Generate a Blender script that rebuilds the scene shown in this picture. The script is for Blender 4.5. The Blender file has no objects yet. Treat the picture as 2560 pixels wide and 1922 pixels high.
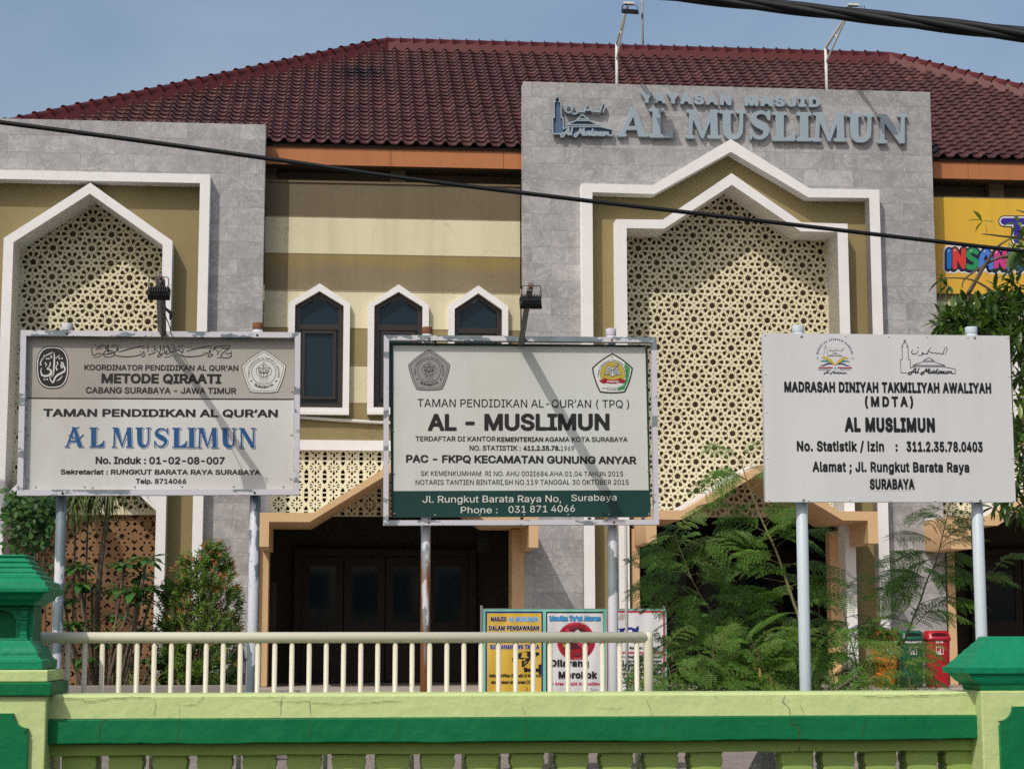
import bpy, math, random, os
import numpy as np
from mathutils import Vector, Matrix

C = bpy.context.scene.collection
SC = bpy.context.scene
random.seed(7)
RNG = np.random.default_rng(11)

# ------------------------------------------------------------------ camera
EYE = 1.65
FPX = 4700.0                       # focal length in pixels of the 2560 px wide photograph
YAW, PITCH, ROLL = map(math.radians, (5.2202, 7.7517, -0.0458))
F0 = Vector((math.sin(YAW), math.cos(YAW), 0)); R0 = Vector((math.cos(YAW), -math.sin(YAW), 0)); UP = Vector((0, 0, 1))
FWD = F0 * math.cos(PITCH) + UP * math.sin(PITCH)
U1 = -F0 * math.sin(PITCH) + UP * math.cos(PITCH)
RGT = R0 * math.cos(ROLL) + U1 * math.sin(ROLL)
UPV = -R0 * math.sin(ROLL) + U1 * math.cos(ROLL)
cam_d = bpy.data.cameras.new('camera'); cam = bpy.data.objects.new('camera', cam_d); C.objects.link(cam)
cam_d.sensor_width = 36.0; cam_d.sensor_fit = 'HORIZONTAL'; cam_d.lens = FPX / 2560 * 36.0
cam_d.clip_start = 0.1; cam_d.clip_end = 3000
M = Matrix((RGT, UPV, -FWD)).transposed().to_4x4(); M.translation = (0, 0, EYE)
cam.matrix_world = M
SC.camera = cam

# ------------------------------------------------------------------ light
SUN_DIR = Vector((-0.69, -1.0, 1.35)).normalized()          # towards the sun
w = bpy.data.worlds.new('World'); SC.world = w; w.use_nodes = True
nt = w.node_tree; nt.nodes.clear()
sky = nt.nodes.new('ShaderNodeTexSky'); sky.sky_type = 'NISHITA'; sky.sun_disc = False
sky.sun_elevation = math.asin(SUN_DIR.z); sky.sun_rotation = math.atan2(SUN_DIR.x, SUN_DIR.y)
sky.air_density = 1.5; sky.dust_density = 3.5; sky.ozone_density = 2.2; sky.altitude = 0
bg = nt.nodes.new('ShaderNodeBackground'); bg.inputs[1].default_value = 0.143
wo = nt.nodes.new('ShaderNodeOutputWorld')
hz = nt.nodes.new('ShaderNodeMixRGB'); hz.blend_type = 'MULTIPLY'; hz.inputs[0].default_value = 1.0; hz.inputs[2].default_value = (0.87, 0.86, 0.90, 1)
nt.links.new(sky.outputs[0], hz.inputs[1])
# faint uneven high haze
tc = nt.nodes.new('ShaderNodeTexCoord'); nz_ = nt.nodes.new('ShaderNodeTexNoise'); nz_.inputs['Scale'].default_value = 3.5; nz_.inputs['Detail'].default_value = 6; nz_.inputs['Distortion'].default_value = 0.8
mp_ = nt.nodes.new('ShaderNodeMapping'); mp_.inputs['Scale'].default_value = (1, 1, 2.6); mp_.inputs['Location'].default_value = (0.35, 0.2, 0.1)
nt.links.new(tc.outputs['Generated'], mp_.inputs['Vector']); nt.links.new(mp_.outputs['Vector'], nz_.inputs['Vector'])
rp = nt.nodes.new('ShaderNodeValToRGB'); rp.color_ramp.elements[0].position = 0.38; rp.color_ramp.elements[1].position = 0.75
rp.color_ramp.elements[0].color = (1, 1, 1, 1); rp.color_ramp.elements[1].color = (1.38, 1.24, 1.13, 1)
nt.links.new(nz_.outputs['Fac'], rp.inputs['Fac'])
h2 = nt.nodes.new('ShaderNodeMixRGB'); h2.blend_type = 'MULTIPLY'; h2.inputs[0].default_value = 1.0
nt.links.new(hz.outputs[0], h2.inputs[1]); nt.links.new(rp.outputs['Color'], h2.inputs[2]); nt.links.new(h2.outputs[0], bg.inputs[0]); nt.links.new(bg.outputs[0], wo.inputs[0])
sun_d = bpy.data.lights.new('sun', 'SUN'); sun_d.energy = 3.0; sun_d.angle = math.radians(0.53); sun_d.color = (1.0, 0.955, 0.88)
sun = bpy.data.objects.new('sun', sun_d); C.objects.link(sun)
sun.rotation_euler = SUN_DIR.to_track_quat('Z', 'Y').to_euler(); sun.location = (-20, -30, 40)
SC.view_settings.view_transform = 'Standard'; SC.view_settings.look = 'None'
SC.view_settings.exposure = -0.12; SC.view_settings.gamma = 1.0
SC.cycles.max_bounces = 6; SC.cycles.diffuse_bounces = 3; SC.cycles.glossy_bounces = 3
SC.cycles.transmission_bounces = 4; SC.cycles.transparent_max_bounces = 6
SC.cycles.use_denoising = False; SC.cycles.use_adaptive_sampling = False
SC.cycles.sample_clamp_indirect = 6.0

# ------------------------------------------------------------------ photo pixel -> point on the plane y = Y
def at(px, py, Y):
    r = FWD * FPX + RGT * (px - 1280) - UPV * (py - 961)
    t = Y / r.y
    return Vector((r.x * t, Y, EYE + r.z * t))
def wx(px, py, Y): return at(px, py, Y).x
def wz(px, py, Y): return at(px, py, Y).z

# ------------------------------------------------------------------ object helpers
def tag(o, label=None, cat=None, group=None, kind=None):
    if label: o['label'] = label
    if cat: o['category'] = cat
    if group: o['group'] = group
    if kind: o['kind'] = kind
    return o
def thing(name, loc, label, cat, group=None):
    o = bpy.data.objects.new(name, None); o.empty_display_size = 0.2
    C.objects.link(o); o.location = loc
    return tag(o, label, cat, group)
def link(name, me, mats, parent=None):
    o = bpy.data.objects.new(name, me); C.objects.link(o)
    if not isinstance(mats, (list, tuple)): mats = [mats]
    if len(me.materials) == 0:
        for m in mats: me.materials.append(m)
    if parent is not None:
        o.parent = parent
        if parent.type == 'EMPTY': o.matrix_parent_inverse = Matrix.Translation(-Vector(parent.location))
    return o
def bevel(o, w=0.006, seg=2):
    m = o.modifiers.new('bevel', 'BEVEL'); m.width = w; m.segments = seg; m.limit_method = 'ANGLE'; m.angle_limit = math.radians(40)
    m.harden_normals = False
    return o

class MB:
    """collects vertices and faces, then builds one mesh"""
    def __init__(s): s.v = []; s.f = []; s.m = []; s.smooth = []
    def add(s, vs, fs, mi=0, sm=False):
        b = len(s.v); s.v.extend([tuple(x) for x in vs])
        for f in fs: s.f.append([i + b for i in f]); s.m.append(mi); s.smooth.append(sm)
        return s
    def box(s, x0, x1, y0, y1, z0, z1, mi=0):
        vs = [(x0,y0,z0),(x1,y0,z0),(x1,y1,z0),(x0,y1,z0),(x0,y0,z1),(x1,y0,z1),(x1,y1,z1),(x0,y1,z1)]
        return s.add(vs, [(0,3,2,1),(4,5,6,7),(0,1,5,4),(1,2,6,5),(2,3,7,6),(3,0,4,7)], mi)
    def loft(s, rings, mi=0, cap0=True, cap1=True, sm=False):
        n = len(rings[0]); vs = [p for r in rings for p in r]; fs = []
        for k in range(len(rings) - 1):
            for i in range(n):
                j = (i + 1) % n
                fs.append((k*n+i, k*n+j, (k+1)*n+j, (k+1)*n+i))
        s.add(vs, fs, mi, sm)
        b = len(s.v) - len(vs)
        if cap0: s.f.append([b + i for i in reversed(range(n))]); s.m.append(mi); s.smooth.append(False)
        if cap1: s.f.append([b + (len(rings)-1)*n + i for i in range(n)]); s.m.append(mi); s.smooth.append(False)
        return s
    def path(s, pts, rad, n=10, mi=0, caps=True):
        pts = [Vector(p) for p in pts]
        if not isinstance(rad, (list, tuple)): rad = [rad] * len(pts)
        rings = []; prev = None
        for i, p in enumerate(pts):
            a = pts[max(i-1, 0)]; b = pts[min(i+1, len(pts)-1)]
            d = (b - a).normalized()
            if prev is None:
                x = d.orthogonal().normalized()
            else:
                x = (prev - d * prev.dot(d)).normalized()
            prev = x; y = d.cross(x)
            rings.append([p + (x * math.cos(t) + y * math.sin(t)) * rad[i] for t in [2*math.pi*k/n for k in range(n)]])
        return s.loft(rings, mi, caps, caps, True)
    def bar(s, p0, p1, w, h, up=(0, 0, 1), mi=0):
        p0, p1 = Vector(p0), Vector(p1); d = (p1 - p0).normalized(); up = Vector(up)
        x = d.cross(up).normalized() * (w/2); y = x.cross(d).normalized() * (h/2)
        return s.loft([[p - x - y, p + x - y, p + x + y, p - x + y] for p in (p0, p1)], mi)
    def mesh(s, name):
        me = bpy.data.meshes.new(name); me.from_pydata(s.v, [], s.f)
        me.polygons.foreach_set('material_index', s.m); me.polygons.foreach_set('use_smooth', s.smooth)
        me.update(); return me
    def build(s, name, mats, parent=None): return link(name, s.mesh(name), mats, parent)

# ------------------------------------------------------------------ flat shapes with holes (filled curves), stood up in the XZ plane
def fill_curve(loops, depth=0.0, bev=0.0):
    c = bpy.data.curves.new('outline', 'CURVE'); c.dimensions = '2D'; c.fill_mode = 'BOTH' if True else 'NONE'
    c.extrude = depth / 2; c.bevel_depth = bev; c.bevel_resolution = 0
    for lp in loops:
        sp = c.splines.new('POLY'); sp.points.add(len(lp) - 1); sp.use_cyclic_u = True
        a = np.ones((len(lp), 4), dtype=np.float32); a[:, :2] = lp; a[:, 2] = 0
        sp.points.foreach_set('co', a.ravel())
    return c
def mesh_of(curve):
    o = bpy.data.objects.new('tmp', curve); me = bpy.data.meshes.new_from_object(o)
    bpy.data.objects.remove(o); bpy.data.curves.remove(curve)
    return me
def upright(me, Y):
    """mesh drawn in xy -> xz plane; its local +z looks to the camera side (-y)"""
    me.transform(Matrix(((1,0,0,0),(0,0,-1,Y),(0,1,0,0),(0,0,0,1))))
    return me
def plate(name, loops, y0, y1, mats, parent=None, bev=0.0):
    """slab between y0 and y1 whose outline(s) are lists of (x, z)"""
    me = mesh_of(fill_curve(loops, (y1 - y0) - 2*bev, bev)); me.name = name
    upright(me, (y0 + y1) / 2)
    return link(name, me, mats, parent)

def mesh_arrays(me):
    n = len(me.vertices); co = np.empty(n*3, dtype=np.float32); me.vertices.foreach_get('co', co)
    return co.reshape(-1, 3), [list(p.vertices) for p in me.polygons]

# ------------------------------------------------------------------ text
FONT = None
try:
    FONT = bpy.data.fonts.load(os.path.join(bpy.utils.system_resource('DATAFILES', path='fonts'), 'Inter.woff2'))
except Exception:
    FONT = None
_txt = {}; _gly = {}
def text_loops(c):
    """outlines of a text curve, in drawing order"""
    c.fill_mode = 'NONE'
    o = bpy.data.objects.new('t', c); me = bpy.data.meshes.new_from_object(o)
    bpy.data.objects.remove(o); bpy.data.curves.remove(c)
    n = len(me.vertices); co, _ = mesh_arrays(me); nb = {}
    for e in me.edges:
        a, b = e.vertices; nb.setdefault(a, []).append(b); nb.setdefault(b, []).append(a)
    bpy.data.meshes.remove(me)
    seen = set(); out = []
    for i in range(n):
        if i in seen or len(nb.get(i, [])) < 2: continue
        lp = [i]; seen.add(i); k = i+1 if i+1 in nb[i] else nb[i][0]
        while k not in seen:
            lp.append(k); seen.add(k)
            nxt = [j for j in nb[k] if j not in seen]
            if not nxt: break
            k = nxt[0]
        if len(lp) > 2: out.append([(float(co[j][0]), float(co[j][1])) for j in lp])
    return out
def group_loops(lps):
    bb = [(min(p[0] for p in l), max(p[0] for p in l), min(p[1] for p in l), max(p[1] for p in l)) for l in lps]
    groups = []
    for i in sorted(range(len(lps)), key=lambda i: bb[i][0]):
        for g in groups:     # outlines that share a stretch of the line belong to one letter
            lo = min(bb[j][0] for j in g); hi = max(bb[j][1] for j in g)
            if min(hi, bb[i][1])-max(lo, bb[i][0]) > 0.25*min(hi-lo, bb[i][1]-bb[i][0]): g.append(i); break
        else: groups.append([i])
    return groups
def fatten(lps, off):
    """grow a glyph outline by off (em)"""
    x0 = min(p[0] for l in lps for p in l); y0 = min(p[1] for l in lps for p in l)
    key = (off, tuple((round(p[0]-x0, 3), round(p[1]-y0, 3)) for l in lps for p in l))
    if key not in _gly:
        x1 = max(p[0] for l in lps for p in l); y1 = max(p[1] for l in lps for p in l); st = 0.0125; m = off+0.03
        cv = Canvas(x0-m, y0-m, x1+m, y1+m, st); f = np.full(cv.X.shape, 1e3); wn = np.zeros(cv.X.shape, int)
        for l in lps:
            ar = sum(l[i][0]*l[(i+1) % len(l)][1]-l[(i+1) % len(l)][0]*l[i][1] for i in range(len(l)))
            g = cv.pfield(l); wn += np.where(g < 0, 1 if ar > 0 else -1, 0); f = np.minimum(f, np.abs(g))
        cv.d = np.where(wn != 0, -f, f)/st
        _gly[key] = [[(x-x0, y-y0) for x, y in l] for l in cv.trace(off/st, .12)]
    return [[(x+x0, y+y0) for x, y in l] for l in _gly[key]]
def text_geo(s, off=0.0, space=1.0, shear=0.0):
    k = (s, off, space, shear)
    if k not in _txt:
        c = bpy.data.curves.new('t', 'FONT'); c.body = s
        if FONT: c.font = FONT
        c.size = 1.0; c.space_character = space; c.shear = shear; c.resolution_u = 3
        lps = text_loops(c)
        off = max(off, 0.003); co, fs = np.zeros((0, 3)), []
        if lps:
            groups = group_loops(lps)
            allv, allf = [], []
            for g in groups:
                me = mesh_of(fill_curve(fatten([lps[i] for i in g], off))); c2, f2 = mesh_arrays(me); bpy.data.meshes.remove(me)
                b0 = len(allv); allv += c2.tolist(); allf += [[j+b0 for j in f] for f in f2]
            co, fs = np.array(allv), allf
        _txt[k] = (co, fs)
    return _txt[k]
def cap_h(off):
    co, _ = text_geo('H', off); return co[:, 1].min(), co[:, 1].max()

class Lettering:
    """lines of flat lettering on the plane y=Y; positions are given as two end points of the base line and a cap height"""
    def __init__(s, Y, conv): s.mb = MB(); s.Y = Y; s.conv = conv
    def line(s, body, x0, x1, base, top, mi=0, off=0.0, space=1.0, shear=0.0, base1=None, dy=0.0):
        co, fs = text_geo(body, off, space, shear)
        if len(co) == 0: return s
        b0, b1 = co[:, 0].min(), co[:, 0].max(); lo, hi = cap_h(off)
        if base1 is None: base1 = base
        p0 = s.conv(x0, base); p1 = s.conv(x1, base1); pt = s.conv(x0, top)
        ux = (p1[0]-p0[0], p1[1]-p0[1]); h = pt[1] - p0[1]
        vs = []
        for c in co:
            t = (c[0]-b0)/(b1-b0); u = (c[1]-lo)/(hi-lo)
            vs.append((p0[0]+ux[0]*t, s.Y-dy, p0[1]+ux[1]*t+h*u))
        s.mb.add(vs, fs, mi); return s
    def arc(s, body, cx, cy, r, a0, a1, h, mi=0, off=0.0, inward=False, wid=1.0, dy=0.0):
        """characters along a circle (degrees, clockwise from the top), sizes in conv units"""
        n = len(body); lo, hi = cap_h(off)
        ws = []
        for ch in body:
            co, _ = text_geo(ch, off) if ch != ' ' else (None, None)
            ws.append(0.3 if ch == ' ' else max(0.25, float(co[:,0].max()-co[:,0].min())+0.08))
        tot = sum(ws); acc = 0
        for ch, wd in zip(body, ws):
            a = math.radians(a0 + (a1-a0)*(acc + wd/2)/tot); acc += wd
            if ch == ' ': continue
            co, fs = text_geo(ch, off); mid = (co[:,0].min()+co[:,0].max())/2
            sc = h/(hi-lo); vs = []
            for c in co:
                u = (c[0]-mid)*sc*wid; v = (c[1]-lo)*sc
                if inward: rr = r - v; uu = -u
                else: rr = r + v; uu = u
                X = cx + rr*math.sin(a) + uu*math.cos(a); Yp = cy - rr*math.cos(a) + uu*math.sin(a)
                q = s.conv(X, Yp); vs.append((q[0], s.Y-dy, q[1]))
            s.mb.add(vs, fs, mi)
        return s
    def loops(s, loops, mi=0, dy=0.0):
        if not loops: return s
        pts = [[s.conv(*p) for p in lp] for lp in loops]
        me = mesh_of(fill_curve(pts)); co, fs = mesh_arrays(me); bpy.data.meshes.remove(me)
        s.mb.add([(c[0], s.Y-dy, c[1]) for c in co], fs, mi); return s
    def poly(s, pts, mi=0, dy=0.0): return s.loops([pts], mi, dy)
    def build(s, name, mats, parent): return s.mb.build(name, mats, parent)

# ------------------------------------------------------------------ shapes drawn with strokes, traced to outlines
class Canvas:
    def __init__(s, x0, y0, x1, y1, step):
        s.x0, s.y0, s.st = x0, y0, step
        s.nx = int((x1-x0)/step)+1; s.ny = int((y1-y0)/step)+1
        s.X, s.Y = np.meshgrid(x0+np.arange(s.nx)*step, y0+np.arange(s.ny)*step)
        s.d = np.full(s.X.shape, 1e3)
    def _seg(s, a, b, ra, rb):
        ax, ay = a; bx, by = b; dx, dy = bx-ax, by-ay; L = dx*dx+dy*dy
        t = np.clip(((s.X-ax)*dx+(s.Y-ay)*dy)/L, 0, 1) if L > 1e-9 else np.zeros_like(s.X)
        return np.hypot(s.X-ax-t*dx, s.Y-ay-t*dy) - (ra+(rb-ra)*t)
    def field(s, pts, wd, closed=False):
        if not isinstance(wd, (list, tuple)): wd = [wd]*len(pts)
        f = np.full(s.X.shape, 1e3); n = len(pts)
        if n == 1: return s._seg(pts[0], pts[0], wd[0]/2, wd[0]/2)
        for i in range(n if closed else n-1):
            j = (i+1) % n; f = np.minimum(f, s._seg(pts[i], pts[j], wd[i]/2, wd[j]/2))
        return f
    def stroke(s, pts, wd, closed=False): s.d = np.minimum(s.d, s.field(pts, wd, closed)); return s
    def cut(s, pts, wd, closed=False): s.d = np.maximum(s.d, -s.field(pts, wd, closed)); return s
    def pfield(s, pts):
        f = s.field(pts, 0, True); ins = np.zeros(s.X.shape, bool); n = len(pts)
        for i in range(n):
            x1, y1 = pts[i]; x2, y2 = pts[(i+1) % n]
            if y1 == y2: continue
            c = ((y1 > s.Y) != (y2 > s.Y)) & (s.X < (x2-x1)*(s.Y-y1)/(y2-y1)+x1)
            ins ^= c
        return np.where(ins, -f, f)
    def poly(s, pts): s.d = np.minimum(s.d, s.pfield(pts)); return s
    def cutpoly(s, pts): s.d = np.maximum(s.d, -s.pfield(pts)); return s
    def smooth(s, k):
        f = np.clip(s.d, -30*s.st, 30*s.st)
        for _ in range(k):
            p = np.pad(f, 1, mode='edge')
            f = (p[:-2,1:-1]+p[2:,1:-1]+p[1:-1,:-2]+p[1:-1,2:]+4*p[1:-1,1:-1])/8
        s.d = f; return s
    def trace(s, level=0.0, tol=0.35):
        f = np.pad(s.d-level, 1, constant_values=5.0); f = np.where(np.abs(f) < 1e-7, 1e-7, f)
        neg = f < 0; nx = {}
        idx = neg[:-1,:-1]*1+neg[:-1,1:]*2+neg[1:,1:]*4+neg[1:,:-1]*8
        ys, xs = np.nonzero((idx > 0) & (idx < 15))
        T = {1:[(3,0)],2:[(0,1)],3:[(3,1)],4:[(1,2)],5:[(3,0),(1,2)],6:[(0,2)],7:[(3,2)],8:[(2,3)],9:[(2,0)],10:[(0,1),(2,3)],11:[(2,1)],12:[(1,3)],13:[(1,0)],14:[(0,3)]}
        def key(y, x, e): return (y,x,0) if e == 0 else (y,x+1,1) if e == 1 else (y+1,x,0) if e == 2 else (y,x,1)
        for y, x in zip(ys.tolist(), xs.tolist()):
            for a, b in T[int(idx[y,x])]: nx[key(y,x,a)] = key(y,x,b)
        def pt(k):
            y, x, h = k
            if h == 0: a, b = f[y,x], f[y,x+1]; return (x+a/(a-b), y)
            a, b = f[y,x], f[y+1,x]; return (x, y+a/(a-b))
        out = []
        while nx:
            k0 = next(iter(nx)); k = k0; lp = []
            while k in nx:
                lp.append(pt(k)); k = nx.pop(k)
            lp = simplify(lp, tol)
            if len(lp) >= 3: out.append([(s.x0+(x-1)*s.st, s.y0+(y-1)*s.st) for x, y in lp])
        return out
def simplify(p, tol):
    if len(p) < 5: return p
    def rdp(a):
        if len(a) < 3: return a
        A = np.array(a); d = A[-1]-A[0]; L = math.hypot(*d)
        if L < 1e-9: dist = np.hypot(*(A-A[0]).T)
        else: dist = np.abs((A[:,0]-A[0,0])*d[1]-(A[:,1]-A[0,1])*d[0])/L
        i = int(dist.argmax())
        if dist[i] < tol: return [a[0], a[-1]]
        return rdp(a[:i+1])[:-1]+rdp(a[i:])
    h = len(p)//2
    return rdp(p[:h+1])[:-1]+rdp(p[h:]+[p[0]])[:-1]
def circle(cx, cy, r, n=40): return [(cx+r*math.cos(2*math.pi*i/n), cy+r*math.sin(2*math.pi*i/n)) for i in range(n)]
def spline(pts, n=6):
    """smooth curve through points"""
    P = [np.array(p, float) for p in pts]; out = []
    for i in range(len(P)-1):
        a = P[max(i-1,0)]; b = P[i]; c = P[i+1]; d = P[min(i+2,len(P)-1)]
        for k in range(n):
            t = k/n
            out.append(tuple(0.5*((2*b)+(c-a)*t+(2*a-5*b+4*c-d)*t*t+(-a+3*b-3*c+d)*t**3)))
    out.append(tuple(P[-1])); return out

# ------------------------------------------------------------------ materials
def lin(r, g, b):
    f = lambda c: (c/255)/12.92 if c <= 10.3 else (((c/255)+0.055)/1.055)**2.4
    return (f(r), f(g), f(b), 1)
class Mat:
    def __init__(s, name, col=(0.5,0.5,0.5), rough=0.6, spec=0.4, metal=0.0):
        s.m = bpy.data.materials.new(name); s.m.use_nodes = True; s.t = s.m.node_tree
        s.b = s.t.nodes['Principled BSDF']
        s.b.inputs['Base Color'].default_value = (*col[:3], 1); s.b.inputs['Roughness'].default_value = rough
        s.b.inputs['Specular IOR Level'].default_value = spec; s.b.inputs['Metallic'].default_value = metal
        s.co = None; s.c = None
    def n(s, kind, **kw):
        nd = s.t.nodes.new('ShaderNode'+kind)
        for k, v in kw.items(): setattr(nd, k, v)
        return nd
    def l(s, a, b): s.t.links.new(a, b); return s
    def coord(s, scale=(1,1,1), loc=(0,0,0)):
        g = s.n('NewGeometry'); mp = s.n('Mapping'); mp.inputs['Scale'].default_value = scale; mp.inputs['Location'].default_value = loc
        s.l(g.outputs['Position'], mp.inputs['Vector']); return mp.outputs['Vector']
    def noise(s, scale, detail=4, rough=0.55, vscale=(1,1,1), loc=(0,0,0), dist=0.0):
        nz = s.n('TexNoise'); nz.inputs['Scale'].default_value = scale; nz.inputs['Detail'].default_value = detail
        nz.inputs['Roughness'].default_value = rough; nz.inputs['Distortion'].default_value = dist
        s.l(s.coord(vscale, loc), nz.inputs['Vector']); return nz.outputs['Fac']
    def ramp(s, fac, stops, interp='LINEAR'):
        r = s.n('ValToRGB'); r.color_ramp.interpolation = interp; e = r.color_ramp.elements
        while len(e) < len(stops): e.new(0.5)
        for el, (p, c) in zip(e, stops):
            el.position = p; el.color = (*c[:3], 1) if isinstance(c, (tuple, list)) else (c, c, c, 1)
        s.l(fac, r.inputs['Fac']); return r.outputs['Color']
    def mix(s, fac, a, b, mode='MIX'):
        m = s.n('MixRGB', blend_type=mode)
        for sock, v in ((m.inputs['Fac'], fac), (m.inputs['Color1'], a), (m.inputs['Color2'], b)):
            if hasattr(v, 'is_linked'): s.l(v, sock)
            elif isinstance(v, (tuple, list)): sock.default_value = (*v[:3], 1)
            else: sock.default_value = v
        return m.outputs['Color']
    def color(s, v):
        if hasattr(v, 'is_linked'): s.l(v, s.b.inputs['Base Color'])
        else: s.b.inputs['Base Color'].default_value = (*v[:3], 1)
        return s
    def rough(s, v): s.l(v, s.b.inputs['Roughness']); return s
    def bump(s, h, strength=0.3, dist=0.01):
        b = s.n('Bump'); b.inputs['Strength'].default_value = strength; b.inputs['Distance'].default_value = dist
        s.l(h, b.inputs['Height']); s.l(b.outputs['Normal'], s.b.inputs['Normal']); return s

def paint(name, col, rough=0.55, dirt=0.12, dirt_col=(0.12,0.1,0.07), scale=1.6, streak=0.0, bumps=0.15, fine=40, spec=0.3, relief=0.004):
    m = Mat(name, col, rough, spec)
    a = m.ramp(m.noise(scale, 6, 0.6), [(0.35, 0.0), (0.75, 1.0)])
    v = m.mix(m.ramp(m.noise(scale*6, 3), [(0.3, 0.0), (0.8, 0.5)]), col, tuple(c*0.88 for c in col[:3]))
    ma = m.n('Math', operation='MULTIPLY'); m.l(a, ma.inputs[0]); ma.inputs[1].default_value = dirt
    v = m.mix(ma.outputs[0], v, dirt_col)
    if streak:
        st = m.ramp(m.noise(5.0, 4, 0.6, (1, 1, 0.06)), [(0.5, 0.0), (0.75, 1.0)])
        mb = m.n('Math', operation='MULTIPLY'); m.l(st, mb.inputs[0]); mb.inputs[1].default_value = streak
        v = m.mix(mb.outputs[0], v, dirt_col)
    m.color(v)
    if bumps: m.bump(m.noise(fine, 3), bumps, relief)
    return m.m
# ------------------------------------------------------------------ the materials of the place
def stone_mat():
    m = Mat('grey_stone_tile', (0.4,0.38,0.36), 0.42, 0.4)
    sep = m.n('SeparateXYZ'); g = m.n('NewGeometry'); m.l(g.outputs['Position'], sep.inputs[0])
    cmb = m.n('CombineXYZ'); m.l(sep.outputs['X'], cmb.inputs[0]); m.l(sep.outputs['Z'], cmb.inputs[1])
    br = m.n('TexBrick'); br.offset = 0.37; br.offset_frequency = 2; br.squash = 1.0
    br.inputs['Color1'].default_value = (0,0,0,1); br.inputs['Color2'].default_value = (1,1,1,1); br.inputs['Mortar'].default_value = (0.5,0.5,0.5,1)
    br.inputs['Scale'].default_value = 1.0; br.inputs['Mortar Size'].default_value = 0.0028; br.inputs['Mortar Smooth'].default_value = 0.1
    br.inputs['Bias'].default_value = 0.0; br.inputs['Brick Width'].default_value = 0.79; br.inputs['Row Height'].default_value = 0.262
    m.l(cmb.outputs[0], br.inputs['Vector'])
    # each tile shifts the vein pattern
    off = m.n('VectorMath', operation='MULTIPLY_ADD'); m.l(br.outputs['Color'], off.inputs[0]); off.inputs[1].default_value = (9,5,7); m.l(g.outputs['Position'], off.inputs[2])
    def nz(sc, det, dist, vec):
        t = m.n('TexNoise'); t.inputs['Scale'].default_value = sc; t.inputs['Detail'].default_value = det; t.inputs['Distortion'].default_value = dist
        t.inputs['Roughness'].default_value = 0.62; m.l(vec, t.inputs['Vector']); return t.outputs['Fac']
    cloud = m.ramp(nz(2.6, 7, 0.6, off.outputs[0]), [(0.3,(0.225,0.222,0.222)),(0.5,(0.295,0.293,0.295)),(0.72,(0.375,0.373,0.375))])
    vein = m.ramp(nz(3.4, 5, 1.6, off.outputs[0]), [(0.475,0.0),(0.497,0.55),(0.503,0.55),(0.525,0.0)])
    vein2 = m.ramp(nz(7.5, 4, 2.2, off.outputs[0]), [(0.48,0.0),(0.498,0.35),(0.502,0.35),(0.52,0.0)])
    v = m.mix(vein, cloud, (0.52,0.50,0.47)); v = m.mix(vein2, v, (0.50,0.485,0.46))
    tint = m.mix(br.outputs['Color'], (0.87,0.87,0.872), (1.09,1.085,1.08))
    v = m.mix(1.0, v, tint, 'MULTIPLY')
    v = m.mix(br.outputs['Fac'], v, (0.19,0.18,0.17))
    m.color(v); m.bump(br.outputs['Fac'], -0.25, 0.004)
    return m.m
STONE = stone_mat()
WHITE = paint('white_plaster', (0.74,0.735,0.72), 0.5, 0.10, (0.35,0.32,0.28), 1.3, 0.10)
OLIVE = paint('olive_plaster', (0.255,0.208,0.092), 0.65, 0.16, (0.14,0.11,0.055), 0.9, 0.12)
CREAM = paint('cream_plaster', (0.63,0.575,0.36), 0.65, 0.14, (0.36,0.31,0.19), 1.0, 0.12)
BROWNED = paint('weathered_olive_plaster', (0.13,0.098,0.05), 0.7, 0.45, (0.085,0.068,0.036), 1.2, 0.4)
LATTICE = paint('pale_yellow_precast', (0.69,0.64,0.45), 0.6, 0.2, (0.4,0.33,0.18), 1.2, 0.1, 0.1)
TANLAT = paint('tan_precast', (0.21,0.115,0.052), 0.65, 0.25, (0.28,0.16,0.08), 1.4, 0.1, 0.1)
PEACH = paint('peach_plaster', (0.60,0.40,0.215), 0.6, 0.18, (0.42,0.25,0.12), 1.1, 0.15, 0.12)
FLASH = paint('white_waterproofing', (0.72,0.70,0.67), 0.6, 0.3, (0.4,0.36,0.33), 2.2, 0.0, 0.4, 14)
FASCIA = paint('orange_fascia', (0.40,0.155,0.058), 0.5, 0.2, (0.25,0.09,0.035), 1.5, 0.35, 0.05)
WOODDK = paint('dark_varnished_wood', (0.028,0.013,0.007), 0.5, 0.2, (0.014,0.007,0.005), 3, 0.0, 0.1)
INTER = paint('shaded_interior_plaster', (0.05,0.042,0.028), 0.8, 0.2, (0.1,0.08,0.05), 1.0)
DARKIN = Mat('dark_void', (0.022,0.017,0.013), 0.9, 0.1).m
SOFFIT = paint('brown_soffit', (0.22,0.16,0.11), 0.8, 0.2, (0.05,0.035,0.02), 1.0)
FLOORM = paint('pale_floor_tile', (0.42,0.37,0.32), 0.5, 0.2, (0.22,0.18,0.14), 1.0)
WINFR = Mat('brown_aluminium', (0.022,0.016,0.013), 0.35, 0.5).m
def glass_mat():
    m = Mat('tinted_glass', (0.008,0.018,0.027), 0.05, 0.5)
    m.b.inputs['Specular Tint'].default_value = (0.7,0.85,1.0,1)
    m.b.inputs['Specular IOR Level'].default_value = 0.36
    return m.m
GLASS = glass_mat()
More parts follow.
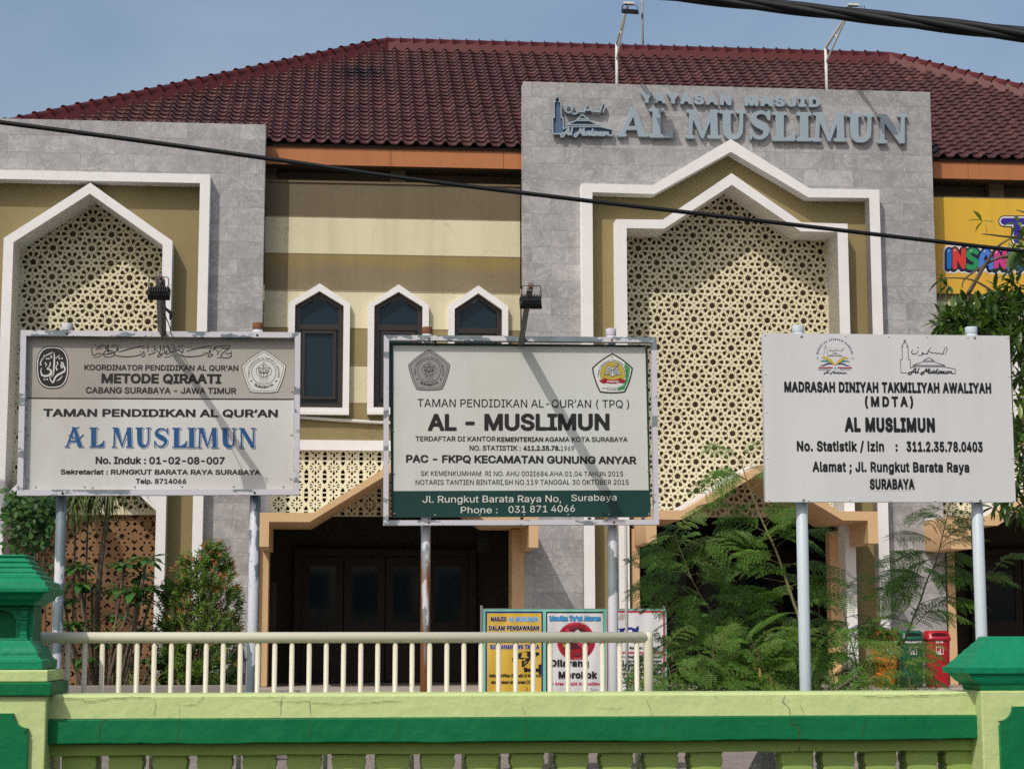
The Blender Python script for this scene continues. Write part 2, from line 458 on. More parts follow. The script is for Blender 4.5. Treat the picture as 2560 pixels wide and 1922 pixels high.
def tile_mat():
    m = Mat('glazed_maroon_roof_tile', (0.075,0.02,0.02), 0.28, 0.45)
    a = m.ramp(m.noise(3.0, 4), [(0.3,(0.060,0.022,0.018)),(0.7,(0.090,0.036,0.029))])
    g = m.n('NewGeometry'); c = at(903, 168, 31.5)
    d = m.n('VectorMath', operation='DISTANCE'); m.l(m.coord((1,1,1)), d.inputs[0]); d.inputs[1].default_value = tuple(c)
    ad = m.n('Math', operation='MULTIPLY_ADD'); m.l(m.noise(4.0, 3), ad.inputs[0]); ad.inputs[1].default_value = 0.5; m.l(d.outputs['Value'], ad.inputs[2])
    sn = m.n('VectorMath', operation='SNAP'); gg = m.n('NewGeometry'); m.l(gg.outputs['Position'], sn.inputs[0]); sn.inputs[1].default_value = (0.226, 0.19, 50.0)
    wn = m.n('TexWhiteNoise'); m.l(sn.outputs[0], wn.inputs['Vector'])
    a = m.mix(1.0, a, m.ramp(wn.outputs['Value'], [(0.0,(0.78,0.76,0.76)),(0.85,(1.08,1.05,1.05)),(1.0,(1.4,1.35,1.3))]), 'MULTIPLY')
    a = m.mix(m.ramp(m.noise(1.1, 6, 0.65), [(0.5,0.0),(0.8,0.2)]), a, (0.11,0.075,0.065))
    soot = m.ramp(ad.outputs[0], [(0.32,1.0),(0.85,0.0)])
    m.color(m.mix(soot, a, (0.006,0.004,0.004)))
    m.rough(m.ramp(m.noise(9, 3), [(0.3,0.22),(0.7,0.42)]))
    return m.m
TILE = tile_mat()
RIDGE = paint('red_ridge_tile', (0.098,0.02,0.018), 0.38, 0.3, (0.07,0.012,0.012), 3.0, 0.0, 0.1)
LETTERBLUE = paint('grey_blue_letter_face', (0.28,0.35,0.395), 0.45, 0.2, (0.2,0.25,0.28), 2.0, 0.12, 0.0)
DEEPBLUE = paint('slate_blue_emblem_back', (0.075,0.13,0.215), 0.5, 0.1, (0.05,0.08,0.12), 2.0, 0.1, 0.0)
# fence
LGREEN = paint('light_green_paint', (0.50,0.60,0.265), 0.55, 0.30, (0.34,0.41,0.17), 2.6, 0.16, 0.7, 9, 0.2, 0.014)
BGREEN = paint('olive_green_paint', (0.27,0.385,0.095), 0.6, 0.2, (0.13,0.16,0.04), 3.0, 0.1, 0.3, 18)
DGREEN = paint('dark_green_paint', (0.004,0.135,0.045), 0.5, 0.45, (0.012,0.165,0.07), 2.5, 0.15, 0.8, 8, 0.15, 0.014)
CAPGREEN = paint('turquoise_green_paint', (0.006,0.215,0.10), 0.5, 0.12, (0.012,0.12,0.06), 5.0, 0.0, 0.8, 9, 0.18, 0.014)
CRACK = Mat('crack', (0.07,0.075,0.03), 0.9, 0.0).m
RAILM = None
# signs
def peeling(name, top, under, scale, thr, vs=(1,1,1), rough=0.5, rust=0.0, loc=(0,0,0)):
    m = Mat(name, top, rough, 0.4)
    f = m.ramp(m.noise(scale, 6, 0.62, vs, loc), [(thr,0.0),(thr+0.012,1.0)])
    u = m.mix(m.ramp(m.noise(scale*1.7,4), [(0.35,0.0),(0.65,1.0)]), under, tuple(c*0.72 for c in under))
    v = m.mix(f, top, u)
    if rust:
        r = m.ramp(m.noise(3.2, 5, 0.6, (1.4,1.4,0.16), (3.1,0,0)), [(0.62-rust,0.0),(0.66-rust,1.0)])
        v = m.mix(r, v, (0.16,0.055,0.012))
    m.color(v); m.bump(f, -0.35, 0.003); return m.m
RAILM = peeling('chipped_cream_paint', (0.60,0.57,0.45), (0.25,0.25,0.22), 13, 0.70, (1,1,1), 0.35)
FRAMEP = peeling('peeling_lavender_white_paint', (0.52,0.51,0.555), (0.2,0.235,0.26), 7.0, 0.565, (0.55,1,1.4))
FRAMETOP = peeling('badly_peeling_white_paint', (0.54,0.53,0.56), (0.19,0.235,0.26), 8.0, 0.50, (0.55,1,1.2), loc=(1.7,0,0))
POSTA = peeling('peeling_paint_on_steel_post', (0.52,0.53,0.58), (0.15,0.2,0.225), 3.6, 0.47, (1.2,1.2,0.55), loc=(4.4,0,2.0))
POSTB = peeling('flaking_paint_with_rust', (0.52,0.53,0.57), (0.2,0.24,0.25), 3.4, 0.50, (1.3,1.3,0.5), loc=(0.6,0,0.4))
POSTR = peeling('flaking_paint_with_rust_runs', (0.52,0.53,0.57), (0.2,0.24,0.25), 3.4, 0.50, (1.3,1.3,0.5), rust=0.122, loc=(0.6,0,0.4))
PINM = paint('pin_head_grey', (0.56,0.57,0.57), 0.5, 0.05)
POSTC = paint('pale_blue_white_paint', (0.50,0.575,0.62), 0.4, 0.08, (0.3,0.33,0.33), 3.0, 0.06, 0.05)
def panel_mat(name, col, stain, amt, sc=1.4, loc=(0,0,0)):
    m = Mat(name, col, 0.42, 0.35)
    a = m.ramp(m.noise(sc, 5, 0.6, loc=loc), [(0.42,0.0),(0.72,amt)])
    b = m.ramp(m.noise(5, 4, 0.6, (1,1,0.1), loc), [(0.5,0.0),(0.8,amt*0.6)])
    v = m.mix(a, col, stain); v = m.mix(b, v, tuple(c*0.8 for c in stain)); m.color(v); return m.m
PANEL1 = panel_mat('weathered_white_vinyl', (0.55,0.555,0.54), (0.43,0.41,0.36), 0.7)
PANEL1T = panel_mat('greyed_vinyl_band', (0.365,0.345,0.315), (0.28,0.255,0.215), 0.8)
PANEL2 = panel_mat('off_white_vinyl', (0.545,0.565,0.545), (0.47,0.475,0.41), 0.6, 1.6, (5,0,0))
PANEL2G = panel_mat('bottle_green_vinyl', (0.006,0.042,0.035), (0.004,0.028,0.024), 0.6)
PANEL3 = panel_mat('light_grey_sheet_metal', (0.58,0.59,0.595), (0.53,0.54,0.55), 0.6, 1.2, (9,0,0))
def flat(name, col, rough=0.5, spec=0.3): return Mat(name, col, rough, spec).m
BLACK = flat('black_vinyl', (0.012,0.012,0.013)); INK = flat('dark_ink', (0.018,0.017,0.017)); BLUE = flat('blue_vinyl', (0.012,0.075,0.21))
PALE = flat('pale_vinyl', (0.58,0.58,0.54)); GREYV = flat('grey_emblem', (0.25,0.245,0.24)); RED = flat('red_vinyl', (0.28,0.012,0.022)); GOLD = flat('yellow_vinyl', (0.42,0.33,0.045))
TEAL = flat('teal_vinyl', (0.045,0.24,0.2)); LEAFG = flat('green_vinyl', (0.05,0.27,0.10)); PURP = flat('dark_blue_vinyl', (0.025,0.02,0.12)); SKYB = flat('sky_blue_vinyl', (0.05,0.3,0.55)); BOOKY = flat('gold_vinyl', (0.5,0.35,0.045))
WHITEV = flat('white_vinyl', (0.62,0.62,0.6)); LIGHTGREY = flat('pale_grey_patch', (0.5,0.505,0.505)); MIDGREY = flat('grey_ink', (0.2,0.2,0.2))
STEEL = Mat('galvanised_steel', (0.3,0.31,0.32), 0.35, 0.5, 0.6).m
RUST = paint('rusty_steel', (0.2,0.09,0.04), 0.8, 0.5, (0.08,0.03,0.015), 20)
BLACKM = Mat('black_lamp_housing', (0.012,0.012,0.013), 0.45, 0.4).m
LENS = Mat('lamp_lens', (0.45,0.42,0.36), 0.2, 0.5).m
ARMM = paint('grey_painted_arm', (0.16,0.155,0.145), 0.55, 0.3, (0.1,0.09,0.08), 6, 0, 0.1)
POLEW = paint('white_painted_pole', (0.62,0.62,0.58), 0.45, 0.12, (0.3,0.26,0.2), 3, 0.1, 0.05)
CABLEM = Mat('black_cable_sheath', (0.006,0.008,0.009), 0.6, 0.25).m
ASPHALT = paint('grey_asphalt', (0.055,0.053,0.05), 0.9, 0.3, (0.03,0.03,0.03), 0.8, 0, 0.5, 60)
SOIL = paint('dark_soil', (0.045,0.035,0.025), 0.95, 0.5, (0.02,0.016,0.01), 3.0, 0, 0.8, 20)
CONC = paint('grey_concrete', (0.24,0.225,0.2), 0.85, 0.4, (0.12,0.1,0.085), 1.5, 0.15, 0.3, 25)
def paving():
    m = Mat('grey_brown_paving', (0.25,0.22,0.19), 0.85, 0.2)
    br = m.n('TexBrick'); br.inputs['Scale'].default_value = 1; br.inputs['Brick Width'].default_value = 0.42; br.inputs['Row Height'].default_value = 0.2
    br.inputs['Color1'].default_value = (0.27,0.235,0.215,1); br.inputs['Color2'].default_value = (0.225,0.195,0.175,1); br.inputs['Mortar'].default_value = (0.15,0.13,0.115,1); br.inputs['Mortar Size'].default_value = 0.012
    m.l(m.coord(), br.inputs['Vector'])
    m.color(m.mix(m.ramp(m.noise(2,5), [(0.4,0.0),(0.8,0.4)]), br.outputs['Color'], (0.14,0.12,0.1))); return m.m
PAVE = paving()
BACKM = paint('cream_backing', (0.44,0.37,0.26), 0.9, 0.3, (0.09,0.07,0.05), 1.2)
INTERB = paint('brown_gallery_plaster', (0.33,0.26,0.19), 0.85, 0.3, (0.2,0.15,0.1), 1.5)
# ------------------------------------------------------------------ ground
def sheet(name, x0, x1, y0, y1, z, mat):
    o = MB().add([(x0,y0,z),(x1,y0,z),(x1,y1,z),(x0,y1,z)], [(0,1,2,3)]).build(name, mat); tag(o, kind='structure'); return o
sheet('ground', -600, 600, -300, 1200, 0.0, ASPHALT)
YARD = 0.16
y = MB().box(-14, 16, 10.6, 26.2, 0.0, YARD).build('yard_paving', PAVE); tag(y, kind='structure')

# ------------------------------------------------------------------ the mosque building
YF = 28.0            # face of the stone towers
YW = 28.52           # face of the painted walls between them
FLOOR = 0.98
B = thing('mosque_building', (2.7, 28.0, 0.0), 'two storey mosque foundation building with maroon tiled roof, grey stone towers and yellow lattice screens', 'building')
def PX(pts, Y): return [(wx(x, y, Y), wz(x, y, Y)) for x, y in pts]

TL_R = wx(664, 312, YF); TL_T = wz(664, 312, YF)
TC_L = wx(1308, 204, YF); TC_R = wx(2325, 231, YF); TC_T = wz(1800, 217, YF)
TL_L = TL_R - 4.7
XR = TC_R + 9.0
# arch outlines -----------------------------------------------------------
def mirror(half, cx):
    """half outline from the foot of the left leg up to the apex -> whole outline"""
    return half + [(2*cx-x, z) for x, z in reversed(half[:-1])]
CX = wx(1828.5, 440, 27.8); CXL = wx(225.5, 470, 27.8)
YO = 27.8
zf = FLOOR
def half_from(pts, Y, cx, foot):
    h = PX(pts, Y); h[-1] = (cx, h[-1][1])
    return [(h[0][0], foot)] + h
o_out = mirror(half_from([(1454.3,458.5),(1631.6,463),(1827.7,348)], YO, CX, zf), CX)
o_in = mirror(half_from([(1481,480.7),(1636,485.5),(1829.4,380)], YO, CX, zf), CX)
i_out = mirror(half_from([(1539.6,549),(1656.5,550),(1829.4,434)], YO, CX, zf), CX)
i_in = mirror(half_from([(1566,571),(1660,572.5),(1829,463)], YO, CX, zf), CX)
def shrink(a, b, t=0.5): return [((1-t)*p[0]+t*q[0], (1-t)*p[1]+t*q[1]) for p, q in zip(a, b)]
ow = shrink(o_out, o_in); iw = shrink(i_out, i_in)
def ring(name, outer, inner, y0, y1, mat, par):
    # open at the foot: the band follows the outline
    return plate(name, [outer + list(reversed(inner))], y0, y1, mat, par)
# centre tower
plate('stone_facade', [[(TC_L, zf), (ow[0][0], zf)] + ow[1:-1] + [(ow[-1][0], zf), (TC_R, zf), (TC_R, TC_T), (TC_L, TC_T)]], YF, YF+0.30, STONE, B)
ring('arch_frame', o_out, o_in, YO, YF+0.06, WHITE, B)
plate('olive_panel', [ow + list(reversed(iw))], YF+0.065, YF+0.33, OLIVE, B)
ring('arch_frame', i_out, i_in, YO-0.02, YF+0.42, WHITE, B)
# left tower
lo_in_r = wx(500, 458, YO); lo_out_r = wx(525.3, 436, YO); lo_out_t = wz(480, 435.2, YO); lo_in_t = wz(480, 457.5, YO)
lo_out = [(2*CXL-lo_out_r, zf), (2*CXL-lo_out_r, lo_out_t), (lo_out_r, lo_out_t), (lo_out_r, zf)]
lo_in = [(2*CXL-lo_in_r, zf), (2*CXL-lo_in_r, lo_in_t), (lo_in_r, lo_in_t), (lo_in_r, zf)]
li_out = mirror([(2*CXL-x, z) for x, z in half_from([(431.5,603.5),(225.7,458)], YO, CXL, zf)], CXL)
li_in = mirror([(2*CXL-x, z) for x, z in half_from([(407,613),(225,485)], YO, CXL, zf)], CXL)
low = shrink(lo_out, lo_in); liw = shrink(li_out, li_in)
plate('stone_facade', [[(TL_L, zf), (low[0][0], zf)] + low[1:-1] + [(low[-1][0], zf), (TL_R, zf), (TL_R, TL_T), (TL_L, TL_T)]], YF, YF+0.30, STONE, B)
ring('arch_frame', lo_out, lo_in, YO, YF+0.06, WHITE, B)
plate('olive_panel', [low + list(reversed(liw))], YF+0.065, YF+0.33, OLIVE, B)
ring('arch_frame', li_out, li_in, YO-0.02, YF+0.42, WHITE, B)
# white chevron between the two screens of the left arch
zc0 = wz(391, 1280, YF+0.1); zc1 = wz(391, 1238, YF+0.1); ht = 0.98
xa, xb = li_in[0][0]+0.003, li_in[-1][0]-0.003
plate('chevron_band', [[(xa, zc0), (CXL, zc0+ht), (xb, zc0), (xb, zc1), (CXL, zc1+ht), (xa, zc1)]], YF-0.1, YF+0.33, WHITE, B)

# bands of the middle wall ---------------------------------------------------
xl, xr = TL_R, TC_L
xm = 985
zb = [wz(xm, y, YW) for y in (462, 547, 639.5, 731, 824, 916, 1009, 1102, 1127)]
WINS = []
for cx_, top, sh, it, ish, oh, ihh in ((797.5, 711.8, 761, 730.8, 766.6, 76.5, 60.5), (995, 714, 765.5, 732.5, 768.5, 76.5, 60.5), (1194.5, 717, 768, 736, 776, 75.5, 60)):
    c = wx(cx_, 860, YW); k = YW/4700*1.004
    WINS.append(dict(c=c, oh=oh*k, ih=ihh*k, t=wz(cx_, top, YW), s=wz(cx_, sh, YW), it=wz(cx_, it, YW), is_=wz(cx_, ish, YW), b=wz(cx_, 1038.5, YW), ib=wz(cx_, 1020.5, YW)))
def win_outline(wd, inner, d=0.0):
    h = (wd['ih'] if inner else wd['oh'])-d; t = (wd['it'] if inner else wd['t'])-d; s = wd['is_'] if inner else wd['s']; b = (wd['ib'] if inner else wd['b'])+d
    if inner: s -= d*0.4
    return [(wd['c']-h, b), (wd['c']+h, b), (wd['c']+h, s), (wd['c'], t), (wd['c']-h, s)]
holes = [win_outline(wd, True, -0.03) for wd in WINS]
def banded():
    m = Mat('plaster_painted_in_bands', (0.6,0.55,0.34), 0.65, 0.3)
    sep = m.n('SeparateXYZ'); g = m.n('NewGeometry'); m.l(g.outputs['Position'], sep.inputs[0])
    z0, z1 = zb[7], zb[0]
    mr = m.n('MapRange'); m.l(sep.outputs['Z'], mr.inputs['Value']); mr.inputs['From Min'].default_value = z0; mr.inputs['From Max'].default_value = z1
    f = lambda z: (z-z0)/(z1-z0)
    Oc, Cc, Gc, Bc = (0.255,0.208,0.095), (0.61,0.57,0.385), (0.205,0.168,0.098), (0.13,0.104,0.06)
    base = m.ramp(mr.outputs[0], [(0.0,Oc),(f(zb[6]),Cc),(f(zb[5]),Oc),(f(zb[4]),Cc),(f(zb[3]),Gc),(f(zb[2]),Cc),(f(zb[1]),Bc)], 'CONSTANT')
    # fresher paint along the ragged upper edge of the grimy band
    ad = m.n('Math', operation='MULTIPLY_ADD'); m.l(m.noise(2.2, 6, 0.65, (0.6,1,1)), ad.inputs[0]); ad.inputs[1].default_value = 0.55; m.l(sep.outputs['Z'], ad.inputs[2])
    up = m.n('MapRange'); m.l(ad.outputs[0], up.inputs['Value']); up.inputs['From Min'].default_value = zb[2]+0.0; up.inputs['From Max'].default_value = zb[2]+0.17
    top = m.n('Math', operation='LESS_THAN'); m.l(sep.outputs['Z'], top.inputs[0]); top.inputs[1].default_value = zb[2]
    low = m.n('Math', operation='GREATER_THAN'); m.l(sep.outputs['Z'], low.inputs[0]); low.inputs[1].default_value = zb[3]
    mm = m.n('Math', operation='MULTIPLY'); m.l(up.outputs[0], mm.inputs[0]); m.l(top.outputs[0], mm.inputs[1])
    m2 = m.n('Math', operation='MULTIPLY'); m.l(mm.outputs[0], m2.inputs[0]); m.l(low.outputs[0], m2.inputs[1])
    v = m.mix(m2.outputs[0], base, (0.25,0.19,0.07))
    st = m.ramp(m.noise(5.0, 5, 0.62, (1,1,0.05)), [(0.42,0.0),(0.78,0.38)])
    v = m.mix(st, v, m.mix(1.0, v, (0.55,0.5,0.46), 'MULTIPLY'))
    pt = m.ramp(m.noise(1.1, 6, 0.6), [(0.4,0.0),(0.75,0.3)])
    v = m.mix(pt, v, m.mix(1.0, v, (0.72,0.68,0.62), 'MULTIPLY'))
    # scored line between the bands
    last = None
    for z in zb[1:7]:
        d = m.n('Math', operation='COMPARE'); m.l(sep.outputs['Z'], d.inputs[0]); d.inputs[1].default_value = z; d.inputs[2].default_value = 0.007
        v = m.mix(d.outputs[0], v, (0.16,0.125,0.07))
    ck = m.n('TexVoronoi', feature='DISTANCE_TO_EDGE'); ck.inputs['Scale'].default_value = 0.9
    wv = m.n('VectorMath', operation='MULTIPLY_ADD'); nz = m.n('TexNoise'); nz.inputs['Scale'].default_value = 2.5; nz.inputs['Detail'].default_value = 5
    m.l(m.coord(), nz.inputs['Vector']); m.l(nz.outputs['Color'], wv.inputs[0]); wv.inputs[1].default_value = (.5,.5,.5); m.l(m.coord(), wv.inputs[2]); m.l(wv.outputs[0], ck.inputs['Vector'])
    cl = m.ramp(ck.outputs['Distance'], [(0.0,0.55),(0.004,0.0)])
    v = m.mix(cl, v, m.mix(1.0, v, (0.45,0.42,0.38), 'MULTIPLY'))
    m.color(v); m.bump(m.noise(35,3), 0.15, 0.004); return m.m
BANDS = banded()
plate('painted_wall', [[(xl, zb[7]), (xr, zb[7]), (xr, zb[0]), (xl, zb[0])]] + holes, YW, YW+0.2, BANDS, B)
bevel(plate('white_sill_band', [[(xl, zb[8]), (xr, zb[8]), (xr, zb[7]), (xl, zb[7])]], YW-0.05, YW+0.2, WHITE, B), 0.006)
MB().box(xl, xr, YW-0.02, YW+0.22, zb[0]+0.002, zb[0]+0.035).build('wall_coping', BROWNED, B)
RW = []
for q in range(2):
    wd = dict(WINS[0]); wd['c'] = wx(2470,860,YW)+q*1.22; RW.append(wd)
# windows
for wd in WINS + RW:
    fr = plate('window', [win_outline(wd, False), win_outline(wd, True)], YW-0.11, YW+0.002, WHITE, B)
    plate('window_frame', [win_outline(wd, True, -0.002), win_outline(wd, True, 0.075)], YW-0.012, YW+0.06, WINFR, fr)
    zt = wd['is_']-0.36
    mb = MB().box(wd['c']-wd['ih']+0.077, wd['c']+wd['ih']-0.077, YW-0.008, YW+0.05, zt, zt+0.085); mb.build('transom', WINFR, fr)
    plate('window_pane', [win_outline(wd, True, 0.08)], YW+0.04, YW+0.046, GLASS, fr)
    a, b2 = wd['c']-wd['ih']+0.11, wd['c']+wd['ih']-0.11
    z0, z1 = wd['ib']+0.14, zt-0.012
    plate('window_sash', [[(a,z0),(b2,z0),(b2,z1),(a,z1)], [(a+.045,z0+.045),(b2-.045,z0+.045),(b2-.045,z1-.045),(a+.045,z1-.045)]], YW-0.002, YW+0.039, WINFR, fr)
    mb = MB().box(wd['c']-wd['oh'], wd['c']+wd['oh'], YW-0.14, YW-0.112, wd['b']+0.0, wd['b']+0.05); mb.build('window_sill', WHITE, fr)
# drain pipe under the windows
pa, pb = at(655, 1035, YW-0.05), at(1304, 1063, YW-0.05)
pts = [(pa.x+(pb.x-pa.x)*t, YW-0.05, pa.z+(pb.z-pa.z)*t-0.05*math.sin(math.pi*t)) for t in [i/10 for i in range(11)]]
MB().path(pts, 0.026, 10).build('conduit_pipe', POLEW, B)

# ------------------------------------------------------------------ lattice screens
from mathutils.geometry import delaunay_2d_cdt
def pierced(name, loops, y0, y1, mat, ch):
    """slab with many holes; the rim of every hole is chamfered on the front"""
    def tri(lps):
        vs, fs = [], []
        for lp in lps:
            ar = sum(lp[i][0]*lp[(i+1) % len(lp)][1]-lp[(i+1) % len(lp)][0]*lp[i][1] for i in range(len(lp)))
            b = len(vs); n = len(lp); vs += [Vector(p) for p in lp]; ix = list(range(b, b+n)); fs.append(ix if ar > 0 else ix[::-1])
        ov, oe, of, _, _, org = delaunay_2d_cdt(vs, [], fs, 0, 1e-6)
        return [tuple(v) for v in ov], [tuple(f) for f, o in zip(of, org) if len(o) == 1 and o[0] == 0]
    def grow(lp):
        cx = sum(p[0] for p in lp)/len(lp); cz = sum(p[1] for p in lp)/len(lp)
        r = sum(math.hypot(p[0]-cx, p[1]-cz) for p in lp)/len(lp); k = (r+ch)/r if r > 3.5*ch else 1.08
        return [(cx+(x-cx)*k, cz+(z-cz)*k) for x, z in lp]
    front = [loops[0]] + [grow(h) for h in loops[1:]]
    mb = MB()
    v, f = tri(front); mb.add([(x, y0, z) for x, z in v], f)
    for lp, big in zip(loops, front):
        n = len(lp); d = ch if lp is not loops[0] else 0.0
        vs = [(x, y0, z) for x, z in big] + [(x, y0+d+1e-4, z) for x, z in lp] + [(x, y1, z) for x, z in lp]
        fs = []
        for i in range(n):
            j = (i+1) % n; fs += [(i, j, n+j, n+i), (n+i, n+j, 2*n+j, 2*n+i)]
        mb.add(vs, fs)
    return mb.build(name, mat, B)
def lattice(name, x0, x1, z0, z1, cell_holes, ax, az, ox, oz, y0, y1, mat, stagger=True, keep=None, bev=0.004):
    loops = [[(x0,z0),(x1,z0),(x1,z1),(x0,z1)]]
    j0, j1 = int((z0-oz)/az)-2, int((z1-oz)/az)+2
    for j in range(j0, j1+1):
        sh = ax/2 if (stagger and j % 2) else 0
        for i in range(int((x0-ox)/ax)-2, int((x1-ox)/ax)+3):
            cx, cz = ox+i*ax+sh, oz+j*az
            for h in cell_holes:
                pts = [(cx+a, cz+b) for a, b in h]
                xs = [p[0] for p in pts]; zs = [p[1] for p in pts]
                if min(xs) > x0+.004 and max(xs) < x1-.004 and min(zs) > z0+.004 and max(zs) < z1-.004:
                    if keep is None or keep(sum(xs)/len(xs), sum(zs)/len(zs)): loops.append(pts)
    return pierced(name, loops, y0, y1, mat, bev)
def star(cx, cz, ro, ri, n, a0=0): return [(cx+(ro if k % 2 == 0 else ri)*math.cos(a0+math.pi*k/n), cz+(ro if k % 2 == 0 else ri)*math.sin(a0+math.pi*k/n)) for k in range(2*n)]
AX = 0.578; AZ = (wz(1825, 518, 28.35)-wz(1825, 1153.8, 28.35))/18
ap = AX/2/math.cos(math.radians(36))/2      # half the distance between touching rosettes
H10 = [star(0, 0, .32*ap, .225*ap, 10, 0)]
for k in range(10):
    a = math.radians(36*k); u = (math.cos(a), math.sin(a)); v = (-u[1], u[0])
    drop = [(.465,0),(.60,.10),(.75,.168),(.86,.158),(.915,.07),(.915,-.07),(.86,-.158),(.75,-.168),(.60,-.10)]
    H10.append([(ap*(r*u[0]+t*v[0]), ap*(r*u[1]+t*v[1])) for r, t in drop])
    if True:
        a2 = math.radians(36*k+18); u2 = (math.cos(a2), math.sin(a2)); v2 = (-u2[1], u2[0])
        H10.append([(ap*(r*u2[0]+t*v2[0]), ap*(r*u2[1]+t*v2[1])) for r, t in [(.385,0),(.53,.055),(.53,-.055)]])
for sx in (1, -1):   # the pair of drops in the bow tie between rosettes
    H10.append([(sx*(AX/2)-sx*ap*r, ap*t) for r, t in [(.13,0),(.29,.115),(.43,.165),(.51,.145),(.545,.0),(.51,-.145),(.43,-.165),(.29,-.115)]])
for ang in (54, 126, 90): 
    a = math.radians(ang); rr = 1.0515*ap
    H10.append(star(rr*math.cos(a), rr*math.sin(a), .105*ap, .042*ap, 5, math.pi/2))
for ang in (18, 162, 270):
    a = math.radians(ang); rr = 1.0515*ap
    H10.append(star(rr*math.cos(a), rr*math.sin(a), .105*ap, .042*ap, 5, math.pi/2))
YL = 28.35
zcan = wz(1700, 1290, YL)
oxc, ozc = wx(1825, 518, YL), wz(1825, 518, YL)
lattice('lattice_screen', i_in[0][0]-0.02, i_in[-1][0]+0.02, zcan, wz(1829, 455, YL), H10, AX, AZ, oxc, ozc, YL+.075, YL+0.135, LATTICE)
zl0 = wz(200, 1285, YL)
chev = lambda x, z: z > zc0 + ht*(1-abs(x-CXL)/(xb-CXL)) - 0.05
lattice('lattice_screen', li_in[0][0]-0.02, li_in[-1][0]+0.02, zl0, wz(225, 470, YL), H10, AX, AZ, wx(229.8, 547, YL), wz(229.8, 547, YL), YL+.075, YL+0.135, LATTICE)
# middle screen over the left door
k = YW/4700/6.506
HM = [circle(0, 0, 15*k, 8)]
for s in (1, -1):
    HM += [[(0, s*45*k), (20*k, s*95*k), (0, s*133*k), (-20*k, s*95*k)]]
    for t in (1, -1):
        HM += [[(t*36*k, s*11*k), (t*82*k, s*38*k), (t*93*k, s*9*k)], [(t*26*k, s*38*k), (t*40*k, s*86*k), (t*72*k, s*60*k)], [(t*(45+22)*k, s*148*k) if s > 0 else (t*(45+20)*k, -148*k), (t*45*k, (s*148-18)*k), (t*(45-22)*k, s*148*k), (t*45*k, (s*148+18)*k)] if s > 0 else []]
HM += [[(117*k, -174*k+298*k), (177*k, 124*k), (177*k, 179*k), (117*k, 179*k)], [(117*k, 98*k), (177*k, 98*k), (177*k, 66*k), (147*k, 26*k), (117*k, 66*k)], [(117*k, -98*k), (177*k, -98*k), (177*k, -66*k), (147*k, -26*k), (117*k, -66*k)]]
HM = [h for h in HM if h]
HMW = []
for h in HM:   # counter clockwise or not does not matter
    HMW.append(h)
zd = wz(985, 1290, YW)
lattice('lattice_screen', wx(672, 1280, YW), xr, zd, zb[8]+0.02, HMW, 295*k, 298*k, wx(789.1, 1167.6, YW), wz(789.1, 1167.6, YW), YW+0.06, YW+0.13, LATTICE, False, None, 0.008)
MB().box(xl, wx(672, 1280, YW), YW-0.03, YW+0.2, zd, zb[8]).build('white_reveal', WHITE, B)
# tan screen low in the left arch
k = YL/4700/2.374
HT = [star(0, 0, 21*k, 11*k, 8, 0)]
for q in range(8):
    a = math.radians(45*q+22.5); c, s = 41*k*math.cos(a), 41*k*math.sin(a)
    HT.append([(c+8*k*math.cos(a+math.pi/2*t), s+8*k*math.sin(a+math.pi/2*t)) for t in range(4)])
for (mx, mz, vert) in ((73, 0, True), (0, 73, False)):
    for s in (1, -1):
        if vert: HT.append([((mx-17)*k, s*17*k), (mx*k, s*30*k), ((mx+17)*k, s*17*k), ((mx+15)*k, s*32*k), (mx*k, s*47*k), ((mx-15)*k, s*32*k)])
        else: HT.append([(s*17*k, (mz-17)*k), (s*30*k, mz*k), (s*17*k, (mz+17)*k), (s*32*k, (mz+15)*k), (s*47*k, mz*k), (s*32*k, (mz-15)*k)])
HT.append([((73+13)*k, 73*k), (73*k, 86*k), (60*k, 73*k), (73*k, 60*k)])
lattice('lattice_screen', li_in[0][0]-0.02, li_in[-1][0]+0.02, zf, wz(225, 1180, YL), HT, 147*k, 145*k, wx(304, 1277, YL), wz(304, 1277, YL), YL+.14, YL+0.2, TANLAT, False)

MB().box(i_in[0][0]-0.03, i_in[-1][0]+0.03, YL+.27, YL+.3, zcan, wz(1829, 440, YL)).build('screen_backing', BACKM, B)  # cream panels added close behind the screens so the holes look lighter
MB().box(li_in[0][0]-0.03, li_in[-1][0]+0.03, YL+.27, YL+.3, zf+.003, wz(225, 455, YL)).build('screen_backing', BACKM, B)
# ------------------------------------------------------------------ door canopies
def canopy(cx, hw, zt, th, xs, slope, yf, yb, legd, legw, flash_y):
    """cx centre, hw half width, zt top of the level ends, xs half width where the slope starts"""
    za = zt + slope*xs
    tv = th*math.sqrt(1+slope*slope)*0.98
    xi = xs - 0.01
    outer = [(-hw, zt-legd), (-hw, zt), (-xs, zt), (0, za), (xs, zt), (hw, zt), (hw, zt-legd)]
    inner = [(hw-legw, zt-legd), (hw-legw, zt-th), (xi+0.06, zt-th), (0, za-tv+0.03), (-xi-0.06, zt-th), (-hw+legw, zt-th), (-hw+legw, zt-legd)]
    sh = lambda ps: [(cx+x, z) for x, z in ps]
    cn = plate('door_canopy', [sh(outer+inner)], yf, yb, PEACH, B); bevel(cn, 0.012, 2)
    e = 0.035
    fl = plate('canopy_flashing', [sh([(-hw+.02, zt+.003), (-hw+.02, zt+e), (-xs, zt+e+.01), (0, za+e+.01), (xs, zt+e+.01), (hw-.02, zt+e), (hw-.02, zt+.003), (xs, zt+.003), (0, za+.003), (-xs, zt+.003)])], flash_y, yb, FLASH, cn)
    bevel(fl, 0.02, 3)
    return cn
YC = 26.75
c0, c1 = wx(1615, 1275, YC), wx(2194, 1275, YC); cc = (c0+c1)/2
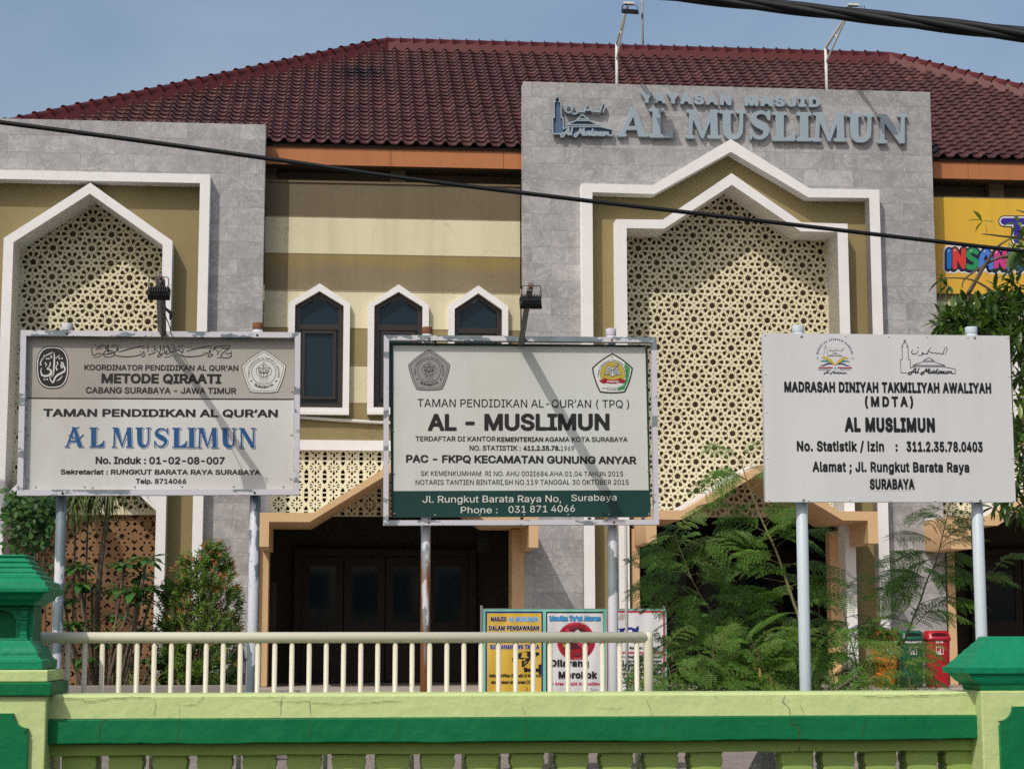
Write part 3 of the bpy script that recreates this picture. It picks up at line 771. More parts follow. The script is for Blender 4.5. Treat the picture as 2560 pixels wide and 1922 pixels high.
canopy(cc, (c1-c0)/2, wz(1650, 1275, YC), wz(1650, 1275, YC)-wz(1650, 1298, YC), (wx(2096, 1275, YC)-wx(1710, 1275, YC))/2, 0.60, YC, YL+0.07, wz(1628, 1275, YC)-wz(1628, 1356, YC), 0.15, YC+0.55)
d0, d1 = wx(649, 1282, YC), wx(1345.6, 1282, YC); dc = (d0+d1)/2
ZD = wz(700, 1281, YC)
canopy(dc, (d1-d0)/2, ZD, wz(700, 1281, YC)-wz(700, 1304, YC), dc-wx(783, 1281, YC), 0.64, YC, YW+0.055, wz(660, 1281, YC)-wz(660, 1366, YC), 0.135, YC+1.0)
# third canopy at the right edge of the view
e0 = wx(2376, 1290, YC); ZR = wz(2450, 1290, YC)
canopy(e0+(d1-d0)/2, (d1-d0)/2, ZR, 0.135, dc-wx(783, 1281, YC), 0.64, YC, YW+0.055, wz(2490, 1290, YC)-wz(2490, 1372, YC), 0.30, YC+0.9)
# jambs
def jamb(x0, x1, y0, y1, ztop): bevel(MB().box(x0, x1, y0, y1, FLOOR+0.003, ztop).build('door_jamb', PEACH, B), 0.01)
zj = ZD-0.14
jamb(wx(646, 1500, 28.1), wx(671, 1500, 28.1), 28.1, YW+0.05, zj)
jamb(wx(1280, 1500, 28.0), wx(1312, 1500, 28.0), 28.0, YW+0.05, zj)
jamb(wx(1576, 1500, 28.0), wx(1597, 1500, 28.0), 27.86, YL+0.07, zj)
jamb(wx(2078, 1500, 28.15), wx(2111, 1500, 28.15), 28.15, YL+0.07, zj)
jamb(wx(2366, 1500, 28.1), wx(2386, 1500, 28.1), 28.02, YW+0.05, zj)

# ------------------------------------------------------------------ rooms, doors, floors behind the openings
def room(x0, x1, y0, y1, z0, z1, m, name='interior_wall'):
    """open-fronted room shell"""
    t = 0.08
    mb = MB()
    mb.box(x0-t, x0, y0, y1, z0, z1); mb.box(x1, x1+t, y0, y1, z0, z1); mb.box(x0-t, x1+t, y1, y1+t, z0, z1); mb.box(x0-t, x1+t, y0, y1, z1, z1+t)
    return mb.build(name, m, B)
zr1 = zb[8]+0.3
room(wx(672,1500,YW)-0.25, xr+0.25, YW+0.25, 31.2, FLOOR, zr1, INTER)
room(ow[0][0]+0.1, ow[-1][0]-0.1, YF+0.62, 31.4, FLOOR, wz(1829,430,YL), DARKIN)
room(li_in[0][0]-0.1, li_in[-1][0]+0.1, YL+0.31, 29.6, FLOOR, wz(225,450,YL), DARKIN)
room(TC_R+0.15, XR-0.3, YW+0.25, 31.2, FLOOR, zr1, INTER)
fl = MB().box(TL_L, XR, 26.3, 31.5, 0.0, FLOOR).build('floor_plinth', FLOORM, B)
MB().box(d0+0.15, d1-0.1, 25.85, 26.295, 0.0, FLOOR-0.17).build('entrance_step', CONC, B)
def door_set(x0, x1, Y, z0, z1, leaves):
    dr = MB().box(x0, x1, Y, Y+0.12, z1-0.12, z1).box(x0, x0+0.12, Y, Y+0.12, z0, z1-0.121).box(x1-0.12, x1, Y, Y+0.12, z0, z1-0.121).build('door', WOODDK, B)
    wl = (x1-x0-0.24)/leaves
    for i in range(leaves):
        a = x0+0.12+wl*i+0.01; b = a+wl-0.02
        zz = z0+(z1-z0)*0.45
        plate('door_leaf', [[(a,z0+.01),(b,z0+.01),(b,z1-.13),(a,z1-.13)], [(a+.12,zz),(b-.12,zz),(b-.12,z1-.28),(a+.12,z1-.28)]], Y+0.02, Y+0.08, WOODDK, dr)
        MB().box(a+.115, b-.115, Y+0.045, Y+0.055, zz-.005, z1-.275).build('door_pane', GLASS, dr)
        MB().box(a+.12, b-.12, Y+0.005, Y+0.019, z0+.15, zz-.15).build('door_panel', WOODDK, dr)
    return dr
door_set(wx(735,1500,31.0), wx(1190,1500,31.0), 31.02, FLOOR+.003, wz(900,1372,31.0), 4)
door_set(wx(1620,1500,31.2), wx(2060,1500,31.2), 31.25, FLOOR+.003, wz(1800,1372,31.2), 4)
door_set(wx(2430,1500,31.0), wx(2800,1500,31.0), 31.02, FLOOR+.003, wz(2500,1372,31.0), 3)
# folding gate leaf just inside the left door
gz = MB()
for i in range(7):
    x = wx(676,1600,28.9)+i*0.012; gz.box(x, x+0.008, 28.9, 28.95, FLOOR+.003, wz(680,1455,28.9))
gz.build('folding_gate', WINFR, B)
# loudspeaker box high in the left doorway
bx = MB().box(wx(1192,1350,30), wx(1226,1350,30), 30, 30.25, wz(1200,1380,30), wz(1200,1330,30)); bevel(bx.build('wall_speaker', BLACKM, B), 0.01)

# ------------------------------------------------------------------ wall right of the centre tower
plate('painted_wall', [[(TC_R, zb[7]), (XR, zb[7]), (XR, zb[0]), (TC_R, zb[0])]] + [win_outline(wd, True, -0.03) for wd in RW], YW, YW+0.2, BANDS, B)
plate('white_sill_band', [[(TC_R, zb[8]), (XR, zb[8]), (XR, zb[7]), (TC_R, zb[7])]], YW-0.05, YW+0.2, WHITE, B)
k = YW/4700/6.506
lattice('lattice_screen', TC_R, XR, wz(2400,1292,YW), zb[8]+0.02, HMW, 295*k, 298*k, wx(2385.5,1269,YW), wz(2385.5,1269,YW), YW+0.06, YW+0.13, LATTICE, False, lambda x, z: x < TC_R+5, 0.008)
# ------------------------------------------------------------------ upper gallery under the eave, side and rear walls
YE = 28.36
ze_l = at(665, 354, YE); ze_r = at(1303, 369, YE)
ZE = (ze_l.z+ze_r.z)/2
f_top = wz(985, 366, 28.42)-0.01; f_bot = wz(985, 416, 28.42)
fb = MB()
joint = [TL_R-5, wx(692,380,28.42), wx(977,390,28.42), wx(1259,400,28.42), TC_L+2, wx(2420,420,28.42), XR+0.3]
for i in range(len(joint)-1): fb.box(joint[i]+0.003, joint[i+1]-0.003, 28.42, 28.46, f_bot, f_top)
fb.build('fascia_board', FASCIA, B)
MB().box(TL_L, XR, 28.462, 31.5, f_bot+0.05, f_bot+0.09).build('soffit', SOFFIT, B)
gal = MB().box(TL_R-0.3, XR, 29.15, 29.25, zb[0]-1.0, f_bot+0.05)
gal.build('gallery_wall', INTERB, B)
for px in (672, 995, 2490):
    x = wx(px, 440, 28.9); MB().box(x-0.12, x+0.12, 28.9, 29.149, zb[0]-0.99, f_bot+0.048).build('gallery_column', INTERB, B)
MB().box(TL_R-0.3, XR, YW+0.21, 31.5, zb[0]-1.05, zb[0]-1.0).build('gallery_floor', CONC, B)
wl = MB().box(TL_L-0.2, TL_L-0.003, YF+0.02, 38.2, 0, ZE-0.05).box(XR+0.003, XR+0.2, YW, 38.2, 0, ZE-0.05).box(TL_L-0.2, XR+0.2, 38.203, 38.4, 0, ZE-0.05)
wl.build('side_wall', CREAM, B)
# ------------------------------------------------------------------ roof
PIT = math.radians(33.0); ct, st_ = math.cos(PIT), math.sin(PIT)
RN = Vector((0, -st_, ct))
def on_roof(px, py):
    r = FWD*FPX + RGT*(px-1280) - UPV*(py-961); o = Vector((0, 0, EYE)); p0 = Vector((0, YE, ZE))
    return o + r*((p0-o).dot(RN)/r.dot(RN))
rl, rr_ = on_roof(966, 118), on_roof(2228, 160)
hl = on_roof(300, 268); hr = on_roof(2560, 240)
SR = ((rl.y-YE)/ct + (rr_.y-YE)/ct)/2
sl = lambda p: (p.y-YE)/ct
mL = (hl.x-rl.x)/(sl(hl)-SR); mR = (hr.x-rr_.x)/(sl(hr)-SR)
def hipx(s): return rl.x+mL*(s-SR), rr_.x+mR*(s-SR)
TW, NC = 0.226, 27
CL = SR/NC
prof_u = [0, .08, .2, .34, .48, .58, .64, .72, .79, .86, .94]
def prof(u):
    if u < .58: return -0.016*math.sin(math.pi*u/.58)
    return 0.052*math.sin(math.pi*(u-.58)/.42)**0.8
x0r, x1r = hipx(0)
n_t = int((x1r-x0r)/TW)+2
us = [(i+u)*TW for i in range(n_t) for u in prof_u]; hs = [prof(u) for i in range(n_t) for u in prof_u]
xs = np.array(us)+x0r-TW*0.3; hs = np.array(hs)
rows = []
def row(s, lift):
    a = np.empty((len(xs), 3)); a[:,0] = xs; a[:,1] = YE+s*ct-(hs+lift)*st_; a[:,2] = ZE+s*st_+(hs+lift)*ct; return a
V = []; Fc = []; SM = []; base = 0
nX = len(xs)
jit = RNG.normal(0, 0.0025, NC)
for k_ in range(NC):
    s0, s1 = k_*CL, (k_+1)*CL+0.02
    lift = 0.036+jit[k_]
    V += [row(s0+0.004, lift-0.030), row(s0, lift-0.006), row(s0+0.008, lift), row(s1, 0.002)]
    h0a, h1a = hipx(s0); h0b, h1b = hipx(s1)
    for i in range(nX-1):
        xc = (xs[i]+xs[i+1])/2
        if xc < (h0a+h0b)/2-0.05 or xc > (h1a+h1b)/2+0.05: continue
        for q in range(3):
            b0 = (k_*4+q)*nX+i
            Fc.append((b0, b0+1, b0+nX+1, b0+nX)); SM.append(q > 0)
me = bpy.data.meshes.new('roof'); VV = np.concatenate(V)
me.from_pydata(VV.tolist(), [], Fc); me.polygons.foreach_set('use_smooth', SM); me.update()
ROOF = link('roof', me, TILE, B)
# under-slab, end slopes and rear slope keep the roof closed from the side
p_ = lambda x, s, d=0.05: (x, YE+s*ct+d*st_, ZE+s*st_-d*ct)
yb_, zb_ = YE+2*SR*ct, ZE
a0, a1 = hipx(0); r0, r1 = hipx(SR)
und = MB().add([p_(a0,0), p_(a1,0), p_(r1,SR), p_(r0,SR), (a1,yb_,zb_-.04), (a0,yb_,zb_-.04)], [(0,1,2,3),(1,4,2),(5,0,3),(4,5,3,2)])
und.build('roof_underlay', RIDGE, ROOF)
# black strip put in as the shadow gap under the first course
MB().box(a0+0.2, a1-0.2, YE+0.03, YE+0.10, ZE-0.055, ZE-0.008).build('shadow_gap_strip', DARKIN, ROOF)
def cap_run(p, q, n, r=0.088, skirt=True):
    p, q = Vector(p), Vector(q); d = (q-p); L = d.length; d.normalize()
    side = d.cross(Vector((0,0,1))).normalized(); up = side.cross(d).normalized()
    mb = MB(); step = L/n
    for i in range(n):
        c0_ = p+d*(step*i); c1_ = p+d*(step*(i+1)+0.02)
        def arc(c, rad, lift): return [c + side*(rad*math.cos(t)) + up*(rad*math.sin(t)*1.15+lift) for t in [math.pi*j/8 for j in range(9)]]
        segs = [(0, r*1.28), (0.06, r*1.28), (0.075, r*1.05), (1.0, r*0.96)]
        rg = [arc(c0_+(c1_-c0_)*f, rd, 0.06) for f, rd in segs]
        vs = [v for a in rg for v in a]; fs = []
        for a in range(len(rg)-1):
            for j in range(8): fs.append((a*9+j, a*9+j+1, (a+1)*9+j+1, (a+1)*9+j))
        fs.append(tuple(range(9)))
        mb.add(vs, fs, 0, True)
    if skirt:
        for s_ in (1, -1):
            a, b = p+side*(s_*r*0.93), q+side*(s_*r*0.93); c, e = p+side*(s_*r*1.45), q+side*(s_*r*1.45)
            mb.add([a+up*.09, b+up*.09, e-up*.10, c-up*.10], [(0,1,2,3)])
    return mb.build('ridge_cap', RIDGE, ROOF)
lift = Vector((0, 0, 0.035))
Rl = Vector((r0, YE+SR*ct, ZE+SR*st_)); Rr = Vector((r1, YE+SR*ct, ZE+SR*st_))
cap_run(Rl+lift, Rr+lift, int((r1-r0)/0.235))
Hl = Vector((a0, YE, ZE)); Hr = Vector((a1, YE, ZE))
cap_run(Hl+lift, Rl+lift, int((Rl-Hl).length/0.26)); cap_run(Hr+lift, Rr+lift, int((Rr-Hr).length/0.26))
# ------------------------------------------------------------------ boundary wall in front
YWALL = 9.95
def Zw(py, Y=YWALL): return wz(1280, py, Y)
WL, WR = wx(108, 1800, YWALL), wx(2456, 1800, YWALL)
ztop, zg1, zg0, zr0 = Zw(1732), Zw(1792), Zw(1852.5), Zw(1884)
FW = thing('boundary_wall', ((WL+WR)/2, 10.05, 0), 'low masonry boundary wall with cracked light green coping, dark green band and stepped balusters', 'boundary wall')
bevel(MB().loft([[(x, y_, z_) for y_, z_ in [(YWALL, zg1), (YWALL+.004, ztop-.012), (YWALL+.016, ztop), (YWALL+.31, ztop), (YWALL+.325, ztop-.012), (YWALL+.325, zg1)]] for x in (WL, WR)]).build('coping', LGREEN, FW), 0.004)
def wavy_band(z0, z1, y0, y1, amp=0.004):
    n = 60; rings = []
    for i in range(n+1):
        x = WL+(WR-WL)*i/n; a = amp*(math.sin(i*.7)*.5+math.sin(i*1.9+1)*.3+random.uniform(-.5,.5)); b = amp*(math.sin(i*.45)*.5+random.uniform(-.6,.6))
        rings.append([(x, y0, z0+b), (x, y0, z1), (x, y1, z1), (x, y1, z0+b)])
    return MB().loft(rings)
bevel(wavy_band(zg0, zg1-.0005, YWALL-.022, YWALL+.315).build('green_band', DGREEN, FW), 0.006)
bevel(wavy_band(zr0, zg0-.004, YWALL+.055, YWALL+.24, .003).build('under_rail', BGREEN, FW), 0.006)
MB().box(WL, WR, YWALL+.06, YWALL+.23, zg0-.005, zg0+.01).build('wall_joint', DGREEN, FW)
bevel(MB().box(WL, WR, YWALL+.0, YWALL+.30, 0.0, 0.46).build('wall_base', LGREEN, FW), 0.01)
bx_px = [310, 421.5, 534, 647, 760, 872.5, 983, 1097, 1209, 1323, 1436, 1549, 1661, 1774, 2004, 2108, 2214, 2318, 2418]
bx_px = [192] + bx_px
for i, px in enumerate(bx_px):
    c = wx(px, 1900, YWALL); yc = YWALL+.17
    prof_b = [(.040,0.46),(.088,.5),(.095,.56),(.07,.60),(.052,.68),(.060,.78),(.075,.86),(.079,.93),(.090,.945),(.094,.975),(.088,.985),(.098,1.0),(.102,1.03),(.094,1.045),(.106,zr0-.0005)]
    wv = random.uniform(.97, 1.03)
    rings = [[(c+sx*r*wv*.885, yc+sy*min(r,.082), z) for sx, sy in ((-1,-1),(-.2,-1.04),(.2,-1.04),(1,-1),(1,1),(-1,1))] for r, z in prof_b]
    bevel(MB().loft(rings).build('baluster', BGREEN, FW), 0.006)
# hairline cracks in the coping
def crack(pts, wd, name='crack'):
    mb = MB(); P = []
    for (x0, y0), (x1, y1) in zip(pts, pts[1:]):
        n = max(2, int(math.hypot(x1-x0, y1-y0)/9))
        for k in range(n):
            t = k/n; P.append((x0+(x1-x0)*t+random.uniform(-2.2,2.2), y0+(y1-y0)*t+random.uniform(-1.6,1.6)))
    P.append(pts[-1])
    n = len(P); vs = []
    for i, (x, y_) in enumerate(P):
        Y_ = YWALL-.0245 if 1790.5 < y_ < 1853.5 else (YWALL-.003 if y_ <= 1790.5 else YWALL+.05)
        h = wd*(0.45+0.9*random.random())*(0.35 if i in (0, n-1) else 1)
        a = P[max(i-1,0)]; b = P[min(i+1,n-1)]; dx, dy = b[0]-a[0], b[1]-a[1]; L = math.hypot(dx, dy) or 1
        q = at(x, y_, Y_); nx_, nz_ = dy/L, dx/L
        vs += [(q.x+nx_*h, q.y, q.z+nz_*h), (q.x-nx_*h, q.y, q.z-nz_*h)]
    mb.add(vs, [(2*i, 2*i+2, 2*i+3, 2*i+1) for i in range(n-1)]); return mb.build(name, CRACK, FW)
CR = [([(155,1745),(205,1746),(212,1754),(260,1748),(320,1741),(380,1742)],.0013), ([(386,1742),(388,1770),(386,1790)],.0008), ([(447,1760),(449,1790)],.0010), ([(447,1793),(444,1852)],.0010), ([(449,1763),(490,1760),(502,1748),(510,1740)],.0010),
      ([(707,1737),(703,1756),(699,1790)],.0012), ([(680,1752),(700,1755),(775,1751),(775,1790)],.0009), ([(773,1793),(777,1822),(772,1851)],.0012), ([(776,1755),(855,1760),(950,1754),(1010,1750)],.0009), ([(265,1793),(252,1812),(246,1850)],.0012), ([(268,1795),(255,1800)],.001), ([(998,1795),(995,1851)],.0008),
      ([(1306,1760),(1312,1790)],.0009), ([(1313,1793),(1318,1820),(1314,1851)],.0012), ([(1617,1748),(1625,1775),(1632,1788)],.0009), ([(1661,1805),(1665,1851)],.001),
      ([(1963,1734),(1957,1752),(1974,1770),(1976,1790)],.0018), ([(1976,1793),(1978,1808),(1998,1812),(1997,1851)],.0022), ([(1998,1862),(1997,1880)],.0018), ([(1998,1752),(2010,1788)],.0008), ([(2167,1791),(2158,1812),(2156,1846)],.0015), ([(2160,1740),(2210,1742),(2300,1738),(2390,1735),(2425,1732)],.0012), ([(1785,1736),(1795,1744)],.0009), ([(2438,1737),(2447,1760)],.001), ([(575,1742),(720,1741)],.0006), ([(1480,1768),(1560,1771)],.0006), ([(1180,1738),(1182,1748)],.0006)]
for pts_, wd_ in CR: crack(pts_, wd_)

# ------------------------------------------------------------------ gate posts
def ring_sq(cx, cy, hw, z, ch=0.0):
    if ch <= 0: return [(cx-hw, cy-hw, z), (cx+hw, cy-hw, z), (cx+hw, cy+hw, z), (cx-hw, cy+hw, z)]
    return [(cx-hw+ch, cy-hw, z), (cx+hw-ch, cy-hw, z), (cx+hw, cy-hw+ch, z), (cx+hw, cy+hw-ch, z), (cx+hw-ch, cy+hw, z), (cx-hw+ch, cy+hw, z), (cx-hw, cy+hw-ch, z), (cx-hw, cy-hw+ch, z)]
YP = 9.85
def notched(x0, x1, z1, r, right=True, left=True):
    """raised panel outline with hollow upper corners, standing on the ground"""
    arc = [(r*math.cos(t), r*math.sin(t)) for t in [math.pi/2*k/6 for k in range(7)]]
    pts = [(x0, 0.2), (x1, 0.2)]
    s_ = 0.02
    pts += [(x1, z1-r-s_), (x1-s_, z1-r-s_)] + [(x1-a, z1-b) for a, b in [(r*math.sin(t)+s_*0, r*math.cos(t)) for t in [math.pi/2*k/6 for k in range(7)]]] + [(x1-r-s_, z1)]
    pts += [(x0+r+s_, z1)] + [(x0+a, z1-b) for a, b in [(r*math.sin(t), r*math.cos(t)) for t in [math.pi/2*k/6 for k in reversed(range(7))]]] + [(x0+s_, z1-r-s_), (x0, z1-r-s_)]
    return pts
hwL = 0.28; xL = wx(114.6, 1800, YP)-hwL; yL = YP+hwL
def zp(py): return wz(60, py, YP)
PL = thing('gate_post', (xL, yL, 0), 'tall green gate post crowned with a tiered lantern house, beside the gate railing', 'gate post')
bevel(MB().box(xL-hwL, xL+hwL, YP, YP+2*hwL, 0, zp(1739)).build('post_body', LGREEN, PL), 0.008)
pr = wx(71, 1850, YP); plate('raised_panel', [notched(2*xL-pr, pr, zp(1782), 0.075)], YP-0.03, YP-.0005, DGREEN, PL)
# hollow corners keep the panel's mirrored outline
def tiers(name, spec, mat, ch=0.0, wob=0.0):
    return bevel(MB().loft([ring_sq(spec[0], spec[1], hw+random.uniform(-wob, wob), z, ch) for hw, z in spec[2]]).build(name, mat, PL if spec[0] == xL else PR), 0.006)
tiers('moulding', (xL, yL, [(.304, zp(1739)+.001), (.306, zp(1706)), (.296, zp(1704.5))]), DGREEN)
tiers('light_band', (xL, yL, [(.283, zp(1704.5)+.001), (.283, zp(1676)), (.27, zp(1674))]), LGREEN)
tiers('lantern_plinth', (xL, yL, [(.252, zp(1674)+.001), (.252, zp(1650)), (.236, zp(1648)), (.232, zp(1643)), (.224, zp(1641)), (.222, zp(1629)), (.212, zp(1626)), (.205, zp(1620)), (.178, zp(1604)), (.176, zp(1600))]), CAPGREEN, 0, .002)
lb = plate('lantern_house', [[(xL-.172, zp(1600)+.001), (xL-.172, zp(1512)), (xL+.172, zp(1512)), (xL+.172, zp(1600)+.001)], [(xL-.085, zp(1594)), (xL+.085, zp(1594)), (xL+.085, zp(1548)), (xL+.06, zp(1530)), (xL, zp(1522)), (xL-.06, zp(1530)), (xL-.085, zp(1548))]], yL-.10, yL-.05, CAPGREEN, PL)
MB().box(xL-.171, xL+.171, yL-.049, yL+.172, zp(1600)+.001, zp(1512)).build('lantern_core', DGREEN, PL)
for s_ in (1, -1):
    q = MB(); c = xL+s_*.128
    for a, b, w_ in ((1600,1594,.026),(1593,1588,.02),(1587,1549,.018),(1548,1541,.022),(1540,1522,.02),(1521,1515,.026)): q.loft([ring_sq(c, yL-.105, w_*1.0, zp(a)), ring_sq(c, yL-.105, w_*.95, zp(b))])
    bevel(q.build('lantern_column', CAPGREEN, PL), 0.003)
tiers('lantern_eave', (xL, yL, [(.186, zp(1512)+.001), (.20, zp(1503)), (.232, zp(1496)), (.238, zp(1486)), (.262, zp(1481)), (.272, zp(1480)), (.274, zp(1466)), (.262, zp(1465))]), CAPGREEN)
rt = []
edges = [110, 96, 83, 71, 61, 51, 43]; ys_ = [1465, 1449.5, 1436, 1423, 1410, 1396.5, 1382.6]
for i in range(6):
    h0 = .274*(edges[i]+19)/129; h1 = .274*(edges[i+1]+19)/129
    rt += [(h0-.012, zp(ys_[i])+.0005), (h0-.020, zp(ys_[i]-4)), (h1+.006, zp(ys_[i+1]+3)), (h1+.001, zp(ys_[i+1]))]
tiers('lantern_roof', (xL, yL, rt), CAPGREEN, 0, .0015)

hwR = 0.30; xR = wx(2455, 1800, YP)+hwR; yR = YP+.16
PR = thing('gate_post', (xR, yR, 0), 'lower green gate post with a broad stepped cap, below the grey metal sign', 'gate post')
def zq(py): return wz(2480, py, YP)
bevel(MB().box(xR-hwR, xR+hwR, YP, YP+.32, 0, zq(1726)).build('post_body', LGREEN, PR), 0.008)
pl_ = wx(2497, 1850, YP); plate('raised_panel', [notched(pl_, 2*xR-pl_, zq(1765), 0.075)], YP-0.03, YP-.0005, DGREEN, PR)
def rect(px, hy, z):
    """stepped cap: px is its front left corner in the photograph, hy half its depth"""
    hx = xR-wx(px, 1680, yR-hy); return [(xR-hx, yR-hy, z), (xR+hx, yR-hy, z), (xR+hx, yR+hy, z), (xR-hx, yR+hy, z)]
def caps(name, lst, mat): bevel(MB().loft([rect(px, hy, z) for px, hy, z in lst]).build(name, mat, PR), 0.006)
caps('cap_base', [(2452, .15, zq(1726)+.001), (2450, .152, zq(1712)), (2453, .15, zq(1711))], DGREEN)
caps('cap_underside', [(2447, .155, zq(1711)+.001), (2437, .163, zq(1703)), (2434, .165, zq(1700)), (2426, .172, zq(1690)), (2423, .175, zq(1684)), (2416, .18, zq(1683))], CAPGREEN)
tr = [(2412, .185, zq(1683)+.001), (2411, .187, zq(1668)), (2413, .185, zq(1666.5))]
ed = [2420, 2431.5, 2443, 2454, 2465.5, 2477]; yy = [1665, 1650, 1635.5, 1620.5, 1606, 1590]; hy_ = [.178, .158, .138, .115, .095, .075]
for i in range(5): tr += [(ed[i], hy_[i], zq(yy[i])+.0005), (ed[i]+4, hy_[i]-.006, zq(yy[i]-5)), (ed[i+1]-4, hy_[i+1]+.008, zq(yy[i+1]+3)), (ed[i+1], hy_[i+1], zq(yy[i+1]))]
caps('cap_tiers', tr, CAPGREEN)

# ------------------------------------------------------------------ sliding gate behind the wall
YR = 10.5
g0, g1 = wx(88, 1592, YR), wx(1632, 1592, YR); zg = wz(860, 1593, YR); rp = 0.0305
GT = thing('sliding_gate', ((g0+g1)/2, YR, 0), 'cream painted tube railing of a sliding gate standing behind the boundary wall', 'gate')
xe = g1-.026
MB().path([(g0, YR, zg), (g0+.02, YR, zg), (xe-.01, YR, zg)], rp, 20).build('top_rail', RAILM, GT)
MB().path([(xe, YR, 0.12), (xe, YR, zg-.01), (xe, YR, zg+rp*0.96)], .0265, 18).build('end_post', RAILM, GT)
MB().path([(g0, YR, 0.2), (xe-.012, YR, 0.2)], .022, 12).build('bottom_rail', RAILM, GT)
n_b = 35
for i in range(n_b):
    px = 125+(1592.5-125)*i/(n_b-1)+ (1.2*math.sin(i*.18))
    x = wx(px, 1660, YR)
    MB().path([(x, YR, 0.215), (x+random.uniform(-.0015,.0015), YR, zg-rp+.004)], .0140, 12).build('baluster_bar', RAILM, GT)
# ------------------------------------------------------------------ three sign boards
YS = 11.40
def Q(px, py, Y): return at(px, py, Y)
def conv_at(Y, sc, ox, oy):
    """zoomed photo coordinates -> (x, z) on the plane y=Y"""
    def f(x, y):
        p = at(ox+x/sc, oy+y/sc, Y); return (p.x, p.z)
    return f
def quad_plate(name, cs, y0, y1, mat, par, bev=0.0):
    return plate(name, [[(p.x, p.z) for p in cs]], y0, y1, mat, par, bev)
def frame4(cs, wd, y0, y1, mats, par):
    """four welded bars round the corners (tl, tr, br, bl)"""
    cx = sum(p.x for p in cs)/4; cz = sum(p.z for p in cs)/4
    inner = []
    for p in cs:
        inner.append(Vector((p.x+(wd if p.x < cx else -wd), 0, p.z+(wd if p.z < cz else -wd))))
    for i in range(4):
        j = (i+1) % 4
        a, b, c, d = cs[i], cs[j], inner[j], inner[i]
        bevel(plate('frame_bar', [[(a.x,a.z),(b.x,b.z),(c.x,c.z),(d.x,d.z)]], y0, y1, mats[i], par), 0.002)
def post(px, ytop, yref, Y, r, mat, par, capm=None):
    x = wx(px, yref, Y); zt = wz(px, ytop, Y)
    MB().path([(x, Y, 0), (x, Y, 1.5), (x, Y, zt-.004)], r, 20).build('post', mat, par)
    bevel(MB().path([(x, Y, zt-.045), (x, Y, zt)], r*1.07, 20).build('post_cap', capm or mat, par), 0.004)
def screws(par, pts, Y, r=0.007, mat=STEEL):
    for px, py in pts:
        p = at(px, py, Y); mb = MB()
        mb.loft([[(p.x+rr*math.cos(t), Y-d, p.z+rr*math.sin(t)) for t in [2*math.pi*k/10 for k in range(10)]] for rr, d in ((r, 0), (r*.95, .0022), (r*.6, .004))], 0, False, True, True)
        mb.build('screw', mat, par)

# ---- emblem with the pentagon (drawn in the zoom coordinates of sign one)
def pent(cx, cy, R, n=8):
    """bulging pentagon"""
    V_ = [(cx+R*math.sin(2*math.pi*k/5), cy-R*math.cos(2*math.pi*k/5)) for k in range(5)]; out = []
    for i in range(5):
        a, b = V_[i], V_[(i+1) % 5]; mx, my = (a[0]+b[0])/2-cx, (a[1]+b[1])/2-cy; L = math.hypot(mx, my)
        for k in range(n):
            t = k/n; bu = R*0.05*4*t*(1-t)
            out.append((a[0]+(b[0]-a[0])*t+mx/L*bu, a[1]+(b[1]-a[1])*t+my/L*bu))
    return out
def tpq_emblem(L, cx, cy, s, fill=None, ink=0, tw=1.0, small=3):
    """s = units per zoom pixel of the close-up (1789 px wide)"""
    T = lambda x, y: (cx+(x-895)*s, cy+(y-820)*s)
    if fill is not None: L.poly([T(*p) for p in pent(895, 850, 752)], fill, 0.0004)
    cv = Canvas(180, 80, 1620, 1520, 8)
    cv.stroke(pent(895, 850, 745), 17, True); cv.stroke(pent(895, 852, 672), 13, True)
    cv.stroke(circle(893, 830, 390, 60), 17, True)
    on = spline([(895,500),(960,590),(1060,650),(1130,720),(1145,800),(1120,880),(1040,950),(985,1000)], 5)
    cv.stroke(on, 15); cv.stroke([(2*895-x, y) for x, y in on], 15)
    cv.stroke([(715,695),(740,830),(890,850),(1045,830),(1075,695),(980,690),(893,705),(800,690)], 20, True)
    cv.stroke([(893,705),(893,1005)], 20); cv.stroke([(745,850),(890,870),(1040,850)], 12)
    for s_ in (1, -1):
        for k in range(5): cv.stroke([(893+s_*35, 735+k*20), (893+s_*140, 732+k*19)], 9)
        cv.stroke(spline([(893+s_*135,885),(893+s_*110,920),(893+s_*60,960),(893+s_*45,1000)], 4), 26)
        cv.stroke([(893+s_*400, 1112)], 60)
    cv.stroke(circle(895, 630, 36, 20), 12, True); cv.stroke([(895,580),(880,620),(895,690)], 14)
    L.loops([[T(*p) for p in lp] for lp in cv.trace(0, .3)], ink, 0.0008)
    L.arc("TAMAN PENDIDIKAN AL QUR’AN AL MUSLIMUN", cx+(895-895)*s, cy+(860-820)*s, 455*s, -108, 108, 62*s, ink, .02, False, .8*tw, 0.0008)
    L.arc("SURABAYA", cx, cy+(790-820)*s, 560*s, 215, 145, 88*s, ink, .035, True, 1.15, 0.0008)
    for k, t in enumerate(("RUNGKUT BARATA", "TELP. 8714066", "NO. INDUK 007")):
        L.line(t, cx+(-150+k*10)*s, cx+(160-k*10)*s, cy+(1050+62*k-820)*s, cy+(1012+62*k-820)*s, small, .0, dy=0.0008)

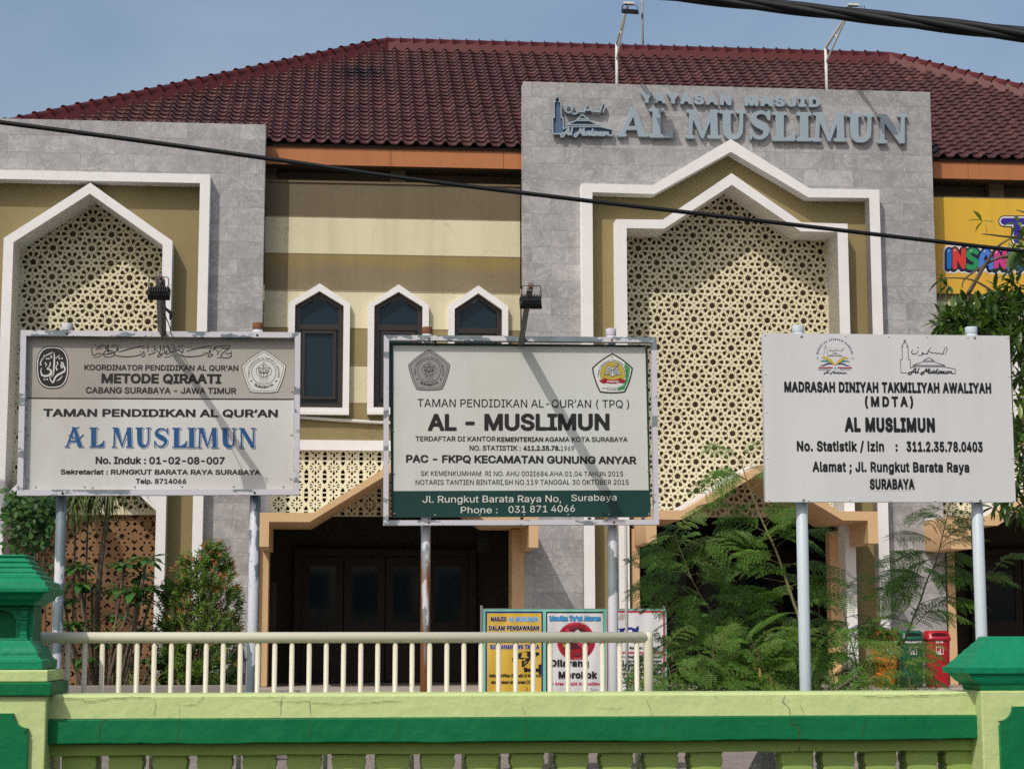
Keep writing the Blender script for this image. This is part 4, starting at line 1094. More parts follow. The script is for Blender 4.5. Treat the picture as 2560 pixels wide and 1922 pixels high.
# ---- the two-storey serif capitals are drawn stroke by stroke
def serif_word(word, boxes, T, t, sr, st, soft, base_top, step=1.6, grow=0):
    """boxes: (x0, x1, base, top) per letter in picture units; returns outlines"""
    x0 = min(b[0] for b in boxes)-25; x1 = max(b[1] for b in boxes)+25
    out = []
    for ch, (a, b, bs, tp) in zip(word, boxes):
        cv = Canvas(a-22, tp-22, b+22, bs+22, step); h = bs-tp; wd = b-a
        X = lambda u: a+wd*u
        Yv = lambda v: bs-h*v
        s0 = st/2; yb, yt = bs-s0, tp+s0
        def serif(u, v, l, r): cv.stroke([(X(u)-l, Yv(v)+(-s0 if v == 0 else s0)), (X(u)+r, Yv(v)+(-s0 if v == 0 else s0))], st)
        if ch == 'A':
            cv.poly([(X(.43), tp), (X(.58), tp), (X(.93), bs-st*.5), (X(.93)-T*.95, bs-st*.5)]); cv.poly([(X(.43), tp), (X(.43)+t*1.25, tp+h*.12), (X(.12)+t*.55, bs-st*.5), (X(.12)-t*.45, bs-st*.5)])
            cv.stroke([(X(.26), Yv(.30)), (X(.66), Yv(.30))], t*.95)
            serif(.12, 0, sr*.75, sr*.75); serif(.93, 0, T*.5+sr*.55, sr*.25)
        elif ch in 'LI':
            c = .5 if ch == 'I' else .32
            cv.stroke([(X(c), yt), (X(c), yb)], T); serif(c, 0, T/2+sr*.55, T/2+sr*.55); serif(c, 1, T/2+sr*.55, T/2+sr*.55)
            if ch == 'L':
                cv.stroke([(X(c), yb), (X(.93), yb)], st); cv.poly([(X(c), bs-st), (X(.62), bs-h*.10), (X(.86), bs-h*.20), (X(.95), Yv(.34)), (X(1.0), Yv(.33)), (X(.97), bs-1), (X(c), bs-1)])
        elif ch == 'M':
            cv.stroke([(X(.16), yt), (X(.12), yb)], t*.95); cv.stroke([(X(.84), yt), (X(.87), yb)], T*.88)
            cv.stroke([(X(.22), yt), (X(.50), Yv(.06))], [T*.88, t*.9]); cv.stroke([(X(.50), Yv(.06)), (X(.80), yt)], [t*.7, t*.9])
            serif(.12, 0, sr*.75, sr*.75); serif(.87, 0, T*.42+sr*.5, T*.42+sr*.4); serif(.16, 1, sr*.8, 0); serif(.84, 1, 0, sr*.85)
        elif ch == 'U':
            arc = [(X(.26), yt), (X(.26), Yv(.42)), (X(.29), Yv(.20)), (X(.40), Yv(.085)), (X(.54), Yv(.07)), (X(.68), Yv(.10)), (X(.77), Yv(.22)), (X(.80), Yv(.42)), (X(.80), yt)]
            cv.stroke(arc, [T, T, T*.95, T*.75, T*.6, t*.95, t, t*.9, t*.9]); serif(.26, 1, T/2+sr*.5, T/2+sr*.4); serif(.80, 1, sr*.8, sr*.8)
        elif ch == 'S':
            arc = spline([(X(.88), Yv(.74)), (X(.80), Yv(.86)), (X(.62), Yv(.93)), (X(.42), Yv(.92)), (X(.25), Yv(.82)), (X(.22), Yv(.68)), (X(.36), Yv(.57)), (X(.58), Yv(.48)), (X(.76), Yv(.37)), (X(.77), Yv(.22)), (X(.62), Yv(.09)), (X(.42), Yv(.065)), (X(.24), Yv(.13)), (X(.12), Yv(.30))], 4)
            n = len(arc); ws = [t*.75+(T*.98-t*.75)*math.exp(-((i/n-.5)/.2)**2) for i in range(n)]
            cv.stroke(arc, ws); cv.stroke([(X(.90), Yv(.70)), (X(.90), Yv(.95))], t*.65); cv.stroke([(X(.10), Yv(.05)), (X(.10), Yv(.32))], t*.65)
        elif ch == 'N':
            cv.stroke([(X(.17), yt), (X(.17), yb)], t*.95); cv.stroke([(X(.86), yt), (X(.86), Yv(.05))], t*.9); cv.stroke([(X(.20), yt), (X(.82), Yv(.07))], [T*.85, T*.8])
            serif(.17, 0, sr*.75, sr*.75); serif(.17, 1, sr*.9, 0); serif(.86, 1, sr*.8, sr*.75)
        cv.d = np.maximum(cv.d, np.maximum(tp-cv.Y, cv.Y-bs))
        if soft: cv.smooth(soft)
        out.append(cv)
    return out

# ---- sign one ---------------------------------------------------------------
c1 = [Q(53.5,827,YS), Q(751.5,832.4,YS), Q(748,1237.5,YS), Q(44,1239,YS)]
S1 = thing('signboard', ((c1[0].x+c1[1].x)/2, YS, 0), 'weathered white sign with a brownish top band and large blue AL MUSLIMUN letters', 'signboard')
frame4(c1, .034, YS-.028, YS+.03, [FRAMETOP, FRAMEP, FRAMEP, FRAMEP], S1)
f1 = conv_at(YS+.02, 2.765, 0, 780)
P1 = lambda x, y: Vector((f1(x, y)[0], 0, f1(x, y)[1]))
quad_plate('sign_panel', [P1(186,600), P1(2032,608), P1(2026,1228), P1(170,1228)], YS+.0205, YS+.028, PANEL1, S1)
quad_plate('sign_header', [P1(190,160), P1(2036,176), P1(2032,604), P1(186,596)], YS+.0205, YS+.028, PANEL1T, S1)
MB().box(c1[3].x+.05, c1[1].x-.05, YS+.029, YS+.034, c1[3].z+.03, c1[0].z-.03).build('backing_sheet', STEEL, S1)
L = Lettering(YS+.0188, f1)
B1 = dict(off=.022)
L.line("KOORDINATOR PENDIDIKAN AL QUR’AN", 583, 1647, 402, 363, base1=407, **B1)
L.line("METODE QIRAATI", 700, 1530, 492, 424, base1=496, off=.036)
L.line("CABANG SURABAYA - JAWA TIMUR", 593, 1632, 561, 518, base1=566, **B1)
L.poly([(190,591),(2030,599),(2030,607),(190,599)])
L.line("TAMAN PENDIDIKAN AL QUR’AN", 298, 1920, 722, 668, base1=727, off=.03)
L.line("No. Induk : 01-02-08-007", 660, 1553, 1049, 998, base1=1052, off=.03)
L.line("Sekretariat : RUNGKUT BARATA RAYA SURABAYA", 418, 1800, 1121, 1086, base1=1124, off=.026)
L.line("Telp. 8714066", 938, 1287, 1186, 1151, off=.026)
bx1 = [(447,578,932,795),(612,720,933,797),(770,915,934,797),(935,1048,936,797),(1058,1168,937,796),(1185,1292,936,799),(1303,1345,937,799),(1360,1502,938,799),(1525,1640,939,800),(1648,1768,938,800)]
words = serif_word('ALMUSLIMUN', bx1, 34, 11, 17, 7, 0, 0, 1.3)
for cv in words:
    L.loops(cv.trace(0, .25), 1)
    cv.d = np.maximum(np.abs(np.roll(np.roll(cv.d, 5, 0), 5, 1))-1.5, -(cv.d-3.0)); L.loops(cv.trace(0, .25), 1, 0.0003)
A_ = Canvas(440, 780, 600, 950, 1.4); A_.stroke([(478,852),(540,885),(575,850)], 9); A_.stroke([(500,796),(520,806),(545,797)], 7); L.loops(A_.trace(0,.3), 1, .0005)
L.build('lettering', [INK, BLUE, PALE, MIDGREY], S1); L = Lettering(YS+.0188, f1)
# oval calligraphy badge (zoom 80,850 x 8.848)
T8 = lambda x, y: ((80+x/8.848)*2.765, (850+y/8.848-780)*2.765)
def capsule(cx, cy, rx, ry, n=14):
    out = []
    for i in range(4*n):
        t = 2*math.pi*i/(4*n); out.append((cx+rx*math.copysign(abs(math.cos(t))**.72, math.cos(t)), cy+ry*math.copysign(abs(math.sin(t))**.82, math.sin(t))))
    return out
L.poly([T8(*p) for p in capsule(455, 605, 360, 475)], 0)
cv = Canvas(80, 120, 830, 1100, 5)
cv.stroke(capsule(455, 605, 333, 440), 22, True)
for pts, wd in (([(300,345),(380,310),(460,268)],[18,24,14]), ([(270,340),(262,390),(215,440),(190,500),(185,545),(210,548)],[24,14,20,24,26,20]), ([(325,410)],38), ([(372,412)],38), ([(440,340),(415,350),(418,375),(445,380),(410,410)],[14,16,14,16,10]),
                ([(488,290),(497,400),(490,560),(478,700),(470,785)],[18,32,36,30,14]), ([(530,395),(575,370),(615,340)],[14,22,14]), ([(605,408)],38), ([(665,408)],38), ([(690,570),(650,550),(640,600),(675,620),(700,570),(690,510),(655,490),(640,560)],[20,26,20,18,24,26,22,20]),
                ([(700,560),(730,620),(720,690),(650,730),(570,770),(510,830),(480,920),(455,940),(410,880),(390,810)],[26,30,36,44,40,38,34,30,24,16]), ([(560,490),(575,530),(540,570),(530,620),(560,650),(545,665)],[26,18,14,26,24,20]), ([(290,505),(315,520),(320,555),(300,580)],[22,22,18,12]), ([(405,500),(400,560),(350,620),(335,640),(400,650),(430,700),(400,770),(300,800),(220,780),(195,700),(205,620)],[24,22,20,24,34,44,44,40,34,24,14]),
                ([(435,730),(440,820)],[18,14]), ([(275,870)],38), ([(335,868)],38), ([(545,905),(610,870),(670,800)],[10,26,14])):
    cv.stroke(pts, wd)
L.loops([[T8(*p) for p in lp] for lp in cv.trace(0, .3)], 2, 0.0006)
L.build('badge', [INK, BLUE, PALE, MIDGREY], S1); L = Lettering(YS+.0188, f1)
# line of calligraphy above the heading (zoom 220,850 x 5.821)
T5 = lambda x, y: ((220+x/5.821)*2.765, (850+y/5.821-780)*2.765)
cv = Canvas(30, 40, 2120, 285, 3.2)
for pts, wd in (([(60,110),(50,160),(65,175),(60,210),(90,225),(140,190),(210,210),(300,205),(380,180)],8), ([(125,105),(190,85),(250,75)],7), ([(110,140),(150,125),(200,118)],6), ([(80,250),(130,248),(190,228)],6), ([(100,75),(112,70)],8), ([(175,70),(185,72)],9),
                ([(290,60),(292,130),(300,195),(330,200),(335,170)],[12,12,10,8,8]), ([(250,95),(270,85),(300,95),(270,110),(250,125),(290,140),(360,160),(390,190),(370,230),(300,252),(240,240),(220,200),(250,160),(330,150)],8), ([(330,100),(400,85),(465,80)],6), ([(345,72),(400,62)],6), ([(420,150),(440,120),(430,110),(415,130),(440,145),(400,170),(340,190)],9), ([(470,95),(475,110)],7),
                ([(455,170),(560,140),(700,105),(820,82)],[7,10,10,7]), ([(380,215),(450,235),(560,243),(680,235),(760,215),(800,195),(810,160)],[7,10,11,10,9,8,7]), ([(765,172)],14), ([(795,125),(830,112)],6), ([(815,170),(830,215),(800,245),(770,232)],8), ([(870,80),(872,170)],[12,9]), ([(885,215),(930,200),(980,180),(960,140),(985,125),(1000,150),(1040,190),(1055,140),(1050,80)],9), ([(930,155)],14), ([(950,95),(990,85)],6), ([(1075,130),(1085,140)],10), ([(1105,85),(1108,180)],[11,8]),
                ([(1010,240),(1030,205),(1080,215),(1040,245),(1010,238)],8), ([(1060,200),(1120,185),(1150,150),(1130,215),(1180,190)],8), ([(1110,250),(1170,245),(1220,225)],6), ([(1165,90),(1190,180),(1250,170),(1290,150)],[11,9,8,7]), ([(1140,92),(1160,80)],6), ([(1230,75),(1245,85)],9), ([(1250,110),(1280,140),(1330,150),(1370,180),(1390,150),(1370,125)],9), ([(1300,95),(1390,80)],6), ([(1265,230),(1280,240)],9),
                ([(1430,165),(1530,135),(1680,105),(1800,85)],[7,10,10,7]), ([(1310,205),(1360,230),(1460,243),(1580,238),(1680,215),(1730,190)],[7,10,11,10,8,7]), ([(1680,178)],13), ([(1715,190),(1760,185),(1790,150),(1760,160),(1790,190)],8), ([(1770,130),(1800,115)],6), ([(1740,240),(1760,205),(1820,215),(1770,248),(1740,238)],8), ([(1815,150),(1850,120),(1840,105),(1870,150),(1900,175),(1880,210)],9), ([(1850,100),(1950,85),(2060,80),(2060,95)],9), ([(1920,160),(1930,150)],9), ([(1940,115),(1990,125),(2060,120),(2010,150),(1950,190),(1930,230),(1970,262),(2040,262),(2090,230),(2085,180),(2040,200),(2000,190)],9), ([(1975,210)],12), ([(2030,225)],10), ([(2080,150),(2088,160)],8), ([(1880,262),(1950,250)],6)):
    cv.stroke(pts, [w_*1.25 for w_ in wd] if isinstance(wd, list) else wd*1.25)
L.loops([[T5(*p) for p in lp] for lp in cv.trace(0, .3)], 0, 0.0002)
L.build('calligraphy', [INK], S1); L = Lettering(YS+.0188, f1)
tpq_emblem(L, 1824, 415, 152/700.0*.99, 2, 0)
L.build('emblem', [INK, BLUE, PALE, MIDGREY], S1)
post(168, 809, 813, YS+.07, .031, POSTA, S1, FRAMEP); post(645, 807, 813, YS+.07, .031, POSTA, S1, RUST)
sc1 = [(x/2.765, 780+y/2.765) for x, y in ((262,192),(945,190),(1578,192),(1965,196),(210,242),(2012,245),(200,525),(2018,550),(195,850),(2016,850),(190,1158),(2010,1153),(247,1210),(585,1207),(640,1214),(932,1207),(1258,1206),(1615,1205),(1958,1207),(185,1208))]
screws(S1, sc1, YS+.0205, .0062)
screws(S1, [(x/2.765, 780+y/2.765) for x, y in ((462,150),(1777,160),(432,1252),(1760,1248))], YS-.0285, .0075, BLACKM)

# ---- sign two ---------------------------------------------------------------
c2 = [Q(959.7,839,YS), Q(1639.6,845,YS), Q(1646,1311.6,YS), Q(957.9,1313.5,YS)]
S2 = thing('signboard', ((c2[0].x+c2[1].x)/2, YS, 0), 'off white sign with dark green border and green bottom band in a peeling frame', 'signboard')
frame4(c2, .031, YS-.028, YS+.03, [FRAMETOP, FRAMEP, FRAMEP, FRAMEP], S2)
f2 = conv_at(YS+.02, 2.765, 900, 780)
P2 = lambda x, y: Vector((f2(x, y)[0], 0, f2(x, y)[1]))
quad_plate('sign_panel', [P2(203,213), P2(1988,228), P2(2010,1412), P2(218,1418)], YS+.0205, YS+.03, PANEL2G, S2)
quad_plate('sign_face', [P2(229,232), P2(1972,244), P2(1995,1230), P2(232,1236)], YS+.0192, YS+.0204, PANEL2, S2)
MB().box(c2[3].x+.06, c2[1].x-.06, YS+.031, YS+.035, c2[3].z+.06, c2[0].z-.06).build('backing_sheet', STEEL, S2)
sp = MB()
for px in (1088, 1308): sp = MB().box(wx(px,850,YS)-.008, wx(px,850,YS)+.008, YS-.005, YS+.02, P2(300,225).z, c2[0].z-.03); sp.build('spacer', BLACKM, S2)
for px in (1305, 1474, 1608): 
    MB().box(wx(px,1295,YS)-.009, wx(px,1295,YS)+.009, YS-.005, YS+.02, c2[3].z+.03, P2(300,1414).z).build('spacer', BLACKM, S2)
L = Lettering(YS+.0175, f2)
L.line("TAMAN PENDIDIKAN AL-QUR’AN ( TPQ )", 397, 1860, 655, 600, base1=663, off=.004)
L.line("AL - MUSLIMUN", 468, 1725, 821, 703, base1=818, off=.034)
L.line("TERDAFTAR DI KANTOR", 383, 937, 892, 858, off=.018, base1=894); L.line("KEMENTERIAN", 946, 1266, 897, 863, off=.034, space=1.06); L.line("AGAMA KOTA SURABAYA", 1276, 1850, 897, 863, off=.02)
L.line("NO. STATISTIK :", 757, 1110, 957, 922, off=.02); L.line("411.2.35.78.", 1128, 1383, 958, 923, off=.035); L.line("1969", 1387, 1480, 959, 925, off=.004)
L.line("PAC - FKPQ KECAMATAN GUNUNG ANYAR", 318, 1910, 1040, 986, base1=1051, off=.032)
L.line("SK KEMENKUMHAM  RI NO. AHU 002I684.AHA.01.04 TAHUN 2015", 420, 1818, 1131, 1098, base1=1134, off=.004)
L.line("NOTARIS TANTIEN BINTARI,SH NO.119 TANGGAL 30 OKTOBER 2015", 384, 1857, 1193, 1159, base1=1192, off=.006)
L.line("Jl. Rungkut Barata Raya No,", 433, 1390, 1317, 1270, 1, .004, base1=1312); L.line("Surabaya", 1460, 1773, 1306, 1262, 1, .004, base1=1302)
L.line("Phone :", 697, 950, 1389, 1345, 1, .002); L.line("031 871 4066", 1027, 1485, 1387, 1340, 1, .002, base1=1379)
L.build('lettering', [INK, PALE, GREYV, WHITEV, LEAFG, GOLD, PALE, RED], S2); L = Lettering(YS+.0175, f2)
tpq_emblem(L, 478, 405, 152/752.0, 2, 0, 1.0, 0)
L.build('emblem', [INK, PALE, GREYV, WHITEV, LEAFG, GOLD, PALE, RED], S2); L = Lettering(YS+.0175, f2)
# green emblem with open book (zoom 1460,870 x 12.78)
T12 = lambda x, y: ((1460+x/12.78-900)*2.765, (870+y/12.78-780)*2.765)
pm = lambda pts: [T12(*p) for p in pts]
L.poly(pm(pent(905, 855, 690)), 0, .0003); L.poly(pm(pent(905, 857, 640)), 3, .0006)
pg = pent(905, 857, 625)
L.poly(pm([p for p in [(1290,470),(1400,560),(1475,640),(1450,830),(1400,1060),(1290,1330),(1080,1370),(1100,1250),(1250,1180),(1310,1000),(1330,830),(1300,640)]]), 4, .0009)
L.poly(pm(circle(912, 835, 400, 48)), 0, .0011); L.poly(pm(circle(912, 835, 388, 48)), 5, .0014)
L.poly(pm([(610,1080),(1215,1080),(1150,1160),(1040,1215),(912,1235),(790,1215),(680,1160)]), 3, .0016)
L.poly(pm([(745,565),(830,570),(905,610),(985,570),(1060,590),(1190,865),(1050,870),(912,930),(790,870),(630,865)]), 0, .0019)
L.poly(pm([(755,585),(830,590),(905,630),(985,590),(1050,605),(1165,845),(1040,850),(912,905),(790,850),(655,845)]), 6, .0022)
for k_ in range(7):
    y0_ = 615+k_*33; dx = k_*14
    L.poly(pm([(760-dx,y0_),(890,y0_+28),(890,y0_+44),(757-dx,y0_+15)]), 0, .0025); L.poly(pm([(1045+dx,y0_),(925,y0_+28),(925,y0_+44),(1050+dx,y0_+15)]), 0, .0025)
L.poly(pm([(1075,490),(1118,505),(1095,560),(900,740),(850,765),(880,710)]), 0, .0028); L.poly(pm([(1080,510),(1100,520),(900,715),(885,712)]), 6, .0031)
L.poly(pm([(470,1025),(560,1020),(640,955),(780,1005),(912,1018),(1050,1000),(1180,955),(1250,1025),(1360,1020),(1300,1090),(1230,1130),(1150,1110),(1010,1142),(850,1145),(700,1120),(600,1130),(530,1090)]), 7, .0028)
L.line("FKPQ", *[T12(x, 0)[0] for x in (745, 1100)], T12(0,1108)[1], T12(0,1042)[1], 6, .03, dy=.0031)
L.arc("FORUM KOMUNIKASI PENDIDIKAN AL QUR’AN", T12(912,850)[0], T12(912,850)[1], 430*2.765/12.78, -100, 100, 48*2.765/12.78, 0, .01, False, .9, .0017)
L.line("KECAMATAN GUNUNG ANYAR", T12(580,0)[0], T12(1270,0)[0], T12(0,1305)[1], T12(0,1270)[1], 0, .02, dy=.0014); L.line("KOTA SURABAYA", T12(735,0)[0], T12(1110,0)[0], T12(0,1358)[1], T12(0,1325)[1], 0, .02, dy=.0014)
L.poly(pm([(895+52*math.sin(math.pi*k/5)*(1 if k % 2 == 0 else .42), 290-52*math.cos(math.pi*k/5)*(1 if k % 2 == 0 else .42)) for k in range(10)]), 5, .0009)
L.build('emblem', [INK, PALE, GREYV, WHITEV, LEAFG, GOLD, PALE, RED], S2)
post(1067.5, 818, 824, YS+.07, .030, POSTR, S2, RUST); post(1527, 822, 826, YS+.07, .031, POSTB, S2, FRAMEP)
sc2 = [(900+x/2.765, 780+y/2.765) for x, y in ((232,236),(508,233),(808,234),(1100,232),(1403,238),(1695,240),(1975,238),(230,522),(230,822),(235,1117),(1980,510),(1986,800),(1992,1100),(238,1392),(520,1403),(830,1402),(1135,1401),(1440,1400),(1720,1398),(1998,1396))]
screws(S2, sc2, YS+.019, .0062)
screws(S2, [(900+x/2.765, 780+y/2.765) for x, y in ((475,185),(1742,192),(475,1452),(1755,1452))], YS-.0285, .0075, RUST)

# ---- sign three -------------------------------------------------------------
c3 = [Q(1906.8,832.3,YS), Q(2523.5,839.4,YS), Q(2539.6,1255,YS), Q(1913.6,1254.5,YS)]
S3 = thing('signboard', ((c3[0].x+c3[1].x)/2, YS, 0), 'clean light grey metal sign without a frame, with narrow black MADRASAH DINIYAH lettering', 'signboard')
bevel(quad_plate('sign_panel', c3, YS, YS+.045, PANEL3, S3), .004)
f3 = conv_at(YS-.0015, 3.1155, 1850, 780)
L = Lettering(YS-.0015, f3)
IM = dict(off=.048, space=1.10)
L.line("MADRASAH DINIYAH TAKMILIYAH AWALIYAH", 345, 1958, 625, 540, base1=635, **IM)
L.line("( M D T A )", 973, 1350, 739, 656, off=.045)
L.line("AL MUSLIMUN", 817, 1520, 934, 818, base1=938, off=.055, space=1.12)
L.line("No. Statistik / izin", 443, 1123, 1084, 1002, base1=1087, off=.038, space=1.08); L.line(":", 1211, 1229, 1086, 1008, off=.045); L.line("311.2.35.78.0403", 1297, 1892, 1088, 1006, base1=1091, off=.045, space=1.08)
L.line("Alamat ; Jl. Rungkut Barata Raya", 565, 1787, 1244, 1163, base1=1249, off=.038, space=1.08)
L.poly([(1000,1287),(1362,1287),(1362,1392),(1003,1392)], 1, -.0008)
L.line("SURABAYA", 1012, 1360, 1382, 1298, off=.052, space=1.1)
L.build('lettering', [BLACK, LIGHTGREY, BOOKY, TEAL, PURP, RED, WHITEV, SKYB], S3); L = Lettering(YS-.0015, f3)
# outline of the mosque (zoom 2020,830 x 5.53)
T55 = lambda x, y: ((2020+x/5.53-1850)*3.1155, (830+y/5.53-780)*3.1155)
def mosque_lines(cv, wd):
    cv.stroke([(1285,562),(1278,380),(1305,380),(1297,205),(1312,205),(1300,185),(1336,138),(1322,125),(1336,106),(1353,125),(1336,138),(1378,183),(1362,205),(1383,205),(1388,380),(1412,380),(1417,498),(1470,480)], wd)
    cv.stroke([(1285,562),(1392,566)], wd); cv.stroke([(1450,458),(1450,475),(1890,478),(1892,462),(1740,408),(1740,395),(1668,350),(1598,393),(1598,408),(1450,458),(1892,462)], wd); cv.stroke([(1598,393),(1742,393)], wd*.8); cv.stroke([(1600,410),(1740,410)], wd*.8)
    cv.stroke([(1880,482),(2036,512),(2036,572),(2003,572)], wd)
def arabic_word(cv, f, wd):
    for pts, ws in (([(1895,310),(1925,240),(1915,208),(1895,215),(1875,270),(1868,300),(1845,302),(1810,292),(1785,300),(1768,285),(1745,290),(1715,288),(1680,275),(1660,262),(1700,210)],[.7,1,.8,.7,1,1.2,1.2,1,1.2,1,1.2,1,1,1.1,.6]), ([(1660,265),(1650,300),(1620,302),(1580,300),(1575,285),(1595,290),(1585,312),(1545,324),(1512,318)],[1,1.4,1,1.2,1.4,1,1,1,.5]), ([(1448,240),(1430,275),(1440,300),(1470,306),(1505,290),(1525,250)],[.7,1.2,1.3,1.3,1,.6]), ([(1522,212)],2.2)):
        cv.stroke([f(*p) for p in pts], [w_*wd for w_ in ws] if isinstance(ws, list) else ws*wd)
def script_word(cv, f, wd):
    """joined italic lettering, upper left at 0,0 in the units of the tower close-up"""
    for pts, ws in (([(640,1265),(600,1300),(530,1430),(490,1485),(445,1480),(432,1440),(470,1400),(560,1385),(660,1400)],1), ([(640,1265),(635,1350),(625,1420),(650,1425)],1.15), ([(735,1260),(700,1390),(690,1425),(720,1428)],1), ([(950,1275),(900,1360),(860,1450),(820,1485),(785,1470),(790,1430),(840,1395),(890,1395)],1), ([(950,1275),(945,1360),(950,1395),(1035,1275),(1000,1400),(1005,1440),(1040,1430)],1.05),
                    ([(1060,1350),(1040,1420),(1060,1445),(1100,1420),(1115,1355),(1105,1440)],.9), ([(1105,1440),(1170,1340),(1195,1390),(1175,1440),(1145,1430)],.9), ([(1195,1440),(1265,1290),(1235,1420),(1245,1450),(1275,1440)],.9), ([(1310,1350),(1290,1420),(1300,1450),(1330,1430)],.9), ([(1350,1360),(1330,1445),(1385,1365),(1390,1400),(1375,1445),(1440,1365),(1440,1400),(1425,1450),(1460,1440)],.9), ([(1490,1360),(1470,1430),(1490,1455),(1530,1420),(1550,1360),(1535,1450)],.9), ([(1590,1365),(1575,1450),(1630,1375),(1665,1375),(1650,1440),(1710,1450)],.9)):
        cv.stroke([f(*p) for p in pts], wd*ws)
cv = Canvas(1265, 90, 2060, 610, 3); mosque_lines(cv, 7); arabic_word(cv, lambda x, y: (x, y), 8)
g = lambda x, y: (1385+(x-425)*(2005-1385)/(1710-425), 588+(y-1485)*(90/225.0)); script_word(cv, g, 15)
L.loops([[T55(*p) for p in lp] for lp in cv.trace(0, .3)], 0)
L.build('emblem', [BLACK, LIGHTGREY, BOOKY, TEAL, PURP, RED, WHITEV, SKYB], S3); L = Lettering(YS-.0015, f3)
cv = Canvas(150, 160, 640, 600, 2.2)
m_ = lambda x, y: (218+(x-1278)*.405, 338+(y-480)*.41-0)
class Sub:
    def __init__(s, cv, f): s.cv, s.f = cv, f
    def stroke(s, pts, wd): s.cv.stroke([s.f(*p) for p in pts], wd)
mosque_lines(Sub(cv, lambda x, y: (218+(x-1278)*.40, 330+(y-470)*.41)), 3.2)
cv.cutpoly([(190,346),(560,346),(560,420),(190,420)])
arabic_word(cv, lambda x, y: (290+(x-1430)*.40, 270+(y-324)*.42), 4)
g2 = lambda x, y: (217+(x-425)*(540-217)/(1710-425), 582+(y-1485)*(46/225.0)); script_word(cv, g2, 7)
L.loops([[T55(*p) for p in lp] for lp in cv.trace(0, .3)], 0)
bk = lambda pts: [T55(*p) for p in pts]
L.poly(bk([(178,357),(215,340),(262,345),(330,385),(375,445),(375,470),(310,420),(250,375),(205,362)]), 2, .0003); L.poly(bk([(568,362),(525,343),(480,350),(420,390),(375,445),(375,470),(435,420),(500,378),(540,366)]), 2, .0003)
L.poly(bk([(165,408),(200,388),(260,385),(320,415),(340,440),(300,425),(230,408)]), 3); L.poly(bk([(585,412),(548,392),(490,388),(430,418),(410,440),(450,428),(520,410)]), 3)
L.poly(bk([(160,465),(200,455),(260,430),(320,430),(350,452),(310,445),(265,448),(215,468)]), 4); L.poly(bk([(590,468),(548,458),(490,433),(430,433),(400,452),(440,448),(485,450),(535,470)]), 4)
L.poly(bk([(145,482),(340,484),(345,500),(145,498)]), 5); L.poly(bk([(608,487),(410,484),(405,500),(608,502)]), 5)
for cx_, cy_, r_ in ((130,353,22),(617,358,22),(376,500,30)):
    L.poly(bk(circle(cx_, cy_, r_, 20)), 6, .0004); L.poly(bk([(cx_+r_*.75*(1 if k % 2 == 0 else .4)*math.sin(math.pi*k/8), cy_-r_*.75*(1 if k % 2 == 0 else .4)*math.cos(math.pi*k/8)) for k in range(16)]), 7, .0008); L.poly(bk(circle(cx_, cy_, r_*.2, 8)), 0, .0012)
L.line("MADRASAH", T55(145,0)[0], T55(318,0)[0], T55(0,530)[1], T55(0,506)[1], 4, .0); L.line("DINIYAH", T55(441,0)[0], T55(586,0)[0], T55(0,530)[1], T55(0,507)[1], 4, .0)
L.arc("MENCETAK GENERASI RABBANI", *T55(370,345), 232*3.1155/5.53, -82, 82, 26*3.1155/5.53, 4, .02, False, .9)
L.build('emblem', [BLACK, LIGHTGREY, BOOKY, TEAL, PURP, RED, WHITEV, SKYB], S3)
post(1994.5, 814, 816, YS+.085, .0365, POSTC, S3); post(2427.5, 818, 820, YS+.085, .0365, POSTC, S3)
sc3 = [(1850+x/3.1155, 780+y/3.1155) for x, y in ((193,178),(475,190),(822,187),(1155,190),(1457,192),(1772,198),(2086,198),(198,482),(207,778),(213,1137),(224,1463),(535,1465),(855,1463),(1167,1466),(1520,1465),(1797,1466),(2128,1469),(2097,500),(2108,783),(2120,1137))]
screws(S3, sc3, YS-.0005, .0052, PINM)
screws(S3, [(1850+x/3.1155, 780+y/3.1155) for x, y in ((478,190),(1828,200),(495,1462),(1870,1466))], YS-.0005, .009, STEEL)

